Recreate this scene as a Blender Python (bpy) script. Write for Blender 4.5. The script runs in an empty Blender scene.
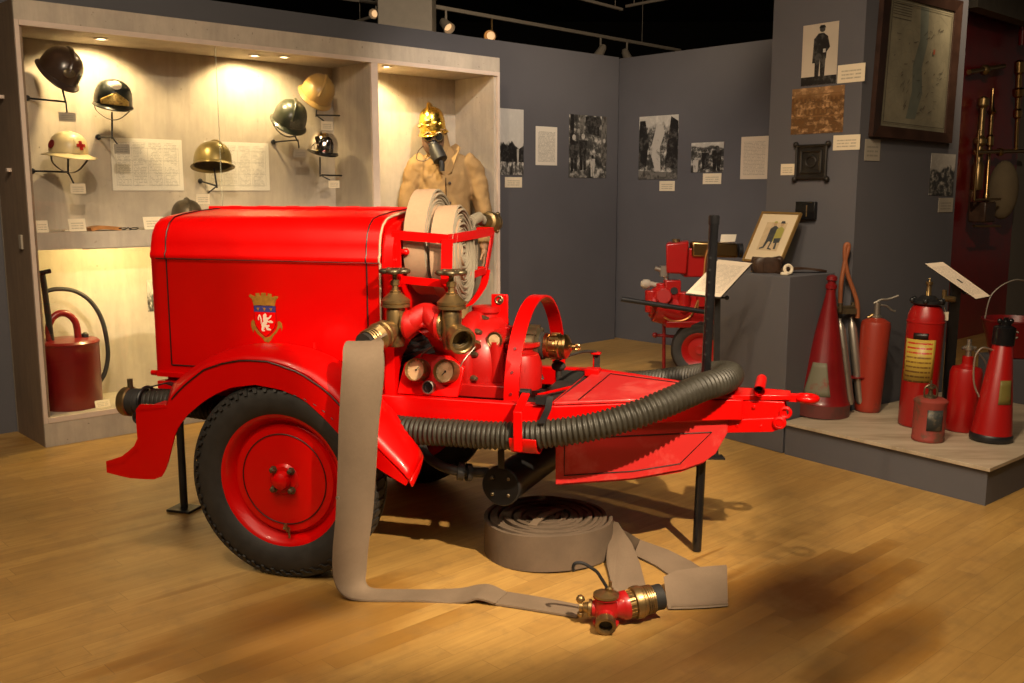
import bpy, bmesh, math, random
from mathutils import Vector, Matrix
from mathutils.bvhtree import BVHTree
random.seed(7)
PI = math.pi
SC = bpy.context.scene
COL = SC.collection
# ---------------------------------------------------------------- camera
F_PX = 975.0; TILT = math.radians(8.8); CAM_H = 1.43
cam_data = bpy.data.cameras.new('camera'); cam = bpy.data.objects.new('camera', cam_data); COL.objects.link(cam)
cam.location = (0, 0, CAM_H); cam.rotation_euler = (math.radians(90) - TILT, 0, 0)
cam_data.sensor_width = 36.0; cam_data.lens = F_PX / 1024 * 36.0; cam_data.clip_start = .05
SC.camera = cam
# ---------------------------------------------------------------- world, exposure
w = bpy.data.worlds.new('world'); SC.world = w; w.use_nodes = True
w.node_tree.nodes['Background'].inputs[0].default_value = (1, .82, .62, 1)
w.node_tree.nodes['Background'].inputs[1].default_value = .05
SC.view_settings.view_transform = 'Standard'; SC.view_settings.look = 'None'
SC.view_settings.exposure = 0.0; SC.view_settings.gamma = 1.0; SC.view_settings.use_curve_mapping = False
# ---------------------------------------------------------------- lights
def spot(name, loc, aim, energy, angle=50, blend=.5, col=(1, .78, .52), size=.04):
    d = bpy.data.lights.new(name, 'SPOT'); d.energy = energy; d.spot_size = math.radians(angle); d.spot_blend = blend
    d.color = col; d.shadow_soft_size = size
    o = bpy.data.objects.new(name, d); COL.objects.link(o); o.location = loc
    o.rotation_euler = (Vector(aim) - Vector(loc)).to_track_quat('-Z', 'Y').to_euler()
    return o
def area(name, loc, aim, energy, size=2, col=(1, .8, .58)):
    d = bpy.data.lights.new(name, 'AREA'); d.energy = energy; d.size = size; d.color = col
    o = bpy.data.objects.new(name, d); COL.objects.link(o); o.location = loc
    o.rotation_euler = (Vector(aim) - Vector(loc)).to_track_quat('-Z', 'Y').to_euler()
    return o
KEY_LOC = Vector((1.4, .9, 3.2))
spot('key_light', KEY_LOC, (-.1, 3.75, 1.0), 1250, 44, .4, size=.03)
spot('hood_light', (-2.4, .9, 3.3), (-.7, 3.9, .6), 135, 60, .6)
spot('floor_light', (.6, 1.2, 3.4), (.8, 3.3, 0), 340, 62, .8)
spot('case_light', (-.6, 1.8, 3.5), (-1.4, 6.4, 1.4), 330, 62, .7)
spot('aisle_light', (.9, 3.0, 3.7), (1.5, 5.1, 0), 150, 55, .8)
spot('plinth_light', (.6, 2.4, 3.4), (2.0, 5.3, .6), 140, 60, .8)
spot('board_light', (2.6, 4.6, 3.6), (3.6, 7.6, 1.6), 300, 60, .8)
spot('pillar_light', (.2, 3.2, 3.5), (2.0, 5.9, 1.7), 95, 60, .8)
spot('wall_light', (.4, 5.2, 3.5), (.3, 8.4, .8), 380, 75, .8, (1, .84, .68))
spot('ceiling_spill', (1.4, 7.2, 2.75), (1.0, 9.5, 3.6), 70, 120, .9)
spot('rear_floor_light', (-1.8, 2.2, 3.4), (-2.0, 4.4, 0), 130, 80, .8)
area('room_glow', (0, 1.5, 3.7), (0, 4.5, 0), 110, 3.0)
# ---------------------------------------------------------------- pixel rays on real planes (only used to read positions off the photograph)
cT, sT = math.cos(TILT), math.sin(TILT)
def ray(u, v):
    x = (u - 512) / F_PX; y = -(v - 341.5) / F_PX
    return Vector((x, cT + y * sT, -sT + y * cT))
C0 = Vector((0, 0, CAM_H))
def atZ(u, v, h): r = ray(u, v); return C0 + r * ((h - CAM_H) / r.z)
def atY(u, v, Y): r = ray(u, v); return C0 + r * (Y / r.y)
def atP(u, v, P, n): r = ray(u, v); P = Vector(P); n = Vector(n); return C0 + r * ((P - C0).dot(n) / r.dot(n))
# room axes: S runs along the rear wall, T away from the viewer, square to it
TH = math.radians(43); SD = Vector((math.cos(TH), math.sin(TH), 0)); TD = Vector((-math.sin(TH), math.cos(TH), 0))
def R(s, t, z=0): return SD * s + TD * t + Vector((0, 0, z))
def atT(u, v, t): return atP(u, v, TD * t, TD)
def atS(u, v, s): return atP(u, v, SD * s, SD)
# trailer frame
TPHI = -math.radians(16.5); TO = Vector((-.660, 4.1316, 0))
TM = Matrix.Translation(TO) @ Matrix.Rotation(TPHI, 4, 'Z')
# ---------------------------------------------------------------- mesh builder
def frame(axis, up=None):
    z = Vector(axis).normalized()
    u = Vector(up) if up is not None else (Vector((0, 0, 1)) if abs(z.z) < .95 else Vector((1, 0, 0)))
    x = u.cross(z)
    if x.length < 1e-6: x = Vector((0, 1, 0)).cross(z)
    x.normalize(); y = z.cross(x)
    return x, y, z
class MB:
    def __init__(s): s.v = []; s.f = []; s.m = []
    def add(s, vs, fs, mi=0):
        b = len(s.v); s.v += [Vector(p) for p in vs]; s.f += [tuple(b + i for i in f) for f in fs]; s.m += [mi] * len(fs)
    def box(s, c, d, rot=None, mi=0):
        c = Vector(c); vs = []
        for z in (-1, 1):
            for x, y in ((-1, -1), (1, -1), (1, 1), (-1, 1)):
                p = Vector((x * d[0] / 2, y * d[1] / 2, z * d[2] / 2))
                if rot is not None: p = rot @ p
                vs.append(c + p)
        s.add(vs, [(3, 2, 1, 0), (4, 5, 6, 7), (0, 1, 5, 4), (1, 2, 6, 5), (2, 3, 7, 6), (3, 0, 4, 7)], mi)
    def hull8(s, a, b, mi=0):
        n = len(a); s.add(list(a) + list(b), [tuple(range(n))[::-1], tuple(range(n, 2 * n))] + [(i, (i + 1) % n, n + (i + 1) % n, n + i) for i in range(n)], mi)
    def prism(s, poly, off, mi=0):
        off = Vector(off); s.hull8([Vector(p) for p in poly], [Vector(p) + off for p in poly], mi)
    def rings(s, rs, close=False, caps=True, mi=0):
        n = len(rs[0]); vs = [p for r in rs for p in r]; fs = []; k = len(rs)
        for i in range(k if close else k - 1):
            j = (i + 1) % k
            for q in range(n): fs.append((i * n + q, i * n + (q + 1) % n, j * n + (q + 1) % n, j * n + q))
        if caps and not close: fs.append(tuple(range(n))[::-1]); fs.append(tuple((k - 1) * n + q for q in range(n)))
        s.add(vs, fs, mi)
    def grid(s, rows, mi=0, closeu=False):
        n = len(rows[0]); vs = [p for r in rows for p in r]; fs = []
        for i in range(len(rows) - 1):
            for q in range(n if closeu else n - 1): fs.append((i * n + q, i * n + (q + 1) % n, (i + 1) * n + (q + 1) % n, (i + 1) * n + q))
        s.add(vs, fs, mi)
    def lathe(s, prof, o, axis, n=24, mi=0, caps=True, sy=1.0, up=None):
        x, y, z = frame(axis, up); o = Vector(o)
        s.rings([[o + z * h + x * (max(r, 1e-4) * math.cos(2 * PI * k / n)) + y * (max(r, 1e-4) * sy * math.sin(2 * PI * k / n)) for k in range(n)] for r, h in prof], caps=caps, mi=mi)
    def cyl(s, a, b, r, r2=None, n=20, mi=0):
        a = Vector(a); b = Vector(b); L = (b - a).length
        s.lathe([(r, 0), (r2 if r2 is not None else r, L)], a, b - a, n, mi)
    def tube(s, pts, r, n=10, close=False, mi=0, caps=True, flat=1.0, up=None):
        pts = [Vector(p) for p in pts]; k = len(pts); rs = []; px = None
        for i, p in enumerate(pts):
            t = (pts[(i + 1) % k] - pts[i - 1]) if close else (pts[min(i + 1, k - 1)] - pts[max(i - 1, 0)])
            if t.length < 1e-9: t = Vector((0, 0, 1))
            t.normalize()
            if up is not None: x, y, _ = frame(t, up)
            elif px is None: x, y, _ = frame(t)
            else:
                x = px - t * px.dot(t)
                x.normalize(); y = t.cross(x)
            px = x; rr = r[i] if isinstance(r, (list, tuple)) else r
            rs.append([p + x * (rr * math.cos(2 * PI * q / n)) + y * (rr * flat * math.sin(2 * PI * q / n)) for q in range(n)])
        s.rings(rs, close=close, caps=caps, mi=mi)
    def ribbon(s, pts, wv, th, mi=0, close=False):
        """flat strap: pts centre line, wv half-width vector (or list), th thickness normal to both"""
        pts = [Vector(p) for p in pts]; k = len(pts); rs = []
        for i, p in enumerate(pts):
            t = (pts[(i + 1) % k] - pts[i - 1]) if close else (pts[min(i + 1, k - 1)] - pts[max(i - 1, 0)])
            wvi = Vector(wv[i]) if isinstance(wv, list) else Vector(wv)
            nn = t.cross(wvi); nn = nn.normalized() * th / 2 if nn.length > 1e-9 else Vector((0, 0, th / 2))
            rs.append([p - wvi - nn, p + wvi - nn, p + wvi + nn, p - wvi + nn])
        s.rings(rs, close=close, mi=mi)
    def sphere(s, c, r, n=16, m=10, sc=(1, 1, 1), mi=0, rot=None):
        c = Vector(c); rs = []
        for i in range(m + 1):
            a = PI * i / m; rr = max(math.sin(a), 1e-3); ring = []
            for k in range(n):
                p = Vector((r * sc[0] * rr * math.cos(2 * PI * k / n), r * sc[1] * rr * math.sin(2 * PI * k / n), -r * sc[2] * math.cos(a)))
                if rot is not None: p = rot @ p
                ring.append(c + p)
            rs.append(ring)
        s.rings(rs, mi=mi)
    def torus(s, c, axis, R_, r, n=32, m=8, mi=0, a0=0, a1=None, up=None):
        x, y, z = frame(axis, up); c = Vector(c)
        if a1 is None: s.tube([c + x * (R_ * math.cos(2 * PI * k / n)) + y * (R_ * math.sin(2 * PI * k / n)) for k in range(n)], r, m, close=True, mi=mi)
        else: s.tube([c + x * (R_ * math.cos(a0 + (a1 - a0) * k / n)) + y * (R_ * math.sin(a0 + (a1 - a0) * k / n)) for k in range(n + 1)], r, m, mi=mi)
    def build(s, name, mats, parent=None, smooth=35, bevel=0, world=False, solid=0, sub=0, remesh=0, fixn=True, uv=None, tri=False):
        me = bpy.data.meshes.new(name)
        vs = s.v
        if world and parent is not None:
            M = parent_matrix(parent).inverted(); vs = [M @ p for p in vs]
        me.from_pydata([tuple(p) for p in vs], [], s.f)
        if not isinstance(mats, (list, tuple)): mats = [mats]
        for m_ in mats: me.materials.append(m_)
        for p, mi in zip(me.polygons, s.m): p.material_index = mi
        if fixn:
            bm = bmesh.new(); bm.from_mesh(me); bmesh.ops.recalc_face_normals(bm, faces=bm.faces[:]); bm.to_mesh(me); bm.free()
        if smooth: me.shade_smooth(); me.set_sharp_from_angle(angle=math.radians(smooth))
        if uv:
            l = me.uv_layers.new(name='UVMap'); 
            for i, c in enumerate(uv): l.data[i].uv = c
        o = bpy.data.objects.new(name, me); COL.objects.link(o)
        if parent is not None: o.parent = parent
        if remesh: 
            md = o.modifiers.new('r', 'REMESH'); md.mode = 'VOXEL'; md.voxel_size = remesh; md.use_smooth_shade = True
            md = o.modifiers.new('cs', 'SMOOTH'); md.factor = .5; md.iterations = 4
        if solid: md = o.modifiers.new('s', 'SOLIDIFY'); md.thickness = solid; md.offset = 0
        if bevel: md = o.modifiers.new('b', 'BEVEL'); md.width = bevel; md.segments = 2; md.limit_method = 'ANGLE'; md.angle_limit = math.radians(40)
        if sub: md = o.modifiers.new('u', 'SUBSURF'); md.levels = sub; md.render_levels = sub
        return o
def parent_matrix(p):
    M = Matrix.Translation(p.location) @ p.rotation_euler.to_matrix().to_4x4()
    if p.parent: M = parent_matrix(p.parent) @ M
    return M
def tag(o, label=None, cat=None, group=None, kind=None):
    if label: o['label'] = label
    if cat: o['category'] = cat
    if group: o['group'] = group
    if kind: o['kind'] = kind
    return o
def thing(name, label, cat, loc=(0, 0, 0), rotz=0, group=None):
    o = bpy.data.objects.new(name, None); COL.objects.link(o); o.empty_display_size = .05
    o.location = loc; o.rotation_euler = (0, 0, rotz)
    return tag(o, label, cat, group)
def smoothpath(pts, n=8, closed=False):
    pts = [Vector(p) for p in pts]; out = []; k = len(pts)
    for i in range(k if closed else k - 1):
        if closed: p0, p1, p2, p3 = pts[i - 1], pts[i], pts[(i + 1) % k], pts[(i + 2) % k]
        else: p0, p1, p2, p3 = pts[max(i - 1, 0)], pts[i], pts[i + 1], pts[min(i + 2, k - 1)]
        for j in range(n):
            t = j / n; out.append(.5 * ((2 * p1) + (p2 - p0) * t + (2 * p0 - 5 * p1 + 4 * p2 - p3) * t * t + (3 * p1 - p0 - 3 * p2 + p3) * t ** 3))
    if not closed: out.append(pts[-1])
    return out
# ---------------------------------------------------------------- materials
def srgb(r, g, b):
    f = lambda c: (c / 255 / 12.92) if c / 255 <= .04045 else ((c / 255 + .055) / 1.055) ** 2.4
    return (f(r), f(g), f(b), 1)
class NT:
    def __init__(s, name):
        s.m = bpy.data.materials.new(name); s.m.use_nodes = True; s.t = s.m.node_tree; s.b = s.t.nodes['Principled BSDF']
    def n(s, typ, **kw):
        nd = s.t.nodes.new(typ)
        for k, v in kw.items(): setattr(nd, k, v)
        return nd
    def l(s, a, b): s.t.links.new(a, b)
    def math(s, op, a, b=None, c=None):
        nd = s.n('ShaderNodeMath', operation=op)
        for i, x in enumerate((a, b, c)):
            if x is None: continue
            if isinstance(x, (int, float)): nd.inputs[i].default_value = x
            else: s.l(x, nd.inputs[i])
        return nd.outputs[0]
    def mix(s, fac, a, b, blend='MIX'):
        nd = s.n('ShaderNodeMix', data_type='RGBA', blend_type=blend)
        for i, x in ((0, fac), (6, a), (7, b)):
            if isinstance(x, (int, float)): nd.inputs[i].default_value = x
            elif isinstance(x, tuple): nd.inputs[i].default_value = x
            else: s.l(x, nd.inputs[i])
        return nd.outputs[2]
    def coord(s, which='Object', scale=(1, 1, 1), rot=(0, 0, 0), loc=(0, 0, 0)):
        tc = s.n('ShaderNodeTexCoord'); mp = s.n('ShaderNodeMapping'); s.l(tc.outputs[which], mp.inputs[0])
        mp.inputs['Scale'].default_value = scale; mp.inputs['Rotation'].default_value = rot; mp.inputs['Location'].default_value = loc
        return mp.outputs[0]
    def noise(s, co, scale=5, detail=4, rough=.55):
        nd = s.n('ShaderNodeTexNoise'); nd.inputs['Scale'].default_value = scale; nd.inputs['Detail'].default_value = detail; nd.inputs['Roughness'].default_value = rough
        s.l(co, nd.inputs['Vector']); return nd.outputs['Fac']
    def ramp(s, fac, stops):
        nd = s.n('ShaderNodeValToRGB'); s.l(fac, nd.inputs[0]); e = nd.color_ramp.elements
        while len(e) < len(stops): e.new(.5)
        for i, (p, c) in enumerate(stops): e[i].position = p; e[i].color = c if isinstance(c, tuple) else (c, c, c, 1)
        return nd.outputs[0]
    def bump(s, h, strength=.3, dist=.01):
        nd = s.n('ShaderNodeBump'); nd.inputs['Strength'].default_value = strength; nd.inputs['Distance'].default_value = dist
        s.l(h, nd.inputs['Height']); s.l(nd.outputs[0], s.b.inputs['Normal'])
    def set(s, **kw):
        for k, v in kw.items():
            i = s.b.inputs[k.replace('_', ' ')]
            if isinstance(v, (int, float, tuple)): i.default_value = v
            else: s.l(v, i)
        return s
def plain(name, col, rough=.5, metal=0, var=.12, scale=12, bump=0, coat=0, spec=.5):
    t = NT(name); co = t.coord(); nz = t.noise(co, scale, 5)
    dark = tuple(c * (1 - var) for c in col[:3]) + (1,); lite = tuple(min(1, c * (1 + var)) for c in col[:3]) + (1,)
    t.set(Base_Color=t.ramp(nz, [(.3, dark), (.7, lite)]), Roughness=t.math('MULTIPLY_ADD', nz, .15, rough - .07), Metallic=metal, Coat_Weight=coat, Specular_IOR_Level=spec)
    t.b.inputs['Coat Roughness'].default_value = .12
    if bump: t.bump(t.noise(co, scale * 8, 3), bump, .003)
    return t.m
def worn(name, col, col2, rough=.5, amount=.5, scale=14, metal=0, coat=0):
    t = NT(name); co = t.coord(); nz = t.noise(co, scale, 8, .7); nz2 = t.noise(co, scale * .35, 3)
    k = t.ramp(t.math('ADD', t.math('MULTIPLY', nz, .6), t.math('MULTIPLY', nz2, .4)), [(amount, 0.0), (amount + .09, 1.0)])
    t.set(Base_Color=t.mix(k, col, col2), Roughness=rough, Metallic=metal, Coat_Weight=coat); t.bump(nz, .15, .002)
    return t.m
M = {}
M['red'] = plain('red_paint', (.60, .0006, .0003, 1), .34, var=.04, scale=6, coat=.16, spec=.3)
M['pump_red'] = worn('shaded_casting_red', (.40, .003, .002, 1), (.27, .012, .008, 1), .42, .56, 10, coat=.1)  # worn red, darkened to carry the shade among the pump castings
M['red_worn'] = worn('worn_red_paint', (.55, .006, .004, 1), (.36, .02, .015, 1), .4, .56, 12, coat=.2)
M['branch_red'] = worn('scratched_red_paint', (.36, .006, .007, 1), (.42, .12, .09, 1), .4, .6, 16, coat=.2)
M['pink_red'] = worn('faded_red_paint', (.55, .02, .02, 1), (.62, .07, .06, 1), .42, .5, 7, coat=.15)
M['dark_red'] = plain('dark_red_paint', (.17, .005, .006, 1), .35, var=.2, scale=5, coat=.2)
M['orange_red'] = worn('orange_red_paint', (.30, .030, .014, 1), (.2, .03, .02, 1), .42, .55, 18)
M['rust_red'] = worn('rusted_red_paint', (.26, .04, .028, 1), (.11, .05, .03, 1), .6, .5, 20)
M['ext_red'] = worn('extinguisher_red', (.34, .006, .005, 1), (.2, .028, .016, 1), .35, .6, 16, coat=.2)
M['black'] = plain('black_metal', (.012, .012, .013, 1), .42, metal=.0, var=.3, scale=20)
M['black_gloss'] = plain('black_gloss_paint', (.008, .008, .009, 1), .22, var=.2)
M['black_matt'] = plain('black_matt', (.016, .015, .014, 1), .7, var=.3, scale=15)
M['stripe'] = plain('black_pinstripe', (.01, .004, .004, 1), .4, var=.1)
M['rubber'] = plain('black_rubber', (.022, .02, .018, 1), .62, var=.25, scale=25, bump=.15)
M['suction'] = plain('suction_hose_rubber', (.027, .024, .017, 1), .5, var=.25, scale=18, bump=.1)
M['brass_old'] = worn('aged_brass', (.30, .20, .085, 1), (.13, .10, .06, 1), .36, .52, 22, metal=.85)
M['brass'] = worn('polished_brass', (.45, .28, .11, 1), (.22, .14, .06, 1), .28, .58, 16, metal=1)
M['bronze'] = worn('dark_bronze', (.17, .135, .08, 1), (.08, .07, .05, 1), .4, .52, 22, metal=.8)
M['gold'] = plain('gold_brass', (.85, .56, .10, 1), .27, metal=1, var=.12, scale=20)
M['gold_matt'] = worn('gilt_plate', (.62, .42, .10, 1), (.25, .15, .04, 1), .42, .5, 60, metal=.5)
M['copper'] = plain('copper', (.5, .22, .07, 1), .3, metal=.8)
M['steel'] = worn('dull_steel', (.42, .38, .32, 1), (.25, .22, .18, 1), .4, .55, 18, metal=.85)
M['chrome'] = plain('chrome', (.82, .8, .76, 1), .07, metal=1, var=.05)
M['cream_trim'] = plain('cream_rubber_trim', (.42, .33, .22, 1), .6)
M['dial'] = worn('cream_dial_face', (.62, .42, .24, 1), (.42, .27, .13, 1), .4, .5, 30)
M['dial_dark'] = plain('dark_glass_dial', (.02, .02, .02, 1), .12, coat=.6)
def canvas(name, c1, c2, bs=.35, sc=520):
    t = NT(name); co = t.coord(); nz = t.noise(co, 7, 5); fine = t.noise(co, 90, 3)
    wv = t.n('ShaderNodeTexWave', wave_type='BANDS', bands_direction='DIAGONAL'); wv.inputs['Scale'].default_value = sc / 3.2; t.l(co, wv.inputs[0])
    col = t.mix(nz, c1, c2); col = t.mix(t.math('MULTIPLY', fine, .35), col, (c1[0] * .5, c1[1] * .5, c1[2] * .5, 1))
    t.set(Base_Color=col, Roughness=.88, Specular_IOR_Level=.2); t.bump(t.math('ADD', t.math('MULTIPLY', wv.outputs['Fac'], .4), fine), bs * .7, .002); return t.m
M['canvas'] = canvas('hose_canvas', (.26, .19, .13, 1), (.15, .11, .075, 1))
M['canvas_light'] = canvas('pale_hose_canvas', (.50, .335, .215, 1), (.38, .25, .16, 1))
M['canvas_edge'] = canvas('grey_hose_edge', (.36, .31, .23, 1), (.17, .15, .115, 1))
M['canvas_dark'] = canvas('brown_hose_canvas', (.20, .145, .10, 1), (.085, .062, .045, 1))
M['coat'] = canvas('ochre_coat_canvas', (.40, .26, .12, 1), (.28, .17, .07, 1), .4, 200)
M['leather'] = plain('brown_leather', (.05, .025, .014, 1), .45, var=.4, scale=18, bump=.2)
M['wall'] = plain('grey_wall_paint', (.106, .103, .115, 1), .75, var=.05, scale=2.5, bump=.03, spec=.25)
M['plinth'] = plain('plinth_grey_paint', (.105, .103, .115, 1), .62, var=.05, scale=3, spec=.3)
M['ceiling'] = plain('dark_ceiling_paint', (.005, .004, .003, 1), .9, var=.2)
M['white_metal'] = plain('offwhite_metal', (.55, .48, .4, 1), .5, var=.06)
M['card'] = plain('cream_card', (.72, .62, .46, 1), .7, var=.05)
M['card_dim'] = plain('grey_card', (.36, .31, .24, 1), .7, var=.05)
M['plywood'] = None
def board_mat(name, c1, c2, c3):
    t = NT(name); co = t.coord('Object', (1, 1, 1)); st = t.coord('Object', (26, 26, 2.2))
    big = t.noise(t.coord('Object', (1.6, 1.6, 1.1)), 2.6, 8, .68); streak = t.noise(st, 1.0, 5, .6); spk = t.noise(co, 45, 2)
    col = t.mix(t.ramp(big, [(.3, 0.0), (.7, 1.0)]), c1, c2); col = t.mix(t.math('MULTIPLY', t.ramp(streak, [(.42, 0.0), (.75, 1.0)]), .38), col, c3)
    dots = t.ramp(spk, [(.25, 1.0), (.285, 0.0)]); col = t.mix(t.math('MULTIPLY', dots, .5), col, (.06, .05, .04, 1))
    t.set(Base_Color=col, Roughness=.7, Specular_IOR_Level=.25); t.bump(streak, .12, .003); return t.m
M['board'] = board_mat('weathered_board', (.52, .45, .36, 1), (.36, .315, .26, 1), (.29, .25, .21, 1))
M['board_edge'] = plain('pale_edge_strip', (.58, .47, .39, 1), .6, var=.06)
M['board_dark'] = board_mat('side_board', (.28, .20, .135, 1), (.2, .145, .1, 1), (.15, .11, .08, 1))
def ply():
    t = NT('plywood_top'); co = t.coord('Object', (1.2, 7, 1)); nz = t.noise(co, 2.2, 7, .6)
    t.set(Base_Color=t.ramp(nz, [(.32, (.30, .235, .16, 1)), (.5, (.42, .34, .24, 1)), (.7, (.5, .42, .31, 1))]), Roughness=.5); return t.m
M['plywood'] = ply()
def floor_mat():
    t = NT('strip_floor'); tc = t.n('ShaderNodeTexCoord'); mp = t.n('ShaderNodeMapping'); t.l(tc.outputs['Object'], mp.inputs[0])
    mp.inputs['Rotation'].default_value = (0, 0, -TH)
    sp = t.n('ShaderNodeSeparateXYZ'); t.l(mp.outputs[0], sp.inputs[0]); S, T_ = sp.outputs[0], sp.outputs[1]
    PW = .085
    row = t.math('FLOOR', t.math('DIVIDE', T_, PW)); rr = t.n('ShaderNodeTexWhiteNoise', noise_dimensions='1D'); t.l(row, rr.inputs['W'])
    sl = t.math('ADD', t.math('DIVIDE', S, .95), t.math('MULTIPLY', rr.outputs['Value'], 7.3)); idx = t.math('FLOOR', sl)
    cb = t.n('ShaderNodeCombineXYZ'); t.l(row, cb.inputs[0]); t.l(idx, cb.inputs[1])
    rp = t.n('ShaderNodeTexWhiteNoise', noise_dimensions='2D'); t.l(cb.outputs[0], rp.inputs['Vector']); pr = rp.outputs['Value']
    gr = t.n('ShaderNodeCombineXYZ'); t.l(t.math('MULTIPLY', S, 2.2), gr.inputs[0]); t.l(t.math('MULTIPLY', T_, 26), gr.inputs[1]); t.l(t.math('MULTIPLY', pr, 20), gr.inputs[2])
    grain = t.noise(gr.outputs[0], 1.6, 6, .6)
    base = t.mix(pr, (.44, .25, .068, 1), (.56, .335, .10, 1)); base = t.mix(t.math('MULTIPLY', t.ramp(grain, [(.35, 0.0), (.75, 1.0)]), .55), base, (.30, .155, .042, 1))
    # dark orange-brown patches along the boards, edges broken up by noise
    blot = t.noise(mp.outputs[0], 1.1, 5, .6); patch = None
    PATCHES = FLOOR_PATCHES
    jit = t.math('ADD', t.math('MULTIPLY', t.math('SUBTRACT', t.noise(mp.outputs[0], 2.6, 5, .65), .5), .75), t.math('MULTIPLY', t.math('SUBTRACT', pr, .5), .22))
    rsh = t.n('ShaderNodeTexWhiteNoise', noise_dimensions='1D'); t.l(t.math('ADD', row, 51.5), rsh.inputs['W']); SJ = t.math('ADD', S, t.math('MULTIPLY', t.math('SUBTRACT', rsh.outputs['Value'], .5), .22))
    for (s0, t0, hs, ht, a) in PATCHES:
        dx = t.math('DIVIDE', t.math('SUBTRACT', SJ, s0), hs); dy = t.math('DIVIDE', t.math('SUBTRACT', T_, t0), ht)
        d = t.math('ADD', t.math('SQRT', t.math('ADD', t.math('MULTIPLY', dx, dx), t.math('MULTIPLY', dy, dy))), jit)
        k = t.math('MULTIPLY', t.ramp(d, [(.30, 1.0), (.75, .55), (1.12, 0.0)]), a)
        patch = k if patch is None else t.math('MAXIMUM', patch, k)
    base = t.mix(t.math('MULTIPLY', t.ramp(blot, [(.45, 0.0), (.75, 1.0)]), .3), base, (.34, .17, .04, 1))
    base = t.mix(t.math('MINIMUM', t.math('MULTIPLY', patch, 1.6), .62), base, (.33, .145, .018, 1)); base = t.mix(t.math('MULTIPLY', patch, patch), base, (.10, .034, .003, 1))
    ft = t.math('FRACT', t.math('DIVIDE', T_, PW)); seam = t.math('LESS_THAN', ft, .022); fs = t.math('FRACT', sl); seam2 = t.math('LESS_THAN', fs, .0025)
    base = t.mix(t.math('MULTIPLY', t.math('MAXIMUM', seam, seam2), .5), base, (.12, .055, .015, 1))
    dirt = t.noise(mp.outputs[0], .9, 6, .62); base = t.mix(t.math('MULTIPLY', t.ramp(dirt, [(.40, 0.0), (.68, 1.0)]), .55), base, (.27, .17, .055, 1))
    sc = t.noise(mp.outputs[0], 9, 6, .7); base = t.mix(t.math('MULTIPLY', t.ramp(sc, [(.5, 0.0), (.75, 1.0)]), .5), base, (.2, .12, .05, 1))
    t.set(Base_Color=base, Roughness=t.math('MULTIPLY_ADD', grain, .2, .27), Specular_IOR_Level=.45)
    t.bump(t.math('ADD', t.math('MULTIPLY', grain, .4), t.math('MULTIPLY', t.math('MAXIMUM', seam, seam2), -1.0)), .12, .004)
    return t.m
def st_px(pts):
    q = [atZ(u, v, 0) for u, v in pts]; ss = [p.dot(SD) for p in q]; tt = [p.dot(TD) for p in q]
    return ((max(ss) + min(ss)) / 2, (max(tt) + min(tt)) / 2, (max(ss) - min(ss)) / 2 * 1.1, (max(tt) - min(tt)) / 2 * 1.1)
FLOOR_PATCHES = [(*st_px([(698, 668), (908, 556), (735, 580), (862, 622)]), .97), (*st_px([(815, 698), (955, 603), (855, 625), (912, 668)]), .88), (*st_px([(640, 610), (780, 560)]), .4),
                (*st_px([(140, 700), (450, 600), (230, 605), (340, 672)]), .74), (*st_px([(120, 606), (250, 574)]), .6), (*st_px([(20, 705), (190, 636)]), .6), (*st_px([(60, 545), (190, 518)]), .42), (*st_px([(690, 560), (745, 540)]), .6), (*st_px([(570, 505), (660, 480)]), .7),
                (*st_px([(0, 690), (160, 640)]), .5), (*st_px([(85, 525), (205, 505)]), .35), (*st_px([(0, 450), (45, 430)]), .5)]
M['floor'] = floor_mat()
def glass():
    t = NT('case_glass'); tr = t.n('ShaderNodeBsdfTransparent'); gl = t.n('ShaderNodeBsdfGlossy'); gl.inputs['Roughness'].default_value = .02
    mx = t.n('ShaderNodeMixShader'); mx.inputs[0].default_value = .035; t.l(tr.outputs[0], mx.inputs[1]); t.l(gl.outputs[0], mx.inputs[2])
    out = t.t.nodes['Material Output']; t.l(mx.outputs[0], out.inputs[0]); t.t.nodes.remove(t.b); return t.m
M['glass'] = glass()
def edge_glass():
    t = NT('glass_edge'); t.set(Base_Color=(.6, .62, .5, 1), Roughness=.15, Alpha=.35); return t.m
M['glass_edge'] = edge_glass()
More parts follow.
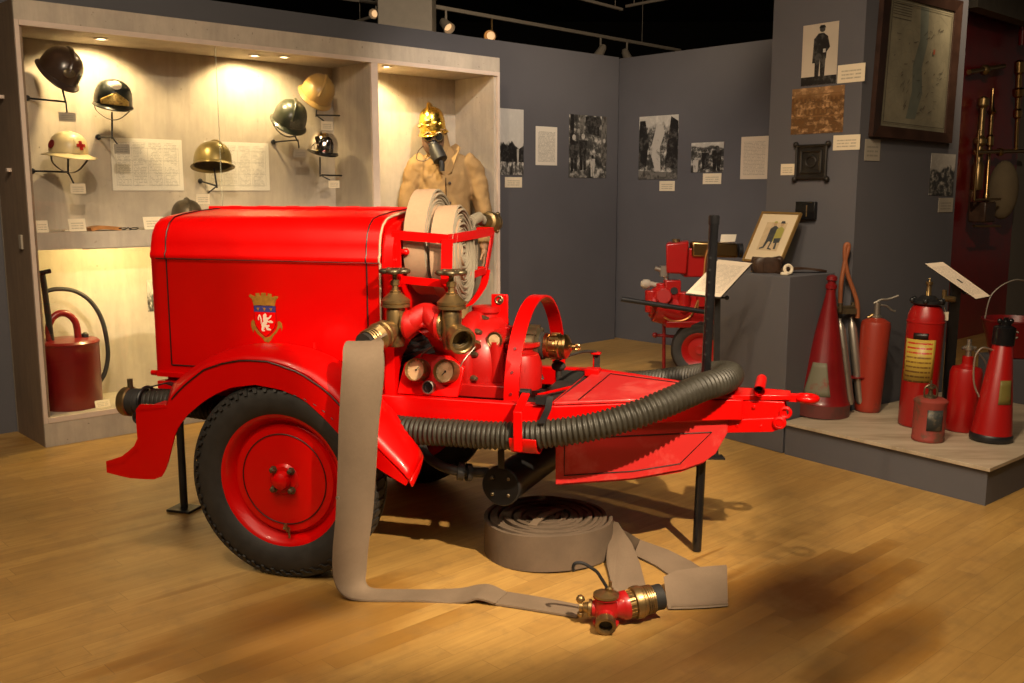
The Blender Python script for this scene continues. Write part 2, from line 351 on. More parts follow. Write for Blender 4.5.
def paper(name, lines, col=(.72, .66, .56, 1), ink=(.12, .11, .1, 1), margin=.1, strength=.75, grid=0, head=.12):
    t = NT(name); tc = t.n('ShaderNodeTexCoord'); sp = t.n('ShaderNodeSeparateXYZ'); t.l(tc.outputs['UV'], sp.inputs[0]); U, V = sp.outputs[0], sp.outputs[1]
    lf = t.math('FRACT', t.math('MULTIPLY', V, lines)); ln = t.math('LESS_THAN', lf, .42)
    cb = t.n('ShaderNodeCombineXYZ'); t.l(t.math('MULTIPLY', U, 55), cb.inputs[0]); t.l(t.math('MULTIPLY', t.math('FLOOR', t.math('MULTIPLY', V, lines)), 3.7), cb.inputs[1])
    wd = t.math('GREATER_THAN', t.noise(cb.outputs[0], 1.0, 1), .44)
    ins = t.math('MULTIPLY', t.math('MULTIPLY', t.math('GREATER_THAN', U, margin), t.math('LESS_THAN', U, 1 - margin)), t.math('MULTIPLY', t.math('GREATER_THAN', V, margin * .9), t.math('LESS_THAN', V, 1 - head)))
    k = t.math('MULTIPLY', t.math('MULTIPLY', ln, wd), ins)
    if grid:
        gx = t.math('FRACT', t.math('MULTIPLY', t.math('SUBTRACT', U, .06), 4 / .88)); gy = t.math('FRACT', t.math('MULTIPLY', t.math('SUBTRACT', V, .1), 4.2))
        bx = t.math('MULTIPLY', t.math('GREATER_THAN', gx, .08), t.math('LESS_THAN', gx, .9)); k = t.math('MULTIPLY', k, bx)
        k = t.math('MULTIPLY', k, t.math('GREATER_THAN', t.noise(tc.outputs['UV'], 5, 1), .4))
        gl = t.math('MAXIMUM', t.math('LESS_THAN', gx, .02), t.math('LESS_THAN', gy, .025)); gi = t.math('MULTIPLY', t.math('MULTIPLY', t.math('GREATER_THAN', U, .055), t.math('LESS_THAN', U, .945)), t.math('MULTIPLY', t.math('GREATER_THAN', V, .09), t.math('LESS_THAN', V, .84)))
        k = t.math('MAXIMUM', k, t.math('MULTIPLY', gl, gi))
    t.set(Base_Color=t.mix(t.math('MULTIPLY', k, strength), col, ink), Roughness=.6); return t.m
M['doc'] = paper('typed_sheet', 34)
M['doc_cream'] = paper('cream_typed_sheet', 30, (.62, .52, .40, 1), strength=.55)
M['poster'] = paper('printed_chart', 34, (.66, .62, .54, 1), (.16, .15, .14, 1), .08, .5, grid=1, head=.06)
M['label'] = paper('caption_card', 5, (.74, .64, .47, 1), (.2, .17, .12, 1), .14, .55, head=.2)
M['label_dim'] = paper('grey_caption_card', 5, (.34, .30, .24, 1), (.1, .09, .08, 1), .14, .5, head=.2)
def photo_mat(name, seed, sky=.6, split=.55, lo=(.02, .02, .02, 1), hi=(.6, .57, .52, 1), scale=5, skyc=None):
    t = NT(name); tc = t.n('ShaderNodeTexCoord'); mp = t.n('ShaderNodeMapping'); t.l(tc.outputs['UV'], mp.inputs[0]); mp.inputs['Location'].default_value = (seed, seed * 1.7, 0)
    sp = t.n('ShaderNodeSeparateXYZ'); t.l(tc.outputs['UV'], sp.inputs[0])
    nz = t.noise(mp.outputs[0], scale, 6, .65); nb = t.noise(mp.outputs[0], 2.2, 3)
    g = t.ramp(nz, [(.36, lo), (.5, tuple(.4 * a + .1 * b for a, b in zip(lo, hi))), (.66, hi)])
    k = t.ramp(t.math('ADD', sp.outputs[1], t.math('MULTIPLY', t.math('SUBTRACT', nb, .5), .55)), [(split, 0.0), (split + .06, 1.0)])
    g = t.mix(t.math('MULTIPLY', k, sky), g, skyc or hi); t.set(Base_Color=g, Roughness=.35); return t.m
# ================================================================= flat sheets (papers, photographs, cards)
def sheet(name, cs, mats, th=.003, parent=None, world=True, extra=None, edge=None):
    """cs: TL TR BR BL of the printed face (world), thickness goes backwards; extra: [(poly in 0..1 uv, mat index)] printed shapes"""
    cs = [Vector(c) for c in cs]; nn = (cs[1] - cs[0]).cross(cs[3] - cs[0]).normalized()   # points away from the viewer
    if nn.dot(cs[0] - C0) < 0: nn = -nn
    b = MB(); b.add(cs + [c + nn * th for c in cs], [(0, 3, 2, 1)], 0)
    b.f += [(4, 5, 6, 7), (0, 1, 5, 4), (1, 2, 6, 5), (2, 3, 7, 6), (3, 0, 4, 7)]; b.m += [1 if edge else 0] * 5
    mats = mats if isinstance(mats, list) else [mats]
    if edge: mats = [mats[0], edge] + mats[1:]
    uvs = [(0, 1), (1, 1), (1, 0), (0, 0)] * 2
    if extra:
        for k, (poly, mi) in enumerate(extra):
            off = -nn * (.0006 + .00015 * k); vs = []
            for (a, c) in poly: vs.append((cs[3] * (1 - a) + cs[2] * a) * (1 - c) + (cs[0] * (1 - a) + cs[1] * a) * c + off); uvs.append((a, c))
            b.add(vs, [tuple(range(len(vs)))], mi + (1 if edge else 0))
    o = b.build(name, mats, parent, smooth=0, world=world, fixn=False)
    l = o.data.uv_layers.new(name='UVMap')
    for lp in o.data.loops: l.data[lp.index].uv = uvs[lp.vertex_index]
    return o
def wrect(fn, val, p0, p1, lift=0.0):
    a = fn(p0[0], p0[1], val); c = fn(p1[0], p1[1], val)
    d = Vector((c.x - a.x, c.y - a.y, 0))
    return [a, a + d, Vector((c.x, c.y, c.z)), Vector((a.x, a.y, c.z))]
# ================================================================= room shell
TW, SW = 6.2, 7.22           # rear wall (T) and right partition (S)
HW = 2.66
def struct(name, b, m, **k): return tag(b.build(name, m, **k), kind='structure')
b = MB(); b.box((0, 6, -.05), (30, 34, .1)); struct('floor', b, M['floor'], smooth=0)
b = MB(); b.box((0, 6, 4.35), (30, 34, .1)); struct('ceiling', b, M['ceiling'], smooth=0)
RZ = Matrix.Rotation(TH, 3, 'Z')
b = MB(); b.box(R(3.0, TW + .06, HW / 2), (8.3, .12, HW), RZ); struct('wall_back', b, M['wall'], smooth=0)
b = MB(); b.box(R(SW + .06, (TW + 4.0) / 2 + .06, HW / 2), (.12, TW - 4.0 + .12, HW), RZ); struct('wall_right', b, M['wall'], smooth=0)
b = MB(); b.box((0, -6.0, 2.15), (16, .12, 4.3)); struct('wall_behind', b, M['wall'], smooth=0)
b = MB(); b.box((-7.0, 2.0, 2.15), (.12, 16, 4.3)); struct('wall_left', b, M['wall'], smooth=0)
# dark far walls closing the hall
b = MB(); b.box((0, 17.5, 2.15), (28, .12, 4.3)); struct('wall_far', b, M['ceiling'], smooth=0)
# timber post beside the left end of the display case
# ---------------------------------------------------------------- pillar
K0 = Vector((1.91, 5.47, 0)); D1 = Vector((-.629, .777, 0)).normalized(); D2 = Vector((math.cos(math.radians(35)), math.sin(math.radians(35)), 0))
N1 = Vector((D1.y, -D1.x, 0));  N1 = N1 if N1.dot(K0) < 0 else -N1
K1 = K0 + D1 * .6
K2 = K0 + D2 * .98
H = 4.3
b = MB(); poly = [K0, K1, K1 + D2 * .98, K2]; b.prism([Vector((p.x, p.y, 0)) for p in poly], (0, 0, H)); struct('wall_pillar', b, M['wall'], smooth=0)
N2 = Vector((D2.y, -D2.x, 0)); N2 = N2 if N2.dot(K0) < 0 else -N2
def atP1(u, v, off=0): return atP(u, v, K0 + N1 * off, N1)
def atP2(u, v, off=0): return atP(u, v, K0 + N2 * off, N2)
# ================================================================= display case
s0, s1, sm0, sm1 = 1.718, 5.175, 3.985, 4.04; tf, tb = 5.70, 6.19; zt = 2.43
case = thing('display_case', 'tall weathered-board display case with two lit glazed bays built along the left wall', 'display case', R(s0, tf, 0), TH)
def rb(b, sa, sb, ta, tb_, za, zb, mi=0): b.box(R((sa + sb) / 2, (ta + tb_) / 2, (za + zb) / 2), (sb - sa, tb_ - ta, zb - za), RZ, mi)
zb0, zt0 = .165, 2.30
b = MB(); rb(b, s0, s1, tb - .02, tb, .0, zt); b.build('back_panel', M['board'], case, smooth=0, world=True)
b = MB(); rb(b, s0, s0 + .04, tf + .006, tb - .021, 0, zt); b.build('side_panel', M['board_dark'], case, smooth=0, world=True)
b = MB(); rb(b, s1 - .045, s1, tf + .006, tb - .021, 0, zt); b.build('side_panel', M['board'], case, smooth=0, world=True)
b = MB(); rb(b, sm0, sm1, tf + .006, tb - .021, zb0, zt0); b.build('divider', M['board'], case, smooth=0, world=True)
b = MB(); rb(b, s0 + .041, s1 - .046, tf + .006, tb - .021, zt0, zt0 + .03); b.build('bay_ceiling', M['board'], case, smooth=0, world=True)
b = MB(); rb(b, s0 + .041, s1 - .046, tf + .006, tb - .021, zb0 - .03, zb0); b.build('bay_floor', M['board'], case, smooth=0, world=True)
b = MB(); rb(b, s0, s1, tf - .012, tf + .005, zt0 + .025, zt); b.build('header', M['board'], case, smooth=0, world=True)
b = MB(); rb(b, s0, s1, tf - .012, tf + .005, 0, zb0 - .03); b.build('kick_board', M['board'], case, smooth=0, world=True)
b = MB()
rb(b, s0, s0 + .022, tf - .014, tf + .004, zb0 - .029, zt0 + .024); rb(b, s0 + .023, s1 - .023, tf - .016, tf + .004, zt0 - .004, zt0 + .024); rb(b, s0 + .023, s1 - .023, tf - .016, tf + .004, zb0 - .029, zb0)
rb(b, s1 - .022, s1, tf - .014, tf + .004, zb0 - .029, zt0 + .024); rb(b, sm0, sm1, tf - .014, tf + .004, zb0 + .001, zt0 - .005)
b.build('edge_strip', M['board_edge'], case, smooth=0, world=True)
b = MB(); rb(b, s0 + .041, sm0 - .001, tf + .008, tb - .021, 1.105, 1.2); b.build('shelf', M['board'], case, smooth=0, world=True)
ZSH = 1.2
for a, c in ((s0 + .024, 2.86), (2.865, sm0 - .001)):
    b = MB(); rb(b, a, c, tf + .000, tf + .004, zb0 + .001, 1.103) if False else None
b = MB(); rb(b, s0 + .0245, 2.853, tf - .003, tf + .003, zb0 + .001, zt0 - .005); b.build('glass_pane', M['glass'], case, smooth=0, world=True)
b = MB(); rb(b, 2.857, sm0 - .001, tf - .003, tf + .003, zb0 + .001, zt0 - .005); b.build('glass_pane', M['glass'], case, smooth=0, world=True)
b = MB(); rb(b, 2.8535, 2.8565, tf - .004, tf + .004, zb0 + .001, zt0 - .005); b.build('glass_joint', M['glass_edge'], case, smooth=0, world=True)
# light switch plate and pegs on the case's left side
for (u, v, w_) in ((3.5, 97, 'upper'), (11, 170, 'lower')):
    p = atS(u, v, s0); p = p if p.dot(TD) < tb else R(s0, tb - .05, p.z); b = MB(); b.box(p + SD * -.012, (.024, .03, .02), RZ); tag(b.build('wooden_peg', M['plywood_'] if 'plywood_' in M else M['board_edge'], None, bevel=.002), w_ + ' of two small wooden pegs on the outer left side of the case', 'peg')
for (u, v) in ((57 / 2.625, 200 + 110 / 2.625),):
    p = atS(22, 242, s0); b = MB(); b.box(p + SD * -.006, (.012, .045, .08), RZ); tag(b.build('wall_switch', M['card_dim'], None, bevel=.003), 'small pale switch plate on the outer left side of the display case', 'switch')
# downlights of the case
def downlight(u, v, lab, power=44, aimt=.42, rot=0):
    p = atZ(u, v, zt0 - .002); t = thing('recessed_downlight', lab, 'downlight', (p.x, p.y, zt0), 0, None)
    b = MB(); b.lathe([(.036, -.001), (.04, -.006), (.03, -.008), (.028, -.002)], p.xy.to_3d() + Vector((0, 0, zt0)), (0, 0, 1), 20); b.build('trim_ring', M['white_metal'], t, world=True)
    b = MB(); b.lathe([(.001, -.0035), (.026, -.0035), (.026, -.0025), (.001, -.0025)], p.xy.to_3d() + Vector((0, 0, zt0)), (0, 0, 1), 20); b.build('lens', M['lamp'], t, world=True)
    q = Vector((p.x, p.y, zt0 - .02)); spot('downlight_beam', q, q + TD * (aimt + .08) + Vector((0, 0, -1)), power, 128, .4, (1, .74, .36), .02)
    return t
def emis(name, col, st):
    t = NT(name); t.set(Base_Color=col, Emission_Color=col, Emission_Strength=st); return t.m
M['lamp'] = emis('lamp_glow', (1, .8, .5, 1), 14); M['lamp_dim'] = emis('lamp_glow_soft', (1, .62, .3, 1), .8)
downlight(101, 38.7, 'glowing downlight over the two helmets at the far left of the case'); downlight(254.5, 55.4, 'small glowing downlight just left of another in the wide bay', 30)
downlight(284, 56.8, 'flush downlight above the dark green and ochre helmets', 18); downlight(386.6, 66.5, 'glowing downlight in the narrow bay above the dressed figure', 66)
# a hidden-by-shelf strip that lights the lower compartment from under the shelf
b = MB(); rb(b, 2.0, 3.8, 5.715, 5.73, 1.099, 1.104); t = thing('shelf_strip_lamp', 'thin strip lamp tucked under the front of the case shelf', 'strip lamp', R(2.9, 5.722, 1.099), TH); b.build('lamp_body', M['white_metal'], t, world=True)
for q in (2.25, 3.0): spot('strip_beam', R(q, 5.80, 1.08), R(q, 6.18, .75), 26, 170, .6, (1, .74, .28), .05)
# ================================================================= papers in the case
tbk = tb - .02
tag(sheet('information_poster', wrect(atT, tbk - .003, (110, 137.5), (184, 190.5)), M['poster'], .002), 'large white printed chart on the case back beside the black parade helmet', 'poster')
tag(sheet('information_poster', wrect(atT, tbk - .003, (204, 141), (270, 190.5)), M['poster'], .002), 'large white printed chart on the case back behind the brass helmet', 'poster')
def cap(p0, p1, lab, t_=None, m='label', fn=atT, name='caption_card', group=None, off=.003):
    return tag(sheet(name, wrect(fn, (tbk - off) if t_ is None else t_, p0, p1), M[m], .002), lab, 'caption card', group)
tag(sheet('small_photograph', wrect(atT, tbk - .003, (146.5, 280), (156, 311)), photo_mat('photo_a', 3.1), .002), 'small grey photograph low on the case back, half hidden by the red bonnet', 'photograph')
# ================================================================= helmets
def helmet(name, lab, u, v, t_, width_px, yaw, roll, pitch, style, shell_m, brim_m, comb=True, strap=False, z_rest=None):
    c = atT(u, v, t_); scale = width_px * (c - C0).dot(Vector((0, cT, -sT))) / F_PX      # real width
    o = thing(name, lab, 'helmet', c, 0)
    vdir = (c - C0).normalized(); ang = math.atan2(vdir.y, vdir.x)
    # local: +X front, Z up ; front first towards viewer, yaw turns it, then roll about the line of sight
    Mx = Matrix.Rotation(ang + PI + yaw, 3, 'Z') @ Matrix.Rotation(pitch, 3, 'Y')
    Rv = Matrix.Rotation(roll, 3, vdir); Mx = Rv @ Mx
    W = scale; L2 = W * .56; W2 = W * .46; Hh = W * .50
    if style == 'brodie': L2, W2, Hh = W * .40, W * .37, W * .40
    def P(p): return Mx @ Vector(p)
    b = MB(); n = 40
    ring = lambda f, z, ex=0: [P(((L2 * .88 + ex) * f * math.cos(2 * PI * k / n), (W2 * .86 + ex) * f * math.sin(2 * PI * k / n), z)) for k in range(n)]
    prof = [(1.0, -.02 * W), (1.0, .04 * W), (.985, .14 * W), (.94, .24 * W), (.84, .34 * W), (.68, .42 * W), (.46, .475 * W), (.22, .5 * W), (.02, .508 * W)]
    if style == 'brodie': prof = [(f, z * .72) for f, z in prof]
    outer = [ring(f, z) for f, z in prof]; inner = [ring(f * .965, z - .012 * W) for f, z in prof[::-1]]
    b.rings(outer + inner, close=True, caps=False); b.build('shell', shell_m, o)
    b = MB(); rows = []
    bw = .075 * W if style != 'kepi' else .03 * W
    if style == 'brodie': bw = .16 * W
    for j in range(5):
        q = j / 4; row = []
        for k in range(n):
            a = 2 * PI * k / n; fr = math.cos(a); ext = bw * (1 + (.7 if fr > .2 else .25) * abs(fr) ** 1.5) * q
            if style == 'kepi': ext = (bw + (.16 * W * max(0, fr) ** 2) + .05 * W * max(0, -fr) ** 2) * q
            zd = -.018 * W - q * (.05 * W if style != 'brodie' else .045 * W) - q * .04 * W * max(0, fr) ** 2
            row.append(P(((L2 * .87 + ext) * math.cos(a), (W2 * .85 + ext * .7) * math.sin(a), zd)))
        rows.append(row)
    b.grid(rows, closeu=True); b.build('brim', brim_m, o, solid=.004)
    b = MB(); b.tube([P(((L2 * .87 + bw * (1 + (.7 if math.cos(a) > .2 else .25) * abs(math.cos(a)) ** 1.5) if style != 'kepi' else L2 * .87 + bw + .16 * W * max(0, math.cos(a)) ** 2 + .05 * W * max(0, -math.cos(a)) ** 2) * math.cos(a) if False else 0, 0, 0)) for a in (0, 1)], .001) if False else None
    if comb:
        pts = []; a0, a1 = (.22, PI - .12)
        for k in range(19):
            a = a0 + (a1 - a0) * k / 18
            pts.append(((L2 * .88) * math.cos(a), 0, .5 * W * math.sin(a) ** .8 * (1 if style != 'brodie' else .70) + .0 * W))
        hgt = [(.045 if style != 'brodie' else .012) * W * math.sin(PI * (k + .6) / 19.2) + .005 for k in range(19)]
        b = MB(); rs = []
        for (x, y, z), h in zip(pts, hgt):
            rs.append([P((x * .96, -.05 * W, z * .97)), P((x * 1.02, -.030 * W, z + h * .8)), P((x * 1.05, 0, z + h)), P((x * 1.02, .030 * W, z + h * .8)), P((x * .96, .05 * W, z * .97))])
        b.rings(rs); b.build('comb', shell_m, o)
    if strap:
        b = MB(); pp_ = smoothpath([P((.05 * W, -W2 * .84, -.03 * W)), P((.0, -W2 * .7, -.2 * W)), P((.02, -W2 * .2, -.34 * W)), P((.05, W2 * .3, -.3 * W)), P((.06, W2 * .85, -.03 * W))], 6)
        b.ribbon(pp_, P((.011, 0, 0)), .003); b.build('chin_strap', M['leather'], o)
    return o, P, W, L2, W2
def bracket(lab, mount, joint, up, card=None, t_=5.95, ball=None, cl=None):
    """horizontal rod from the wall (mount px) to joint px, upright to up px, little arm to the caption"""
    a = atT(*mount, tbk - .006); j = atT(*joint, t_); top = atT(*up, t_)
    o = thing('display_bracket', lab, 'bracket', a, 0)
    b = MB(); b.cyl(a, j, .0055, n=8); b.build('rod', M['black'], o, world=True)
    b = MB(); b.lathe([(.013, 0), (.017, .006), (.017, .012), (.012, .016)], a + TD * .006, -TD, 12); b.build('rosette', M['black'], o, world=True)
    b = MB(); b.cyl(j + Vector((0, 0, -.012)), top, .0055, n=8); b.build('upright', M['black'], o, world=True)
    if card:
        c0, c1, arm = card; e = atT(*arm, t_ - .03); b = MB(); b.cyl(j, e, .0045, n=8); b.build('card_arm', M['black'], o, world=True)
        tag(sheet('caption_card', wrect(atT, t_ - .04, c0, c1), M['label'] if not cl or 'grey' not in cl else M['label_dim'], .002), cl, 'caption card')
    return o
V3 = Vector
M['h_brown'] = plain('dark_brown_helmet', (.045, .026, .018, 1), .3, var=.25, coat=.4); M['h_green'] = plain('dark_green_helmet', (.035, .04, .022, 1), .36, var=.2, coat=.3)
M['h_ochre'] = plain('ochre_helmet', (.42, .26, .08, 1), .42, var=.12, coat=.2); M['h_cream'] = plain('cream_helmet', (.62, .5, .26, 1), .42, var=.08, coat=.2)
M['h_olive'] = plain('olive_brass_helmet', (.24, .18, .06, 1), .33, metal=.6, var=.2); M['h_black'] = plain('black_helmet', (.01, .013, .01, 1), .35, var=.1, coat=.2)
M['h_bronze'] = plain('dull_bronze_helmet', (.13, .10, .06, 1), .4, metal=.5, var=.25)
def cardpx(x0, y0, x1, y1): return (x0, y0), (x1, y1)
# 1 brown helmet far left
h, P, W, L2, W2 = helmet('firefighter_helmet', 'dark brown glossy crested helmet tilted forward, top left of the display case', 59, 72, 5.93, 50, .35, .40, .42, 'adrian', M['h_brown'], M['h_brown'])
b = MB(); b.lathe([(.001, .004), (.028, .004), (.034, 0)], P((L2 * .84, 0, .22 * W)), P((1, 0, .45)), 18, sy=.8); b.build('front_badge', M['bronze'], h)
bracket('black rod bracket carrying the dark brown helmet', (27, 98), (66, 102), (62, 88), ((58.5, 112), (76, 122), (67, 113)), cl='grey caption card hanging below the dark brown helmet')
# 2 black parade helmet
h, P, W, L2, W2 = helmet('parade_helmet', 'black helmet with white cockade and gilt front plate', 113, 103, 5.93, 46, .10, .08, .16, 'kepi', M['h_black'], M['h_black'], comb=False, strap=True)
b = MB(); b.lathe([(.001, .010), (.016, .010), (.032, .0)], P((L2 * .76, 0, .41 * W)), P((.8, 0, .8)), 18); b.build('cockade', M['card'], h)
b = MB(); rows = [];
for j in range(7):
    q = j / 6; rows.append([P(((L2 * .90 - .035 * W * q * q) * math.cos(a) + .008, W2 * .90 * math.sin(a), (.0 + .27 * q * (1 - abs(a) * .9)) * W)) for a in [(-.75 + 1.5 * k / 12) for k in range(13)]])
b.grid(rows); b.build('front_plate', M['gold_matt'], h, solid=.003)
bracket('black rod bracket carrying the black parade helmet', (98, 137), (112, 137), (112, 112), ((114, 144), (130, 154), (118, 145)), cl='grey caption card below the black parade helmet')
# 3 cream red-cross helmet
h, P, W, L2, W2 = helmet('red_cross_helmet', 'cream helmet with two red cross emblems, left of the case', 68.5, 152.5, 5.95, 57, .35, .05, .04, 'brodie', M['h_cream'], M['h_cream'], strap=True)
def onshell(P, a, zf, W, L2, W2, polys, mat, o, nm, sz, lift=.003, brodie=True):
    b = MB(); f = .975
    cx = Vector((L2 * .885 * f * math.cos(a), W2 * .865 * f * math.sin(a), zf * W)); nrm = Vector((math.cos(a) / L2, math.sin(a) / W2, .9 / W * .9)).normalized()
    sx = Vector((-math.sin(a), math.cos(a), 0)); sy = nrm.cross(sx); sy = sy if sy.z > 0 else -sy
    for poly in polys: b.prism([P(cx + nrm * lift + sx * (x * sz) + sy * (y * sz)) for x, y in poly], P(nrm) * .004)
    b.build(nm, mat, o)
cross = [[(-.35, -1), (.35, -1), (.35, 1), (-.35, 1)], [(-1, -.35), (1, -.35), (1, .35), (-1, .35)]]
onshell(P, .25, .13, W, L2, W2, cross, M['ext_red'], h, 'red_cross', .026)
onshell(P, -1.35, .12, W, L2, W2, [[(math.cos(k * PI / 6), math.sin(k * PI / 6)) for k in range(12)]], M['dark_red'], h, 'red_cross', .026)
bracket('black rod bracket carrying the cream red cross helmet', (32, 171), (68, 172), (68, 152), ((70, 183.5), (86, 193.7), (74, 184)), cl='cream caption card below the red cross helmet')
# 4 brass helmet centre
h, P, W, L2, W2 = helmet('brass_helmet', 'olive brass crested helmet with wide brim in front of a white chart', 212.5, 164, 5.9, 44, .5, .2, -.28, 'adrian', M['h_olive'], M['h_olive'])
bracket('bracket with round end plate carrying the olive brass helmet', (200, 181), (217, 186), (214, 168), ((196, 194), (210, 204), (208, 193)), cl='cream caption card under the olive brass helmet')
# 5 dark green
h, P, W, L2, W2 = helmet('firefighter_helmet', 'dark green crested helmet with loose chin strap, right half of the wide bay', 289, 121, 5.93, 42, .15, .30, .38, 'adrian', M['h_green'], M['h_green'], strap=True)
bracket('bracket carrying the dark green crested helmet', (273, 142), (298, 140), (292, 131), ((293.5, 149.5), (307, 157.5), (299, 148)), cl='grey caption card below the dark green helmet')
# 6 ochre
h, P, W, L2, W2 = helmet('firefighter_helmet', 'ochre yellow crested helmet tilted sharply, highest at the right of the wide bay', 316, 95, 5.93, 41, .15, .50, .42, 'adrian', M['h_ochre'], M['h_ochre'])
bracket('bracket carrying the ochre tilted helmet', (352, 116), (316, 115), (317, 105), ((321, 121), (333, 130.5), (324, 121)), cl='cream caption card below the ochre helmet')
# 7 silver
h, P, W, L2, W2 = helmet('chromed_helmet', 'mirror chromed helmet with black peak, lowest at the right of the wide bay', 323, 150, 5.93, 37, .15, .12, .12, 'kepi', M['chrome'], M['black_gloss'], comb=False)
bracket('bracket carrying the chromed helmet', (354, 176), (320, 175), (320, 157), ((328.5, 180.5), (339.5, 188), (330, 180)), cl='cream caption card below the chromed helmet')
# 8 on the shelf
pz = R(2.62, 5.95, ZSH)
h, P, W, L2, W2 = helmet('old_helmet', 'dull bronze helmet resting on the shelf, half hidden by the red bonnet', 187, 216.5, 5.9, 38, .2, .02, 0, 'adrian', M['h_bronze'], M['h_bronze'])
h.location.z = ZSH + .055
# things on the shelf
def tent_card(u0, u1, v0, v1, t_, lab, zb_=ZSH, m='label', lean=.02):
    a = atT(u0, v0, t_); c = atT(u1, v1, t_); d = Vector((c.x - a.x, c.y - a.y, 0)); zt_ = a.z
    cs = [Vector((a.x, a.y, zt_)) + TD * lean, Vector((a.x, a.y, zt_)) + d + TD * lean, Vector((a.x, a.y, zb_ + .001)) + d, Vector((a.x, a.y, zb_ + .001))]
    return tag(sheet('caption_card', cs, M[m], .002), lab, 'caption card')
tent_card(36, 49, 220.7, 228, 5.74, 'cream card at the left end of the case shelf'); tent_card(69, 86.5, 219, 227, 5.76, 'cream card on the shelf beside the brown strap'); tent_card(144, 165, 217, 226, 5.76, 'pale double card on the shelf left of the red bonnet')
b = MB(); pa = atT(88, 227, 5.8); pb = atT(118, 226, 5.8); pa.z = pb.z = ZSH + .008
b.ribbon(smoothpath([pa, pa + (pb - pa) * .3 + Vector((0, 0, .010)), pa + (pb - pa) * .65 + Vector((0, 0, .008)), pb], 5), TD * .05, .020); tag(b.build('leather_strap', plain('tan_leather', (.36, .15, .035, 1), .5, var=.25, scale=20)), 'brown folded leather strap lying on the case shelf', 'strap')
b = MB(); pa = atT(122, 226, 5.76); pb = atT(134, 226, 5.76); pa.z = pb.z = ZSH + .008
for q in (pa, pb): b.torus(q, TD * .3 + V3((0, 0, 1)), .024, .003, 16, 6)
b.tube([pa + SD * .024, (pa + pb) / 2 + V3((0, 0, .008)), pb - SD * .024], .003, 6); tag(b.build('goggles', M['black'],), 'small dark wire spectacles on the case shelf', 'spectacles')
b = MB(); pa = R(1.93, 5.8, ZSH + .006); b.ribbon([pa, pa + SD * .1], TD * .03, .008); tag(b.build('medal_ribbon', M['card']), 'pale flat ribbon on the shelf between two cards', 'ribbon')
# ---------------------------------------------------------------- lower bay: red backpack pump
pb0 = atT(73, 413, 5.93); pb0.z = zb0
tank_r = 53.8 / 2 / F_PX * 6.15
bp = thing('hand_fire_pump', 'dark red cylindrical hand pump tank with arched handle and curved black hose in the case', 'fire pump', pb0, 0)
ht = atT(73, 341, 5.93).z - zb0
b = MB(); b.lathe([(tank_r * .97, 0), (tank_r, .01), (tank_r, ht - .01), (tank_r * 1.03, ht - .008), (tank_r * 1.03, ht), (tank_r * .95, ht + .012), (.001, ht + .022)], (0, 0, 0), (0, 0, 1), 36); b.build('tank', M['dark_red'], bp)
b = MB(); hp = smoothpath([(-.10 * SD + V3((0, 0, ht))), (-.10 * SD + V3((0, 0, ht + .10))), (-.06 * SD + V3((0, 0, ht + .16))), (.0 * SD + V3((0, 0, ht + .165))), (.05 * SD + V3((0, 0, ht + .11))), (.06 * SD + V3((0, 0, ht + .0)))], 6)
b.tube(hp, .02, 12); b.build('carrying_handle', M['dark_red'], bp)
b = MB(); b.lathe([(.02, 0), (.02, .02), (.008, .03)], V3((0, 0, ht + .015)) + SD * .1, (0, 0, 1), 12); b.build('filler_cap', M['black'], bp)
b = MB(); qa = atT(52, 345, 5.93); qb = atT(42.5, 274, 5.9); b.cyl(qa, qb, .017, n=12); b.build('pump_rod', M['black'], bp, world=True)
b = MB(); q0 = atT(39.5, 273, 5.88); q1 = atT(50.5, 271, 5.88); b.tube([q0, q1], .013, 10); b.build('grip', M['black_gloss'], bp, world=True)
b = MB(); b.tube(smoothpath([atT(u, v, 5.92) for u, v in ((47, 291), (58, 289), (76, 291.5), (92, 303), (103, 323), (108, 352), (105, 372), (99, 383))], 6), .013, 10); b.build('hose', M['rubber'], bp, world=True)
tent_card(95.5, 111, 401.5, 408, 5.76, 'cream card on the case floor beside the dark red tank', zb0); 
c_ = [atT(112, 400, 5.85), atT(133, 394, 5.85)]
b = MB(); b.box(R(2.5, 5.9, zb0 + .004), (.3, .16, .006), RZ); tag(b.build('open_booklet', M['card'], bevel=.001), 'pale yellow sheet lying on the case floor right of the card', 'booklet')
# ================================================================= pictures on the rear wall
ph1 = photo_mat('photo_ruins', 1.3, .9, .42, scale=7); ph2 = photo_mat('photo_street', 5.2, .0, .5, scale=6); ph3 = photo_mat('photo_smoke', 9.4, .75, .80, scale=6); ph4 = photo_mat('photo_crowd', 12.9, .7, .82, scale=6); 
M['ink_dark'] = worn('print_dark', (.012, .011, .011, 1), (.075, .07, .065, 1), .4, .5, 34); M['ink_mid'] = worn('print_mid', (.16, .15, .135, 1), (.05, .046, .042, 1), .4, .48, 30); M['ink_light'] = worn('print_light', (.46, .43, .39, 1), (.2, .19, .17, 1), .4, .52, 34)
def man(x, y, h, mi, hi=None):   # a small standing figure printed in a photograph
    w_ = h * .16
    r = [([(x - w_, y + h * .45), (x + w_, y + h * .45), (x + w_ * 1.1, y + h * .8), (x - w_ * 1.1, y + h * .8)], mi), ([(x - w_ * .8, y), (x - .1 * w_, y), (x, y + h * .5), (x - w_, y + h * .5)], mi), ([(x + .1 * w_, y), (x + w_ * .8, y), (x + w_, y + h * .5), (x, y + h * .5)], mi)]
    r.append(([(x + w_ * .5 * math.cos(a * PI / 4), y + h * .9 + h * .08 * math.sin(a * PI / 4)) for a in range(8)], mi if hi is None else hi)); return r
TWp = TW - .005
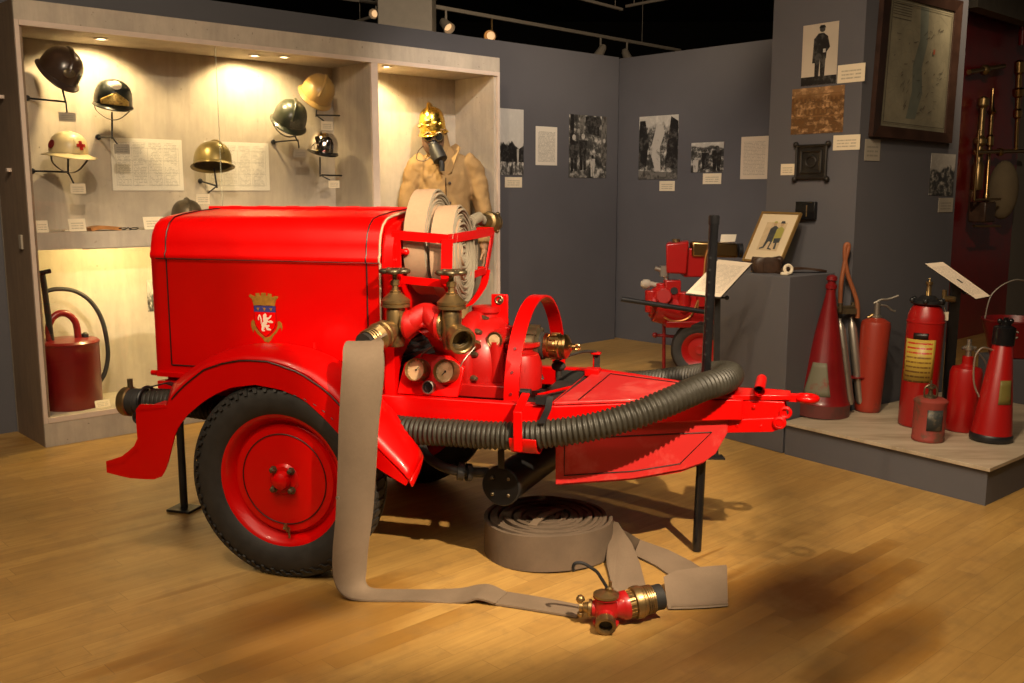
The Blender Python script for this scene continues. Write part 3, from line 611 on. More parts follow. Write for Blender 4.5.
tag(sheet('mounted_photograph', wrect(atT, TWp, (500, 108), (523.5, 175)), [ph1, M['ink_dark'], M['ink_light']], .004, extra=[([(0, .3), (.12, .5), (.3, .42), (.5, .52), (.62, .45), (.8, .4), (1, .45), (1, .2), (0, .2)], 1)] + man(.55, .22, .22, 1) + man(.75, .2, .25, 2)), 'black and white photograph of ruins nearest the display case', 'photograph')
cap((505, 177), (522, 187.5), 'cream caption under the photograph nearest the display case', TWp)
tag(sheet('information_sheet', wrect(atT, TWp, (536, 126), (557, 165.5)), M['doc'], .004), 'white typed sheet between two photographs on the rear wall', 'text panel')
tag(sheet('mounted_photograph', wrect(atT, TWp, (569.5, 114), (606, 178)), [ph2, M['ink_dark'], M['ink_light'], M['ink_mid']], .004, extra=[([(.02, .5), (.12, .5), (.12, 1), (.02, 1)], 1), ([(.25, .45), (.38, .45), (.4, 1), (.28, 1)], 3), ([(.42, .72), (.8, .68), (.78, .98), (.42, .98)], 1), ([(.84, .3), (1, .3), (1, 1), (.86, 1)], 3)] + man(.12, .1, .6, 1, 2) + man(.36, .12, .6, 1, 2) + man(.62, .02, .36, 2, 1) + man(.93, .2, .45, 3, 2)), 'tall photograph of firefighters between pillars, left of the room corner', 'photograph')
SWp = SW - .005
tag(sheet('mounted_photograph', wrect(atS, SWp, (639.5, 117), (677, 179)), [ph3, M['ink_dark'], M['ink_light'], M['ink_mid']], .004, extra=[([(.0, .2), (.2, .2), (.26, .6), (.16, .93), (.02, .93)], 1), ([(.45, .1), (.3, .45), (.4, .7), (.45, .85), (.62, .88), (.66, .72), (.55, .5), (.58, .1)], 2), ([(.68, .2), (1, .15), (1, .9), (.82, .98), (.75, .6)], 1), ([(0, 0), (1, 0), (1, .1), (0, .14)], 3)]), 'photograph of smoke rising in a burning street, right of the room corner', 'photograph')
cap((659.5, 181), (674.5, 191), 'cream caption under the photograph of the burning street', SWp, fn=atS)
tag(sheet('mounted_photograph', wrect(atS, SWp, (691.5, 143), (723, 172)), [ph4, M['ink_dark'], M['ink_light']], .004, extra=man(.15, .02, .5, 2) + man(.45, .1, .7, 1) + man(.8, .05, .85, 1)), 'small wide photograph of a crew between the street photograph and a text sheet', 'photograph')
cap((703, 173.5), (721, 184), 'cream caption under the small wide crew photograph', SWp, fn=atS)
tag(sheet('information_sheet', wrect(atS, SWp, (741.5, 137), (767, 179)), M['doc_cream'], .004), 'cream typed sheet at the right end of the partition by the pillar', 'text panel')
# ================================================================= pillar pictures
def p1rect(p0, p1, off=.003):
    a = atP1(*p0, off); c = atP1(*p1, off); d = Vector((c.x - a.x, c.y - a.y, 0)); return [a, a + d, Vector(c), Vector((a.x, a.y, c.z))]
def p2rect(p0, p1, off=.003):
    a = atP2(*p0, off); c = atP2(*p1, off); d = Vector((c.x - a.x, c.y - a.y, 0)); return [a, a + d, Vector(c), Vector((a.x, a.y, c.z))]
blank = plain('sepia_print', (.5, .43, .34, 1), .4, var=.1, scale=3); sepia = photo_mat('photo_town_hall', 4.4, .25, .75, (.16, .07, .02, 1), (.55, .32, .15, 1), 6)
man_ex = [([(0, 0), (1, 0), (1, .14), (0, .14)], 1)] + [
    ([(.38, .12), (.49, .12), (.52, .5), (.37, .5)], 1), ([(.54, .12), (.66, .12), (.68, .5), (.51, .5)], 1), ([(.36, .42), (.69, .42), (.72, .78), (.6, .84), (.45, .84), (.34, .76)], 1),
    ([(.30, .36), (.38, .36), (.42, .8), (.33, .76)], 1), ([(.66, .5), (.6, .56), (.72, .78), (.79, .6)], 1), ([(.56 + .08 * math.cos(a * PI / 5), .9 + .045 * math.sin(a * PI / 5)) for a in range(10)], 3), ([(.46, .92), (.66, .92), (.62, .97), (.5, .97)], 1), ([(.6, .52), (.67, .52), (.67, .58), (.6, .58)], 2)]
tag(sheet('mounted_photograph', p1rect((803.5, 26), (836, 83)), [blank, M['ink_dark'], M['ink_light'], M['ink_mid']], .004, extra=man_ex), 'photograph of a standing man in dark uniform, top of the pillar', 'photograph')
tag(sheet('caption_card', p1rect((838, 65.5), (864.5, 81)), M['label'], .002), 'cream caption right of the standing man photograph', 'caption card')
win = [([(.02, .36), (.98, .36), (.98, .39), (.02, .39)], 0 + 1), ([(.02, .84), (.98, .84), (.98, .86), (.02, .86)], 1)]
for r_ in range(3):
    for k in range(11): win.append(([(.05 + k * .084, .43 + r_ * .14), (.085 + k * .084, .43 + r_ * .14), (.085 + k * .084, .52 + r_ * .14), (.05 + k * .084, .52 + r_ * .14)], 1))
M['sepia_dark'] = plain('sepia_dark', (.2, .1, .035, 1), .4)
tag(sheet('mounted_photograph', p1rect((792.5, 89.5), (842.5, 132)), [sepia, M['sepia_dark']], .004, extra=win), 'sepia photograph of a long building front on the pillar', 'photograph')
tag(sheet('caption_card', p1rect((833.5, 135.5), (859.5, 149.5)), M['label'], .002), 'cream caption below the sepia building photograph', 'caption card')
tag(sheet('caption_card', p1rect((781, 164), (794, 175)), M['label'], .002), 'tiny cream caption left of the dark iron plaque', 'caption card')
# plaque
cs = p1rect((795.5, 143), (829.5, 181), .004); pc = (cs[0] + cs[2]) / 2; ux = (cs[1] - cs[0]) / 2; uz = Vector((0, 0, (cs[0].z - cs[3].z) / 2))
M['iron'] = plain('dark_iron', (.03, .026, .022, 1), .45, metal=.5, var=.3)
pl_ = thing('iron_plaque', 'square dark iron plaque with knobbed corners on the pillar', 'plaque', pc)
b = MB(); q = lambda x, y, o_=0: pc + ux * x + uz * y + N1 * o_
b.prism([q(-.82, -.82), q(.82, -.82), q(.82, .82), q(-.82, .82)], N1 * .012); b.build('back_plate', M['iron'], pl_, world=True)
b = MB()
for (x0, y0, x1, y1) in ((-.9, -.82, .9, -.82), (-.9, .82, .9, .82), (-.82, -.9, -.82, .9), (.82, -.9, .82, .9), (-.55, -.55, .55, -.55), (-.55, .55, .55, .55), (-.55, -.55, -.55, .55), (.55, -.55, .55, .55)): b.cyl(q(x0, y0, .014), q(x1, y1, .014), .0085, n=8)
b.build('frame_bars', M['iron'], pl_, world=True)
for x in (-1, 1):
    for y in (-1, 1): b = MB(); b.sphere(q(x * .9, y * .9, .012), .017, 12, 8); b.build('corner_knob', M['iron'], pl_, world=True)
b = MB(); b.tube([q(.28 * math.cos(a), .28 * math.sin(a), .015) for a in [k * PI / 12 for k in range(25)]], .006, 8); b.build('central_ring', M['iron'], pl_, world=True)
# black wall box
cs = p1rect((798.5, 201.5), (817, 219.5), .002); pc = (cs[0] + cs[2]) / 2; ux = (cs[1] - cs[0]) / 2; uz = Vector((0, 0, (cs[0].z - cs[3].z) / 2))
wb = thing('key_box', 'small glossy black wall box above the plinth', 'box', pc)
b = MB(); b.prism([pc - ux - uz, pc + ux - uz, pc + ux + uz, pc - ux + uz], N1 * .03); b.build('housing', M['black_gloss'], wb, bevel=.003, world=True)
b = MB(); b.cyl(pc - ux * .9 - uz * .7 + N1 * .03, pc - ux * 1.45 - uz * .7 + N1 * .05, .014, n=12); b.build('lever', M['black_gloss'], wb, world=True)
b = MB(); b.cyl(pc + N1 * .03 + uz * .6 + ux * .2, pc + N1 * .03 - uz * .7 + ux * .2, .004, n=6); b.build('hinge_rod', M['brass_old'], wb, world=True)
# framed map on pillar face 2
fr = thing('framed_map', 'large old map in a dark wooden frame on the right face of the pillar', 'framed map', atP2(905, 60, 0))
def q2(u, v, o_=0): return atP2(u, v, o_)
OUT = [q2(880, -14), q2(958, 2), q2(946.5, 143.5), q2(867.5, 136.5)]; 
INN = [q2(888.5, -4), q2(952, 12), q2(942, 133), q2(877, 125.5)]
b = MB()
for i in range(4):
    j = (i + 1) % 4; b.hull8([OUT[i] + N2 * .004, OUT[j] + N2 * .004, INN[j] + N2 * .004, INN[i] + N2 * .004], [OUT[i] + N2 * .035, OUT[j] + N2 * .035, INN[j] + N2 * .022, INN[i] + N2 * .022])
b.build('frame', plain('dark_wood_frame', (.035, .016, .01, 1), .4, var=.3), fr, world=True)
mm = NT('map_paper'); co = mm.n('ShaderNodeTexCoord'); nz = mm.noise(co.outputs['UV'], 4, 6, .6); vo = mm.n('ShaderNodeTexVoronoi', feature='DISTANCE_TO_EDGE'); vo.inputs['Scale'].default_value = 9; mm.l(co.outputs['UV'], vo.inputs['Vector'])
lin = mm.math('LESS_THAN', vo.outputs['Distance'], .012)
mm.set(Base_Color=mm.mix(mm.math('MULTIPLY', lin, .3), mm.ramp(nz, [(.3, (.17, .15, .10, 1)), (.7, (.27, .24, .16, 1))]), (.08, .07, .05, 1)), Roughness=.35)
M['map'] = mm.m; M['map_line'] = plain('map_line', (.07, .06, .045, 1), .5); M['map_river'] = plain('map_river', (.13, .14, .11, 1), .5); M['map_red'] = plain('map_red', (.3, .08, .04, 1), .5)
ex = [([(.47, 1 - .02), (.6, .98), (.62, .7), (.56, .5), (.6, .3), (.52, .08), (.38, .08), (.44, .3), (.42, .5), (.5, .72)], 2)]
for y in (.96, .94, .92, .9, .88, .85): ex.append(([(.06, y), (.34, y), (.34, y - .006), (.06, y - .006)], 1))
rg = random.Random(3)
for k in range(46):
    x, y = rg.uniform(.1, .88), rg.uniform(.12, .82); a_ = rg.uniform(-.5, 1.2); l_ = rg.uniform(.02, .07); dx_, dy_ = math.cos(a_) * l_, math.sin(a_) * l_; ex.append(([(x, y), (x + dx_, y + dy_), (x + dx_ - .004, y + dy_ + .004), (x - .004, y + .004)], 1))
ex.append(([(.7, .62), (.73, .62), (.73, .66), (.7, .66)], 3))
for (x0, y0, x1, y1) in ((.03, .03, .97, .035), (.03, .965, .97, .97), (.03, .03, .037, .97), (.963, .03, .97, .97)): ex.append(([(x0, y0), (x1, y0), (x1, y1), (x0, y1)], 1))
sheet('map_sheet', [p + N2 * .012 for p in INN], [M['map'], M['map_line'], M['map_river'], M['map_red']], .004, parent=fr, extra=ex)
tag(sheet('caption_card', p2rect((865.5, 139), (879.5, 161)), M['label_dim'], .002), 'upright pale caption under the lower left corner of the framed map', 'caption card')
tag(sheet('mounted_photograph', [q2(932, 153, .003), q2(956, 154.5, .003), q2(952.5, 196, .003), q2(929, 195, .003)], [photo_mat('photo_engine', 7.7, .8, .6, (.02, .02, .02, 1), (.38, .35, .31, 1), 7)], .004), 'small photograph of a vehicle at the right edge of the pillar', 'photograph')
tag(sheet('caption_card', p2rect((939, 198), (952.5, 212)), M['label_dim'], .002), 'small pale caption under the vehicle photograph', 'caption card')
# ================================================================= ceiling tracks
def track(name, a, b_, lab, r=.018):
    b = MB(); d = (b_ - a)
    for f in (.15, .85): q = a.lerp(b_, f); b.cyl(q, Vector((q.x, q.y, 4.298)), .004, n=6); x, y, z = frame(d); 
    b.hull8([a + x * r + y * r, a - x * r + y * r, a - x * r - y * r, a + x * r - y * r], [b_ + x * r + y * r, b_ - x * r + y * r, b_ - x * r - y * r, b_ + x * r - y * r])
    return tag(b.build(name, M['white_metal'], smooth=0), lab, 'lighting track')
ZT = 3.25
track('lighting_track', atZ(330, -12, ZT), atZ(680, 50.5, ZT), 'longest pale lighting track carrying two white spotlights above the partition corner')
track('lighting_track', atZ(574, -3, ZT + .2), atZ(622, 9.5, ZT + .2), 'short pale track at the top centre meeting another', .014)
track('lighting_track', atZ(622, 9.5, ZT + .2) + V3((.05, 0, .035)), atZ(680, -4, ZT + .2), 'short pale track at the top centre running up to the right', .014)
track('lighting_track', atZ(330, -3, ZT), atZ(384, 4, ZT), 'short pale rail ending at the white ceiling duct', .014)
track('lighting_track', atZ(356, 22, ZT), atZ(384, 13, ZT), 'pale rail stub left of the white ceiling duct', .014)
track('lighting_track', atZ(418, 6, ZT + .05), atZ(446, -6, ZT + .05), 'pale rail leaving the right side of the white ceiling duct', .014)
TRK = {'main': (atZ(330, -12, ZT), atZ(680, 50.5, ZT)), 'duct': (atZ(330, -3, ZT), atZ(384, 4, ZT))}
def on_track(k, u):
    a, c = TRK[k]; best = min((abs((512 + F_PX * q.x / (q.y * cT - (q.z - CAM_H) * sT)) - u), i) for i in range(401) for q in [a.lerp(c, i / 400)])
    return a.lerp(c, best[1] / 400)
def track_spot(u, v, drop, lab, ZZ=ZT - .02, tilt=(-.35, -.5, -.8), sc=1.0, m='white_metal', trk='main'):
    p = on_track(trk, u); p.z = ZT - .0185; t = thing('track_spotlight', lab, 'spotlight', p)
    b = MB(); b.cyl(p, p + V3((0, 0, -drop)), .012 * sc, n=10); b.build('stem', M[m], t, world=True)
    c = p + V3((0, 0, -drop)); ax = Vector(tilt).normalized()
    b = MB(); b.lathe([(.028 * sc, -.09 * sc), (.045 * sc, -.06 * sc), (.05 * sc, .0), (.062 * sc, .08 * sc), (.056 * sc, .08 * sc), (.04 * sc, .03 * sc)], c, ax, 20); b.build('lamp_housing', M[m], t, world=True)
    b = MB(); b.lathe([(.001, .035 * sc), (.04 * sc, .04 * sc), (.04 * sc, .036 * sc), (.001, .031 * sc)], c, ax, 16); b.build('lens', M['lamp_dim'], t, world=True)
    return t
track_spot(601, 41, .16, 'left of two white spotlights on the track above the partition corner', tilt=(-.5, -.2, -.85)); track_spot(627, 44, .16, 'right of two white spotlights on the track above the partition corner', tilt=(.35, -.3, -.85))
track_spot(446, 2, .14, 'lit white spotlight beside the square ceiling duct', tilt=(.5, -.7, -.6)); track_spot(492, 33, .17, 'round gold-lit lamp just above the top of the rear wall', tilt=(-.2, -.9, -.25), sc=1.1, m='brass'); track_spot(376, 14, .08, 'small lit spotlight left of the square ceiling duct', tilt=(-.3, -.8, -.2), sc=.8, trk='duct')
# white duct
a = atZ(385, 30, 3.0); b = MB(); p = atY(413, 20, 7.6); b.box((-1.02, 9.9, 3.45), (.52, .5, 1.5)); tag(b.build('ceiling_duct', M['white_metal'], bevel=.01), 'pale square duct dropping from the dark ceiling behind the case', 'duct')
b = MB(); p = atY(413, -8, 7.5); 
# door-side dark timber post at the left picture edge
pA = atZ(2, 440, 0)
# ================================================================= THE TRAILER
tr = thing('fire_pump_trailer', 'bright red motor fire pump trailer with bonnet, mudguards and brass valves', 'fire pump trailer', TO, TPHI)
RED = M['red']; t_ = tr
def part(b, name, m, parent=tr, **k): return b.build(name, m, parent, **k)
# ---- chassis
b = MB()
for sgn in (-1, 1):
    pts = [(-.72, sgn * .38), (.97, sgn * .38), (1.57, sgn * .085), (1.62, sgn * .075)]
    rs = []
    for (x, y) in pts: rs.append([(x, y - .022 * 1, .575), (x, y + .022, .575), (x, y + .022, .655), (x, y - .022, .655)])
    b.rings([[Vector(q) for q in r] for r in rs])
for x in (-.7, .35, .95): b.box((x, 0, .61), (.05, .72, .06))
part(b, 'chassis', RED, bevel=.004)
b = MB(); b.box((.62, 0, .555), (.9, .66, .012)); part(b, 'under_tray', M['black_matt'])
# ---- bonnet
prof = [(-.40, .70), (-.40, 1.155), (-.408, 1.165), (-.408, 1.18), (-.400, 1.19), (-.398, 1.225), (-.388, 1.265), (-.365, 1.30), (-.33, 1.322), (-.28, 1.332), (-.15, 1.345), (0, 1.352)]
profL = prof + [(-y, z) for y, z in prof[:-1][::-1]]
profL = [(-.40, .675)] + profL + [(.40, .675)]
def loft(xs, pr, inset): return [[Vector((x, y * (1 - i_ / .4), z - (i_ if z > 1.2 else 0))) for y, z in pr] for x, i_ in zip(xs, inset)]
b = MB(); b.rings(loft((-.732, -.718, -.68, .20, .285), profL, (.02, .006, 0, 0, 0)), caps=True); part(b, 'bonnet', RED, smooth=40)
b = MB(); b.tube([Vector((-.70, 0, 1.356)), Vector((.285, 0, 1.356))], .007, 8); 
for k in range(7): b.tube([Vector((-.6 + .14 * k, 0, 1.357)), Vector((-.54 + .14 * k, 0, 1.357))], .0078, 8)
part(b, 'hinge', RED)
b = MB(); b.box((-.21, -.403, .685), (1.0, .02, .018)); b.cyl((-.71, -.41, .69), (-.735, -.41, .69), .011, n=10); part(b, 'bottom_ledge', RED)
b = MB(); b.box((-.2, 0, .665), (.98, .74, .03)); part(b, 'body_sill', RED)
b = MB(); b.box((-.24, -.385, .62), (.9, .01, .08)); b.box((-.24, .385, .62), (.9, .01, .08)); part(b, 'side_skirt', RED)
def profpts(x, off=.0015, lo=.725):
    pts = [(-.40 - off, lo)] + [(y - (off if y < -.3 else 0), z + (off if z > 1.25 else 0)) for y, z in prof[1:]]; 
    pts += [(-y, z) for y, z in pts[:-1][::-1]]; return [Vector((x, y, z)) for y, z in pts]
b = MB(); b.tube(profpts(-.645), .0028, 6, flat=1); part(b, 'pinstripe', M['stripe'])
b = MB(); b.tube(profpts(.235), .0028, 6); part(b, 'pinstripe', M['stripe'])
b = MB(); b.tube([(-.645, -.4015, .725), (.235, -.4015, .725)], .0028, 6); part(b, 'pinstripe', M['stripe'])
b = MB(); b.tube([Vector((x, -.4085, 1.160)) for x in (-.69, .28)], .002, 6); part(b, 'pinstripe', M['stripe'])
b = MB(); b.tube(profpts(.289, 0, .72), .0045, 8); part(b, 'edge_trim', M['cream_trim'])
# ---- front bulkhead with arch cut-out (plate between the bonnet and the pump)
outl = [(y * .965, z - .018 if z > 1.1 else z) for y, z in profL]
b = MB(); hole = [(-.36, .655), (-.34, .74), (-.30, .80), (-.22, .845), (-.12, .86), (0, .865), (.12, .86), (.22, .845), (.30, .80), (.34, .74), (.36, .655)]
ol = [(y, z) for y, z in outl]; ol[0] = (-.386, .655); ol[-1] = (.386, .655)
for x0, x1 in ((.292, .335),):
    # quads between outline and hole, matched by parameter
    def samp(pl2, n):
        P2 = [Vector((a, c, 0)) for a, c in pl2]; L_ = [0]
        for i in range(1, len(P2)): L_.append(L_[-1] + (P2[i] - P2[i - 1]).length)
        out = []
        for k in range(n):
            d = L_[-1] * k / (n - 1); i = 1
            while i < len(L_) - 1 and L_[i] < d: i += 1
            f = (d - L_[i - 1]) / max(L_[i] - L_[i - 1], 1e-9); out.append(P2[i - 1].lerp(P2[i], f))
        return out
    A_, B_ = samp(ol, 50), samp(hole, 50)
    rs = [[Vector((x0, a.x, a.y)), Vector((x1, a.x, a.y)), Vector((x1, c.x, c.y)), Vector((x0, c.x, c.y))] for a, c in zip(A_, B_)]
    b.rings(rs)
part(b, 'bulkhead', RED, smooth=30)
b = MB()
for (z) in (.98, 1.05, 1.17, 1.23): b.cyl((.335, -.36, z), (.343, -.36, z), .008, n=8)
b.cyl((.335, -.34, 1.20), (.365, -.34, 1.20), .012, n=10); b.sphere((.37, -.34, 1.20), .014, 10, 8); part(b, 'bulkhead_bolt', RED)
# engine seen through the arch
b = MB(); b.box((.2, 0, .73), (.24, .5, .22));
for k in range(6): b.box((.2, 0, .64 + .035 * k), (.27, .56, .012))
b.cyl((.2, -.2, .73), (.38, -.2, .73), .05); part(b, 'engine', M['black'])
# ---- mudguards
OUTR = [(-.75, .39), (-.67, .418), (-.60, .475), (-.601, .567), (-.596, .627), (-.459, .632), (-.426, .673), (-.371, .722), (-.291, .78), (-.21, .808), (-.129, .824), (-.02, .824), (.103, .790), (.205, .731), (.297, .644), (.36, .565), (.41, .515), (.455, .475), (.495, .437), (.515, .418)]
INNR = [(-.75, .345), (-.651, .331), (-.54, .334), (-.50, .35), (-.475, .39), (-.46, .434), (-.426, .534), (-.378, .595), (-.297, .658), (-.24, .69), (-.18, .715), (-.084, .732), (.022, .72), (.113, .69), (.202, .619), (.27, .55), (.33, .50), (.40, .455), (.46, .425), (.49, .408), (.505, .402)]
TOPJ = [(-.62, .66), (-.56, .70), (-.495, .735), (-.42, .768), (-.344, .795), (-.27, .812), (-.197, .820), (-.1, .822), (-.015, .814), (.096, .782), (.19, .72), (.278, .645), (.35, .572), (.40, .49), (.43, .41)]
OUTM = [(-.459, .632), (-.426, .673), (-.371, .722), (-.291, .78), (-.21, .808), (-.129, .824), (-.02, .824), (.06, .806), (.14, .775), (.23, .712), (.31, .63), (.37, .56), (.43, .505), (.49, .455), (.52, .42)]
for sg in (-1, 1):
    fd = thing('mudguard', None, None); fd.parent = tr; fd.location = (0, 0, 0)
    yo = .70
    b = MB(); o2, i2 = samp(OUTR, 44), samp(INNR, 44)
    rs = [[Vector((a.x, sg * (yo - .006), a.y)), Vector((a.x, sg * yo, a.y)), Vector((c.x, sg * yo, c.y)), Vector((c.x, sg * (yo - .006), c.y))] for a, c in zip(o2, i2)]
    b.rings(rs); b.build('side_skirt', RED, fd, smooth=30)
    # crown: from the outer edge over to the bonnet side
    b = MB(); om, tj = samp(OUTM, 40), samp(TOPJ, 40); rows = []
    for i, (a, c) in enumerate(zip(om, tj)):
        row = []
        g = i / 39
        for k in range(9):
            q = k / 8; y = sg * (yo - (yo - .405) * q); x = a.x + (c.x - a.x) * q; z = a.y + (c.y - a.y) * q + math.sin(PI * q) * (.020 + .035 * g)
            x += math.sin(PI * q) * .035 * g
            row.append(Vector((x, y, z)))
        rows.append(row)
    b.grid(rows); b.build('crown', RED, fd, solid=.006, smooth=50)
    # rounded nose at the front end
    b = MB(); last = rows[-1]; rows2 = [[p.copy() for p in rows[-2]], [p.copy() for p in last]]
    cen = last[0] * .95 + last[-1] * .05; fwd = Vector((.30, 0, -.92)); rows2 = [[p.copy() for p in last]]
    for e_ in (.25, .5, .7, .85, .95, .999):
        k_ = math.sqrt(1 - e_ * e_); rows2.append([cen + (p - cen) * max(k_, .02) + fwd * (.026 * e_) for p in last])
    b.grid(rows2); b.build('nose', RED, fd, solid=.006)
    b = MB(); b.tube([Vector((a.x, sg * (yo + .001), a.y - .004)) for a in o2[13:38]] , .003, 6); 
    b.build('pinstripe', M['stripe'], fd)
    b = MB(); b.ribbon([(-.46, sg * .55, .62), (-.60, sg * .55, .60)], (0, .15, 0), .006); b.ribbon([(-.75, sg * .58, .37), (-.67, sg * .58, .39), (-.60, sg * .58, .45)], (0, .12, 0), .006)
    b.build('rear_flap', RED, fd)
    b = MB()
    for (x, z) in ((.02, .80), (.15, .755)): b.cyl((x, sg * .43, z + .03), (x, sg * .43, z + .05), .008, n=8)
    b.build('bolt', RED, fd)
# ---- wheels
for sg in (-1, 1):
    wh = thing('wheel', None, None); wh.parent = tr; wh.location = (0, sg * .62, .37)
    R0 = .37; b = MB(); pr = [(.245, -.055), (.262, -.07), (.30, -.079), (.335, -.076), (.356, -.064), (.366, -.05), (.370, -.03), (.371, 0), (.370, .03), (.366, .05), (.356, .064), (.335, .076), (.30, .079), (.262, .07), (.245, .055)]
    b.lathe(pr, (0, 0, 0), (0, 1, 0), 72, caps=False); b.build('tyre', M['rubber'], wh, smooth=60)
    b = MB(); N = 60
    for k in range(N):
        a = 2 * PI * k / N
        for (y0, y1, off, ln) in ((-.066, -.035, 0, .35), (.066, .035, .5, .35), (-.028, .028, .25, 0)):
            for zz in range(1):
                aa = a + off * 2 * PI / N; da = 2 * PI / N * .30
                vs = []
                for (yy, sk) in ((y0, 0), (y1, ln)):
                    ro = .3725 if abs(yy) < .05 else .3625
                    for rr in (ro - .012, ro + .0035):
                        for d_ in (-da, da):
                            ang = aa + d_ + sk * 2 * PI / N; vs.append(Vector((rr * math.cos(ang), yy, rr * math.sin(ang))))
                b.add(vs, [(0, 1, 3, 2), (4, 5, 7, 6), (0, 1, 5, 4), (2, 3, 7, 6), (0, 2, 6, 4), (1, 3, 7, 5)])
    for k in range(52):
        a = 2 * PI * k / 52; da = 2 * PI / 52 * .30; 
        for sd in (-1, 1):
            for sk, r_a, r_b in ((.0, .338, .371), (.5, .352, .371)):
                vs = []
                for (rr, yy, aa) in ((r_a, .0755 if r_a < .345 else .069, a + sk * 2 * PI / 52), (r_b, .052, a + (sk + .22) * 2 * PI / 52)):
                    for o_ in (0, .006):
                        for d_ in (-da * (.45 if rr == r_a else 1), da * (.45 if rr == r_a else 1)): vs.append(Vector(((rr + o_ * .4) * math.cos(aa + d_), sd * (yy + o_), (rr + o_ * .4) * math.sin(aa + d_))))
                b.add(vs, [(0, 1, 3, 2), (4, 5, 7, 6), (0, 1, 5, 4), (2, 3, 7, 6), (0, 2, 6, 4), (1, 3, 7, 5)])
    b.build('tread', M['rubber'], wh, smooth=0)
    b = MB(); s_ = sg
    pr = [(.001, .045), (.05, .045), (.06, .036), (.165, .036), (.20, .034), (.206, .020), (.214, .016), (.222, .024), (.232, .050), (.246, .060), (.258, .062), (.262, .054), (.262, -.06), (.25, -.064), (.235, -.05), (.20, -.02), (.001, -.02)]
    b.lathe([(r, h) for r, h in pr], (0, 0, 0), (0, s_, 0), 64, caps=False); b.build('rim', RED, wh, smooth=35)
    b = MB(); b.torus((0, s_ * .0372, 0), (0, 1, 0), .172, .0022, 64, 6); b.build('pinstripe', M['stripe'], wh)
    b = MB(); b.lathe([(.034, 0), (.034, .014), (.030, .028), (.016, .036), (.001, .038)], (0, s_ * .045, 0), (0, s_, 0), 24); b.build('hub_cap', RED, wh)
    for k in range(4):
        a = PI / 4 + k * PI / 2; b = MB(); b.lathe([(.015, 0), (.015, .004), (.011, .005), (.012, .018), (.006, .024), (.001, .024)], (.052 * math.cos(a), s_ * .044, .052 * math.sin(a)), (0, s_, 0), 6); b.build('wheel_nut', M['bronze'], wh)
    b = MB(); b.cyl((0.015, s_ * .05, -.195), (.012, s_ * .062, -.165), .007, n=8); b.cyl((.015, s_ * .05, -.185), (.0, s_ * .058, -.183), .006, n=8); b.cyl((.02, s_ * .05, -.18), (.024, s_ * .055, -.22), .004, n=8); b.build('valve_stem', M['brass_old'], wh)
b = MB(); b.cyl((0, -.56, .37), (0, .56, .37), .03, n=16); b.box((0, -.36, .47), (.5, .05, .035)); b.box((0, .36, .47), (.5, .05, .035)); b.box((0, -.36, .42), (.3, .05, .07)); b.box((0, .36, .42), (.3, .05, .07)); b.box((-.24, -.36, .52), (.03, .04, .12)); b.box((.24, -.36, .52), (.03, .04, .12)); b.box((-.24, .36, .52), (.03, .04, .12)); b.box((.24, .36, .52), (.03, .04, .12))
part(b, 'axle', M['black'])
# ---- rear prop stand
b = MB(); b.cyl((-.825, -.12, .008), (-.84, -.10, .58), .017, n=12); part(b, 'rear_prop', M['black'])
b = MB(); b.box((-.825, -.12, .006), (.12, .10, .012)); part(b, 'prop_foot', M['black'], bevel=.003)
# ---- front prop pole
P0, P1_ = Vector((1.455, .02, .004)), Vector((1.484, .005, 1.338))
pole = MB(); pole.cyl(P0, P1_, .0185, n=20); pole.lathe([(.0185, -.002), (.021, -.001), (.021, .03), (.0185, .031)], P0.lerp(P1_, .975), P1_ - P0, 20); po = part(pole, 'prop_pole', M['black_gloss'])
b = MB()
for k in range(9): 
    p = P0.lerp(P1_, .60 + .035 * k) + Vector((-.004, -.0178, 0)); b.cyl(p, p + Vector((0, -.0016, 0)), .005, n=8)
b.build('peg_hole', M['dial_dark'], po)
b = MB(); b.cyl(P0.lerp(P1_, .50), P0.lerp(P1_, .535), .032, n=20); b.box((1.44, .01, .655), (.12, .10, .03)); part(b, 'pole_collar', RED)
# ---- locker under the drawbar
def sidep(sg, pts, off=0): 
    a = Vector((.97, -.372, 0)); c = Vector((1.567, -.075, 0)); d = (c - a).normalized(); n_ = Vector((d.y, -d.x, 0))
    return [Vector((x, sg * -((-.372 + (x - .97) * (.297 / .597)) + n_.y * off), z)) for x, z in pts]
LK = [(.968, .57), (.968, .352), (1.238, .359), (1.413, .384), (1.485, .408), (1.527, .441), (1.566, .52), (1.566, .57)]
lk = thing('tool_locker', None, None); lk.parent = tr
for sg in (-1, 1):
    A_ = [Vector((x, sg * (.376 - (x - .97) * (.297 / .597)), z)) for x, z in LK]
    b = MB(); b.prism(A_, (0, -sg * .012, 0)); b.build('side_panel', M['pink_red'], lk, bevel=.002)
    b = MB(); LI = [(.998, .525), (.998, .385), (1.235, .388), (1.40, .408), (1.51, .525), (.998, .525)]
    b.tube([Vector((x, sg * (.3775 - (x - .97) * (.297 / .597)), z)) for x, z in LI], .0022, 6); b.build('pinstripe', M['stripe'], lk)
b = MB(); pts = [(.97, .345), (1.22, .35), (1.40, .37), (1.48, .40), (1.53, .45), (1.56, .52)]
b.rings([[Vector((x, -(.364 - (x - .97) * .497), z)), Vector((x, (.364 - (x - .97) * .497), z)), Vector((x, (.364 - (x - .97) * .497), z + .008)), Vector((x, -(.364 - (x - .97) * .497), z + .008))] for x, z in pts]); b.build('bottom_panel', M['pink_red'], lk)
b = MB(); b.box((.976, 0, .45), (.012, .72, .20)); b.build('end_panel', M['pink_red'], lk)
TOPP = [(.975, -.405), (1.0, .25), (1.56, .03), (1.60, -.10)]
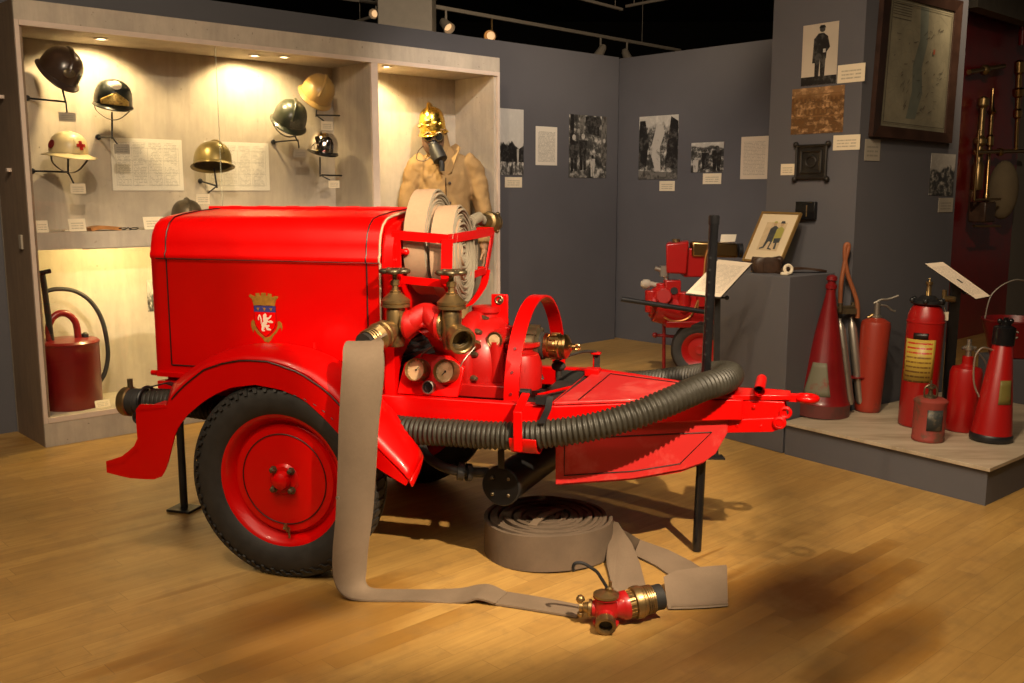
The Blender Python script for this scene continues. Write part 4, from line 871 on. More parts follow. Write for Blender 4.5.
b = MB(); b.prism([Vector((.965, -.40, .657)), Vector((.985, .27, .657)), Vector((1.54, .05, .657)), Vector((1.585, -.095, .657))], (0, 0, .012)); b.build('lid', M['pink_red'], lk, bevel=.003)
b = MB(); b.tube([(1.045, -.345, .6705), (1.06, .2, .6705), (1.50, .03, .6705)], .0025, 6); b.build('pinstripe', M['stripe'], lk)
# ---- drawbar head
b = MB(); b.prism([Vector((1.55, -.085, .645)), Vector((1.72, -.06, .652)), Vector((1.79, -.045, .652)), Vector((1.79, .045, .652)), Vector((1.72, .06, .652)), Vector((1.55, .085, .645))], (0, 0, .02)); part(b, 'drawbar_plate', RED, bevel=.003)
b = MB()
for sg in (-1, 1):
    b.prism([Vector((x, sg * .068, z)) for x, z in ((1.548, .645), (1.768, .65), (1.782, .60), (1.74, .585), (1.60, .572), (1.555, .565))], (0, sg * -.012, 0))
    b.prism([Vector((x, sg * .075, z)) for x, z in ((1.557, .567), (1.60, .572), (1.735, .588), (1.765, .57), (1.755, .545), (1.73, .533), (1.565, .518))], (0, sg * -.012, 0))
    for x, z in ((1.6, .622), (1.66, .625), (1.60, .548), (1.69, .552)): b.cyl((x, sg * .066, z), (x, sg * .076, z), .007, n=10)
part(b, 'drawbar_cheek', RED, smooth=30, bevel=.002)
b = MB(); b.torus((1.85, 0, .655), (0, 0, 1), .034, .0135, 28, 10); b.box((1.79, 0, .655), (.06, .05, .024)); part(b, 'towing_eye', RED, smooth=50)
b = MB(); b.torus((1.755, -.08, .572), (0, 1, 0), .018, .008, 20, 8); b.torus((1.775, -.07, .61), (0, 1, 0), .018, .007, 20, 8); b.cyl((1.755, -.09, .572), (1.755, .09, .572), .012, n=12); part(b, 'shackle', RED)
b = MB(); b.lathe([(.0205, 0), (.0205, .24), (.017, .24), (.017, .002)], (1.677, -.10, .692), (0, 1, 0), 20, caps=False); part(b, 'cross_handle', RED)
b = MB(); b.lathe([(.001, .1), (.0165, .1), (.0165, .104)], (1.677, -.10, .692), (0, 1, 0), 16); part(b, 'handle_bore', M['black_matt'])
# ---- dark well ahead of the pump
b = MB(); b.box((.88, .0, .60), (.16, .66, .008)); b.box((.89, .352, .618), (.20, .008, .058)); b.box((.875, -.352, .618), (.16, .008, .05)); b.box((.955, .0, .63), (.01, .68, .05)); part(b, 'well_tray', M['black_matt'])
b = MB(); b.cyl((.82, -.10, .625), (.955, .18, .625), .006, n=8); part(b, 'well_bar', RED)
b = MB(); b.box((.985, .27, .70), (.03, .012, .085)); b.box((.985, .26, .745), (.04, .04, .008)); b.box((.985, .20, .675), (.06, .06, .03)); part(b, 'strap_lug', RED, bevel=.002)
b = MB(); b.ribbon([(.99, .263, .74), (.99, .262, .67)], (.012, 0, 0), .004); b.tube(smoothpath([(.86, .02, .74), (.90, .1, .755), (.95, .2, .76), (.985, .26, .75)], 6), .006, 8); part(b, 'rubber_strap', M['rubber'])
b = MB(); b.sphere((.88, .02, .725), .03, 14, 10, (1, .8, .7)); b.cyl((.88, .02, .68), (.88, .02, .72), .012); part(b, 'grease_cup', M['rubber'])
# ---- pump
pm = thing('pump_unit', None, None); pm.parent = tr
b = MB(); b.lathe([(.10, .36), (.12, .42), (.125, .46), (.20, .47), (.205, .485), (.205, .515), (.20, .53), (.185, .54), (.18, .59), (.15, .62), (.12, .635), (.10, .64), (.10, .655), (.001, .66)], (.07, -.09, .75), (1, 0, 0), 40, mi=0)
b.build('casing', M['pump_red'], pm, smooth=40)
for k in range(12):
    a = 2 * PI * k / 12 + .2; y, z = .182 * math.cos(a), .182 * math.sin(a); b = MB(); b.lathe([(.014, 0), (.014, .012), (.008, .03), (.001, .032)], (.602, y - .09, .75 + z), (1, -.4, 0), 8); b.build('casing_nut', M['bronze'], pm)
b = MB(); b.lathe([(.09, 0), (.085, .05), (.075, .10), (.08, .16), (.095, .17), (.095, .185)], (.74, -.10, .655), (0, 0, 1), 24); b.lathe([(.055, 0), (.05, .12), (.06, .13), (.06, .15)], (.60, -.06, .82), (0, 0, 1), 20)
b.build('side_chamber', M['pump_red'], pm)
b = MB(); b.lathe([(.03, 0), (.03, .20)], (.69, -.22, .655), (0, 0, 1), 18); b.lathe([(.035, -.02), (.035, .08)], (.69, -.22, .862), (0, 1, 0), 18); b.box((.62, -.16, .88), (.16, .05, .03)); b.cyl((.36, .02, .86), (.66, .02, .90), .03); b.build('riser', M['pump_red'], pm)
b = MB(); b.lathe([(.001, .0), (.026, .0), (.030, -.004), (.033, .004), (.033, .02)], (.69, -.242, .862), (0, 1, 0), 24); b.build('end_cap', M['brass_old'], pm)
b = MB(); b.lathe([(.001, -.003), (.022, -.003), (.022, 0)], (.69, -.245, .862), (0, 1, 0), 24); b.build('end_cap_plate', M['dial'], pm)
# lower skirt lumps around the pump
b = MB(); b.lathe([(.085, 0), (.085, .10), (.07, .14), (.001, .15)], (.765, -.14, .66), (0, 0, 1), 24); b.box((.60, -.15, .67), (.36, .3, .05)); b.build('sump', M['pump_red'], pm, bevel=.004)
# gauge panel
gn = Vector((-.16, -1, .22)).normalized()
b = MB(); b.prism([Vector((.335, -.375, .657)), Vector((.585, -.375, .657)), Vector((.60, -.34, .765)), Vector((.54, -.335, .805)), Vector((.42, -.335, .81)), Vector((.355, -.34, .77))], (0, .018, .002)); b.prism([Vector((.36, -.34, .66)), Vector((.58, -.34, .66)), Vector((.56, -.2, .70)), Vector((.38, -.2, .70))], (0, 0, .05)); b.build('gauge_panel', RED, pm, bevel=.004)
for (x, z, r) in ((.421, .752, .045), (.538, .752, .046)):
    g = thing('pressure_gauge', None, None); g.parent = pm; c = Vector((x, -.36, z))
    b = MB(); b.lathe([(r * .96, -.03), (r, -.01), (r, .022), (r * .93, .03), (r * .88, .022), (r * .86, .012)], c, gn, 32, caps=False); b.build('bezel', M['brass_old'], g)
    b = MB(); b.lathe([(.001, .013), (r * .87, .013), (r * .87, .006), (.001, .006)], c, gn, 32); b.lathe([(r * .87, -.02), (r * .87, .012)], c, gn, 24); b.build('dial', M['dial'], g)
    b = MB(); x_, y_, z_ = frame(gn)
    for k in range(11):
        a = -.3 + (PI + .6) * k / 10; p = c + gn * .0135 + x_ * (r * .72 * math.cos(a)) + y_ * (r * .72 * math.sin(a)); b.tube([p, p + (x_ * math.cos(a) + y_ * math.sin(a)) * .006], .0007, 4)
    b.cyl(c + gn * .015, c + gn * .015 + (x_ * .5 + y_ * .6) * .026 * (1 if x < .5 else -1), .0013, n=6); b.cyl(c + gn * .012, c + gn * .017, .004, n=10); b.build('needle', M['black_matt'], g)
b = MB(); b.lathe([(.026, -.02), (.026, .012), (.022, .014), (.021, .008)], (.468, -.368, .688), gn, 24, caps=False); b.build('small_gauge_bezel', M['steel'], pm)
b = MB(); b.lathe([(.001, .009), (.022, .009), (.022, .0)], (.468, -.368, .688), gn, 24); b.build('small_gauge_glass', M['dial_dark'], pm)
# red tubes from pump to manifold
# manifold
YV = -.45
b = MB(); b.lathe([(.001, -.068), (.054, -.068), (.055, -.058), (.046, -.050), (.030, -.03), (.012, -.012), (.012, .012), (.030, .03), (.046, .050), (.055, .058), (.054, .068), (.001, .068)], (.482, YV, .94), (1, 0, 0), 28)
b.lathe([(.045, 0), (.043, .08), (.06, .16), (.075, .22)], (.482, YV + .02, .95), (.12, .85, -.45), 24); b.tube(smoothpath([(.418, YV, .94), (.438, YV + .005, .952), (.46, YV + .02, .972), (.482, YV + .03, .98), (.504, YV + .02, .972), (.526, YV + .005, .952), (.546, YV, .94)], 5), .040, 20)
b.build('manifold', M['pump_red'], pm, smooth=50)
for (vx, out, nm) in ((.371, Vector((-.28, -.92, -.22)), 'left'), (.592, Vector((.62, -.72, -.25)), 'right')):
    va = thing('gate_valve', None, None); va.parent = pm; c = Vector((vx, YV, .932)); out = out.normalized()
    b = MB(); b.lathe([(.001, -.075), (.035, -.075), (.042, -.05), (.044, -.01), (.044, .055), (.040, .07)], c, (0, 0, 1), 28, sy=.8)
    b.lathe([(.045, .070), (.054, .073), (.054, .083), (.050, .085), (.054, .088), (.054, .098), (.046, .104), (.030, .118), (.024, .124)], c, (0, 0, 1), 28); b.build('valve_body', M['brass_old'], va, smooth=40)
    b = MB(); b.lathe([(.020, .120), (.020, .132), (.013, .135), (.012, .150), (.017, .153), (.017, .168), (.010, .174), (.008, .205)], c, (0, 0, 1), 6); b.lathe([(.008, .17), (.007, .215)], c, (0, 0, 1), 12); b.build('stem', M['brass_old'], va)
    hw = MB(); hc = c + Vector((0, 0, .205)); n_ = 60; rs = []
    pts = [hc + Vector(((.046 + .006 * math.cos(5 * 2 * PI * k / n_)) * math.cos(2 * PI * k / n_), (.046 + .006 * math.cos(5 * 2 * PI * k / n_)) * math.sin(2 * PI * k / n_), 0)) for k in range(n_)]
    hw.tube(pts, .0095, 8, close=True)
    for k in range(5):
        a = 2 * PI * k / 5 + PI / 5; hw.cyl(hc, hc + Vector((.042 * math.cos(a), .042 * math.sin(a), 0)), .006, n=8)
    for k in range(5): a = 2 * PI * k / 5; hw.sphere(hc + Vector((.045 * math.cos(a), .045 * math.sin(a), 0)), .0135, 10, 8, (1, 1, .85))
    hw.lathe([(.013, -.01), (.014, .008), (.008, .012)], hc, (0, 0, 1), 12); hw.build('handwheel', M['bronze'], va, smooth=50)
    for k in range(0): pass
    mf = 1 if vx < .45 else -1
    b = MB(); b.lathe([(.036, 0), (.046, .003), (.048, .006), (.048, .012), (.046, .014)], c + Vector((mf * .030, 0, .012)), (mf, 0, 0), 24); b.build('flange', M['brass_old'], va)
    b = MB(); L0 = c + Vector((0, 0, -.005))
    if nm == 'left': b.lathe([(.036, .02), (.038, .05), (.048, .056), (.050, .075), (.046, .08), (.050, .085), (.052, .105), (.044, .115), (.040, .12), (.001, .12)], L0, out, 28); b.build('coupling', M['brass_old'], va)
    else:
        b.lathe([(.034, .02), (.036, .05), (.044, .056), (.046, .09), (.050, .094), (.050, .112), (.042, .114), (.038, .11), (.036, .06), (.03, .04), (.001, .04)], L0, out, 32, caps=False); b.build('coupling', M['brass_old'], va)
        b = MB()
        for k in (.055, .07, .085): b.torus(L0 + out * k, out, .036, .0035, 28, 6)
        b.lathe([(.001, .045), (.035, .045), (.035, .05)], L0, out, 20); b.build('outlet_bore', M['bronze'], va)
        b = MB(); b.lathe([(.05, .112), (.056, .106), (.055, .098)], L0 - Vector((0, 0, .006)), out, 6); 
# cover plate below right outlet
b = MB(); b.lathe([(.001, .0), (.045, .0), (.045, .012), (.03, .016)], (.60, -.28, .845), (.3, -.5, -.8), 24); b.build('blank_cap', M['brass_old'], pm)
b = MB(); b.tube(smoothpath([(.60, -.27, .87), (.50, -.32, .855), (.44, -.34, .82), (.425, -.345, .80)], 6), .0025, 6); b.tube(smoothpath([(.64, -.26, .86), (.60, -.33, .80), (.585, -.34, .77)], 6), .0025, 6); b.build('gauge_pipe', M['steel'], pm)
# tall tab bracket
b = MB(); b.box((.655, -.06, .955), (.07, .012, .13)); b.box((.665, -.08, .885), (.09, .06, .02)); b.build('tab_bracket', RED, pm, bevel=.004)
b = MB(); b.torus((.655, -.068, .998), (0, 1, 0), .015, .004, 16, 6); b.sphere((.66, -.07, .995), .009, 10, 8); b.build('tab_pin', M['bronze'], pm)
# hoop guard
b = MB(); pts = [Vector((.79, .02 + .375 * math.cos(a), .645 + .362 * math.sin(a))) for a in [PI * k / 30 for k in range(31)]]
pts = [Vector((.79, .395, .60))] + pts + [Vector((.79, -.355, .60))]
b.ribbon(pts, Vector((.029, 0, 0)), .010); b.build('hoop_guard', RED, pm, bevel=.001, smooth=40)
b = MB()
for (a) in (.9 * PI, .82 * PI, .97 * PI): b.cyl((.79, .02 + .379 * math.cos(a), .645 + .366 * math.sin(a)), (.79, .02 + .385 * math.cos(a), .645 + .372 * math.sin(a)), .006, n=8)
b.build('hoop_bolt', M['dark_red'], pm)
# suction inlet adapters
C1 = Vector((.738, -.05, .818))
b = MB(); b.lathe([(.05, -.02), (.072, -.01), (.078, .01), (.078, .03), (.071, .034), (.078, .04), (.078, .075), (.066, .082), (.06, .088), (.001, .088)], C1, (1, 0, 0), 32)
for k in range(8):
    a = 2 * PI * k / 8; b.box(C1 + Vector((.045, .077 * math.cos(a), .077 * math.sin(a))), (.075, .016, .012), Matrix.Rotation(a + PI / 2, 3, 'X'))
b.build('suction_coupling', M['bronze'], pm, smooth=35)
b = MB(); b.lathe([(.056, .088), (.056, .10), (.048, .104)], C1, (1, 0, 0), 28); b.build('rubber_seal', M['rubber'], pm)
b = MB(); b.lathe([(.040, .10), (.050, .105), (.051, .12), (.045, .124), (.046, .150), (.051, .154), (.051, .164), (.047, .168), (.047, .178), (.050, .182), (.049, .192), (.042, .197), (.030, .205), (.018, .208), (.012, .215), (.012, .228), (.001, .23)], C1, (1, 0, 0), 30)
for k in range(6):
    a = 2 * PI * k / 6 + .3; b.box(C1 + Vector((.145, .049 * math.cos(a), .049 * math.sin(a))), (.035, .012, .01), Matrix.Rotation(a + PI / 2, 3, 'X'))
b.build('brass_adapter', M['brass'], pm, smooth=35)
b = MB(); b.torus(C1 + Vector((.235, 0, 0)), (0, 1, 0), .01, .004, 14, 6); b.build('cap_ring', M['brass'], pm)
b = MB(); b.prism([Vector((.80, -.11, .75)), Vector((.84, -.13, .70)), Vector((.855, -.125, .695)), Vector((.82, -.10, .755))], (0, .012, 0)); b.build('coupling_latch', M['rubber'], pm)
# ---- exhaust muffler & pipe
b = MB(); A = Vector((.762, -.40, .333)); B = Vector((.83, .20, .338)); b.cyl(A, B, .073, n=36); b.lathe([(.073, 0), (.077, .004), (.077, .018), (.073, .02)], A, B - A, 36); part(b, 'muffler', M['black'], smooth=40)
b = MB(); d_ = (A - B).normalized()
for k in range(4):
    a = PI / 4 + k * PI / 2; p = A + d_ * .001 + Vector((.045 * math.cos(a), 0, .045 * math.sin(a))); b.sphere(p, .008, 8, 6)
part(b, 'muffler_rivet', M['bronze'])
b = MB(); b.tube(smoothpath([(.36, -.20, .52), (.42, -.33, .44), (.50, -.40, .405), (.60, -.42, .385), (.70, -.36, .37)], 8), .019, 14); part(b, 'exhaust_pipe', M['rubber'])
b = MB(); b.cyl((.60, -.42, .385), (.622, -.412, .381), .034, n=16); b.cyl((.63, -.41, .38), (.645, -.40, .378), .034, n=16); part(b, 'pipe_flange', M['black'])
b = MB(); b.ribbon([(.775, -.41, .56), (.772, -.425, .47), (.772, -.42, .41)], (.012, 0, 0), .006); part(b, 'muffler_strap', M['black'])
# ---- hose cradle clamp
YC = -.50
b = MB(); b.ribbon([(.865, -.405, .70), (.868, -.43, .70), (.875, YC - .062, .66), (.878, YC - .068, .57), (.878, YC - .065, .52)], (.016, 0, 0), .008)
b.ribbon([Vector((.893, YC + .062 * math.cos(a), .566 + .062 * math.sin(a))) for a in [PI + (PI) * k / 12 for k in range(13)]] , (.05, 0, 0), .007)
b.ribbon([Vector((.893, YC + .062, .566)), Vector((.893, -.39, .60))], (.05, 0, 0), .007)
part(b, 'hose_cradle', RED, bevel=.002)
b = MB(); b.cyl((.845, -.42, .705), (.885, -.42, .705), .012, n=10); b.box((.925, -.40, .675), (.05, .03, .03)); b.ribbon([(.955, -.41, .69), (.955, -.445, .65), (.955, YC - .04, .62)], (.012, 0, 0), .005); part(b, 'cradle_strap', M['black'])
b = MB(); b.ribbon([Vector((.795, -YC - .062 * math.cos(a), .555 + .062 * math.sin(a))) for a in [PI + PI * k / 12 for k in range(13)]], (.05, 0, 0), .007); b.ribbon([Vector((.795, -YC - .062, .555)), Vector((.795, .39, .60))], (.05, 0, 0), .007); part(b, 'hose_cradle', RED)
# rear hose clamp
b = MB(); b.torus((-.70, YC, .59), (1, 0, 0), .058, .007, 28, 8); b.torus((-.70, YC - .06, .535), (0, 1, 0), .018, .008, 16, 8); b.ribbon([(-.70, YC, .645), (-.62, YC + .03, .665), (-.56, YC + .06, .64)], (.0, .014, 0), .006); b.box((-.62, -.44, .62), (.2, .02, .02)); part(b, 'rear_hose_clamp', M['black'])
# ---- hose basket
BK = thing('hose_basket', None, None); BK.parent = tr
def strip(pts, wv, th=.007, nm='rail'): b = MB(); b.ribbon(pts, wv, th); b.build(nm, RED, BK, bevel=.001)
P_ = [(.325, -.364, 1.266), (.546, -.364, 1.252), (.505, .325, 1.253), (.335, .325, 1.255)]
Q_ = [(.335, -.356, 1.098), (.538, -.358, 1.085), (.495, .262, 1.088), (.335, .262, 1.09)]
b = MB(); b.ribbon(P_, (0, 0, .0175), .007); b.build('top_rail', RED, BK)
b = MB(); b.ribbon(Q_, (0, 0, .015), .007); b.build('lower_rail', RED, BK)
b = MB(); b.ribbon([P_[1], Q_[1]], (.020, .006, 0), .007); b.build('upright', RED, BK)
b = MB(); b.ribbon([P_[2], Q_[2]], (-.002, .022, 0), .007); b.build('upright', RED, BK)
b = MB(); b.ribbon([(.345, -.365, 1.275), (.345, -.358, 1.07)], (.014, 0, 0), .007); b.build('upright', RED, BK)
b = MB(); b.ribbon(smoothpath([Q_[2], (.495, .22, 1.03), (.49, .14, .985), (.48, .05, .955), (.44, -.02, .955), (.34, -.04, .97)], 5), (0.008, .022, 0), .007); b.build('bottom_strap', RED, BK)
b = MB(); b.ribbon(smoothpath([Q_[1], (.55, -.31, 1.02), (.52, -.26, .975), (.46, -.21, .955), (.34, -.19, .965)], 5), (.008, .020, 0), .007); b.build('bottom_strap', RED, BK)
# ---- painted crest on the bonnet side
cr = thing('painted_crest', None, None); cr.parent = tr
def flat(nm, polys, m, lift, par=cr):
    b = MB()
    for poly in polys: b.prism([Vector((x, -.4006 - lift, z)) for x, z in poly], (0, .0006, 0))
    return b.build(nm, m, par, smooth=0)
cx0, w_ = -.207, .0505; X = lambda u: (u - 255) / 525 * .222 + cx0 + .0; Z = lambda v: 1.035 - (v - 120) / 683 * .288
def pg(pts): return [(X(u), Z(v)) for u, v in pts]
gold = plain('dull_gold_paint', (.24, .115, .012, 1), .5, var=.25, scale=60); blue = plain('heraldic_blue', (.03, .03, .16, 1), .45); white = plain('heraldic_white', (.6, .5, .4, 1), .5, var=.1)
shield = [(145, 245), (368, 245), (368, 395), (350, 445), (310, 495), (258, 535), (205, 495), (165, 445), (147, 395)]
flat('outline', [pg([(141, 241), (372, 241), (372, 397), (354, 449), (312, 500), (258, 541), (201, 499), (161, 449), (143, 397)])], M['stripe'], .0002)
flat('shield', [pg(shield)], RED, .0008); flat('blue_chief', [pg([(145, 245), (368, 245), (368, 302), (145, 302)])], blue, .0014)
flat('mural_crown', [pg([(95, 160), (108, 138), (140, 150), (150, 158), (168, 155), (164, 130), (205, 125), (212, 150), (226, 148), (226, 122), (275, 122), (275, 148), (290, 150), (296, 126), (338, 132), (332, 155), (352, 160), (362, 148), (402, 152), (396, 172), (380, 180), (362, 245), (300, 238), (255, 243), (205, 238), (142, 245), (128, 185)])], gold, .0010)
fl = []
for u in (187, 255, 322): fl += [pg([(u - 20, 262), (u - 5, 266), (u, 258), (u + 5, 266), (u + 20, 262), (u + 8, 276), (u + 6, 288), (u - 6, 288), (u - 8, 276)])]
flat('fleur_de_lis', fl, gold, .0020)
lion = [[(238, 330), (262, 312), (275, 330), (272, 352), (300, 352), (312, 332), (330, 330), (318, 352), (300, 366), (285, 372), (290, 385), (318, 378), (340, 390), (338, 402), (300, 402), (280, 395), (278, 410), (262, 420), (280, 425), (300, 420), (302, 435), (286, 445), (300, 455), (318, 462), (312, 474), (272, 472), (262, 448), (250, 440), (248, 460), (234, 465), (250, 472), (250, 484), (225, 484), (215, 470), (222, 440), (216, 425), (226, 402), (242, 392), (236, 370), (240, 352)],
        [(180, 365), (190, 335), (205, 325), (218, 350), (224, 378), (218, 412), (210, 412), (212, 380), (204, 350), (196, 348), (190, 370), (196, 380), (186, 382)]]
flat('white_lion', [pg(l_) for l_ in lion], white, .0020)
flat('scroll', [pg([(105, 430), (112, 395), (128, 378), (142, 392), (146, 430), (170, 470), (215, 520), (255, 545), (300, 530), (345, 490), (372, 460), (385, 425), (385, 392), (402, 382), (428, 400), (434, 440), (424, 475), (420, 440), (395, 455), (372, 492), (335, 525), (315, 560), (285, 590), (240, 580), (222, 550), (170, 510), (135, 465), (128, 500), (118, 480)])], gold, .0004)
# ================================================================= hoses of the trailer
def TP(x, y=None, z=None):
    if z is None: return TM @ Vector(x)
    return TM @ Vector((x, y, z))
TXd = (TM.to_3x3() @ Vector((1, 0, 0))); TYd = (TM.to_3x3() @ Vector((0, 1, 0)))
# ---- corrugated suction hose
path = [(-.72, -.50, .585), (-.60, -.48, .588), (-.40, -.474, .575), (0, -.472, .565), (.25, -.474, .556), (.42, -.495, .549), (.60, -.50, .552), (.80, -.50, .556), (.95, -.50, .572), (1.12, -.48, .605), (1.26, -.435, .645), (1.38, -.37, .69), (1.48, -.28, .728), (1.545, -.17, .735), (1.565, -.05, .732), (1.555, .07, .718), (1.50, .20, .695), (1.40, .30, .660), (1.24, .39, .615), (1.06, .47, .578), (.9, .50, .575), (.6, .50, .552), (.42, .49, .552), (.2, .474, .555), (-.5, .474, .57)]
sm = smoothpath([TP(p) for p in path], 30)
# resample evenly and corrugate
Ls = [0]
for i in range(1, len(sm)): Ls.append(Ls[-1] + (sm[i] - sm[i - 1]).length)
pitch = .0185; N = int(Ls[-1] / pitch * 5); pts = []; rr = []; i = 1
for k in range(N + 1):
    d = Ls[-1] * k / N
    while i < len(Ls) - 1 and Ls[i] < d: i += 1
    pts.append(sm[i - 1].lerp(sm[i], (d - Ls[i - 1]) / (Ls[i] - Ls[i - 1]))); rr.append(.0485 + .0042 * math.cos(2 * PI * d / pitch))
sh = thing('suction_hose', 'black corrugated suction hose strapped along the trailer and looped over its drawbar', 'suction hose', TP((-.72, -.5, .53)))
b = MB(); b.tube(pts, rr, 20); b.build('corrugated_hose', M['suction'], sh, world=True, smooth=70)
b = MB(); b.lathe([(.052, 0), (.056, .006), (.056, .03), (.05, .034), (.054, .038), (.054, .07), (.048, .075)], TP((-.70, -.5, .585)), -TXd, 32); b.build('hose_ferrule', M['rubber'], sh, world=True, smooth=40)
b = MB(); b.lathe([(.056, .07), (.060, .074), (.060, .10), (.055, .108), (.03, .114), (.001, .114)], TP((-.70, -.5, .585)), -TXd, 36); b.build('brass_cap', M['brass_old'], sh, world=True)
b = MB(); b.cyl(TP((-.775, -.5, .64)), TP((-.775, -.5, .678)), .011, n=12); b.build('cap_lug', M['bronze'], sh, world=True)
# ---- rolled hoses in the basket
def coil(name, lab, c, axis, R0, wid, turns, th, mats, squash=1.0, parent_parts=None, up=None, r_in=.03, pinch=None, jit=.0):
    o = thing(name, lab, 'fire hose', c); x, y, z = frame(axis, up)
    b = MB(); n = 44; per = (R0 - r_in) / turns; pp_ = []
    tot = int(turns * n)
    for k in range(tot + 1):
        a = 2 * PI * k / n; r = r_in + per * k / n + jit * math.sin(a * 2.3 + k * .013) * .5
        p = x * (r * math.cos(a)) + y * (r * squash * math.sin(a))
        if pinch: p += pinch(a, r, x, y)
        pp_.append(Vector(c) + p)
    rs = []
    for k, p in enumerate(pp_):
        tng = pp_[min(k + 1, tot)] - pp_[max(k - 1, 0)]; nn = tng.cross(z).normalized(); wob = z * (.004 * math.sin(k * .37) + .003 * math.sin(k * .11))
        h_ = per * .40
        rs.append([p - nn * h_ - z * wid / 2 + wob, p - z * (wid / 2 + .003) + wob, p + nn * h_ - z * wid / 2 + wob, p + nn * h_ * 1.05 + wob, p + nn * h_ + z * wid / 2 + wob, p + z * (wid / 2 + .003) + wob, p - nn * h_ + z * wid / 2 + wob, p - nn * h_ * 1.05 + wob])
    nq = 8; vs = [q for r in rs for q in r]
    for i in range(len(rs) - 1):
        fs = []; 
    b.v += vs
    for i in range(len(rs) - 1):
        for q in range(nq):
            b.f.append((i * nq + q, i * nq + (q + 1) % nq, (i + 1) * nq + (q + 1) % nq, (i + 1) * nq + q)); b.m.append(0 if q in (2, 3) and True else 1)
    b.f.append(tuple(range(nq))); b.m.append(0); b.f.append(tuple((len(rs) - 1) * nq + q for q in range(nq))); b.m.append(0)
    b.build('rolled_hose', mats, o, world=True, smooth=50); return o, pp_[-1], x, y, z
c1 = TP((.386, -.122, 1.230)); ax1 = (TM.to_3x3() @ Vector((1, .06, .02)))
r1, e1, *_ = coil('rolled_fire_hose', 'larger pale canvas hose roll in the basket, next to the bonnet', c1, ax1, .218, .084, 15, .016, [M['canvas_light'], M['canvas_edge']], .96, jit=.004)
c2 = TP((.484, -.130, 1.184)); ax2 = (TM.to_3x3() @ Vector((1, .10, .05)))
r2, e2, *_ = coil('rolled_fire_hose', 'smaller pale canvas hose roll at the front of the basket', c2, ax2, .202, .084, 15, .016, [M['canvas_light'], M['canvas_edge']], .95, jit=.006)
for rr_, nm in ((r2, 'tail'),):
    b = MB(); q = [TP(.56, -.02, 1.19), TP(.57, .10, 1.30), TP(.53, .14, 1.22), TP(.55, .10, 1.08), TP(.54, .02, 1.0)]
    b.ribbon(smoothpath([TP(.44, .06, 1.30), TP(.44, .11, 1.31), TP(.44, .15, 1.24), TP(.44, .16, 1.12), TP(.44, .12, 1.02), TP(.44, .03, .985)], 6), TXd * .04, .012); b.ribbon(smoothpath([TP(.44, .08, 1.28), TP(.44, .115, 1.23), TP(.44, .125, 1.12), TP(.44, .09, 1.04), TP(.44, .03, 1.01)], 6), TXd * .042, .012); b.ribbon(smoothpath([TP(.44, .16, 1.28), TP(.44, .19, 1.22), TP(.44, .19, 1.12), TP(.44, .14, 1.03)], 6), TXd * .038, .012); b.build('hose_tail', M['canvas_edge'], rr_, world=True)
# brass coupling end of the rolled hose
bcp = thing('hose_coupling', 'weathered brass coupling lying behind the hose rolls at the basket rear', 'coupling', TP(.47, .30, 1.29))
b = MB(); A = TP(.445, .355, 1.300); B = TP(.465, .51, 1.282); d_ = B - A; b.lathe([(.026, 0), (.03, .01), (.03, .05), (.042, .055), (.046, .065), (.046, .085), (.038, .092), (.04, .10), (.044, .105), (.044, .125), (.030, .13), (.028, .115)], A, d_, 26, caps=False); b.build('coupling_body', M['brass_old'], bcp, world=True)
b = MB()
for k in range(3):
    a = 2 * PI * k / 3; x, y, z = frame(d_); b.sphere(A + z * .115 + x * (.044 * math.cos(a)) + y * (.044 * math.sin(a)), .011, 8, 6)
b.build('coupling_lug', M['brass_old'], bcp, world=True)
b = MB(); b.tube([A, A - d_.normalized() * .03, TP(.455, .28, 1.315), TP(.45, .19, 1.30)], .024, 12); b.build('hose_stub', M['canvas_edge'], bcp, world=True)
# ---- flat hose hanging from the left valve and lying on the floor
fh = thing('flat_delivery_hose', 'brown flat canvas hose hanging from the left brass valve to the floor', 'fire hose', TP(.33, -.76, 0))
out = Vector((-.28, -.92, -.22)).normalized(); vl = Vector((.371, -.45, .927)) + out * .11
q0 = TP(vl)
cl = [vl + out * .01, vl + out * .05, Vector((.338, -.645, .897)), Vector((.352, -.695, .882)), Vector((.370, -.735, .84)), Vector((.372, -.757, .76)), Vector((.36, -.765, .62)), Vector((.348, -.765, .45)), Vector((.335, -.765, .30)), Vector((.318, -.765, .18)), Vector((.312, -.765, .09)), Vector((.322, -.768, .035)), Vector((.36, -.765, .010)), Vector((.45, -.742, .006)), Vector((.58, -.705, .006)), Vector((.68, -.685, .008)), Vector((.74, -.675, .020)), Vector((.785, -.668, .028)), Vector((.84, -.663, .012)), Vector((.85, -.655, .007)), Vector((.98, -.665, .007)), Vector((1.06, -.675, .007)), Vector((1.14, -.685, .007))]
wv = [Vector((.05, -.01, .02)), Vector((.055, -.01, .02)), Vector((.07, 0, .0)), Vector((.076, 0, .0)), Vector((.078, 0, .0)), Vector((.078, 0, .0)), Vector((.074, 0, 0)), Vector((.072, 0, 0)), Vector((.062, .02, 0)), Vector((.054, .032, 0)), Vector((.045, .042, 0)), Vector((.028, .05, .0)), Vector((.014, .052, 0)), Vector((.008, .052, 0)), Vector((.008, .052, 0)), Vector((.008, .05, .008)), Vector((.008, .05, .012)), Vector((.008, .05, .006)), Vector((.006, .052, 0)), Vector((.006, .054, 0)), Vector((.006, .052, 0)), Vector((.008, .048, 0)), Vector((.008, .045, 0))]
cls = smoothpath(cl, 6); wvs = smoothpath(wv, 6)
M3 = TM.to_3x3()
b = MB(); b.ribbon([TP(p) for p in cls], [M3 @ w_ for w_ in wvs], .007); b.build('canvas_hose', M['canvas'], fh, world=True, smooth=50)
b = MB()
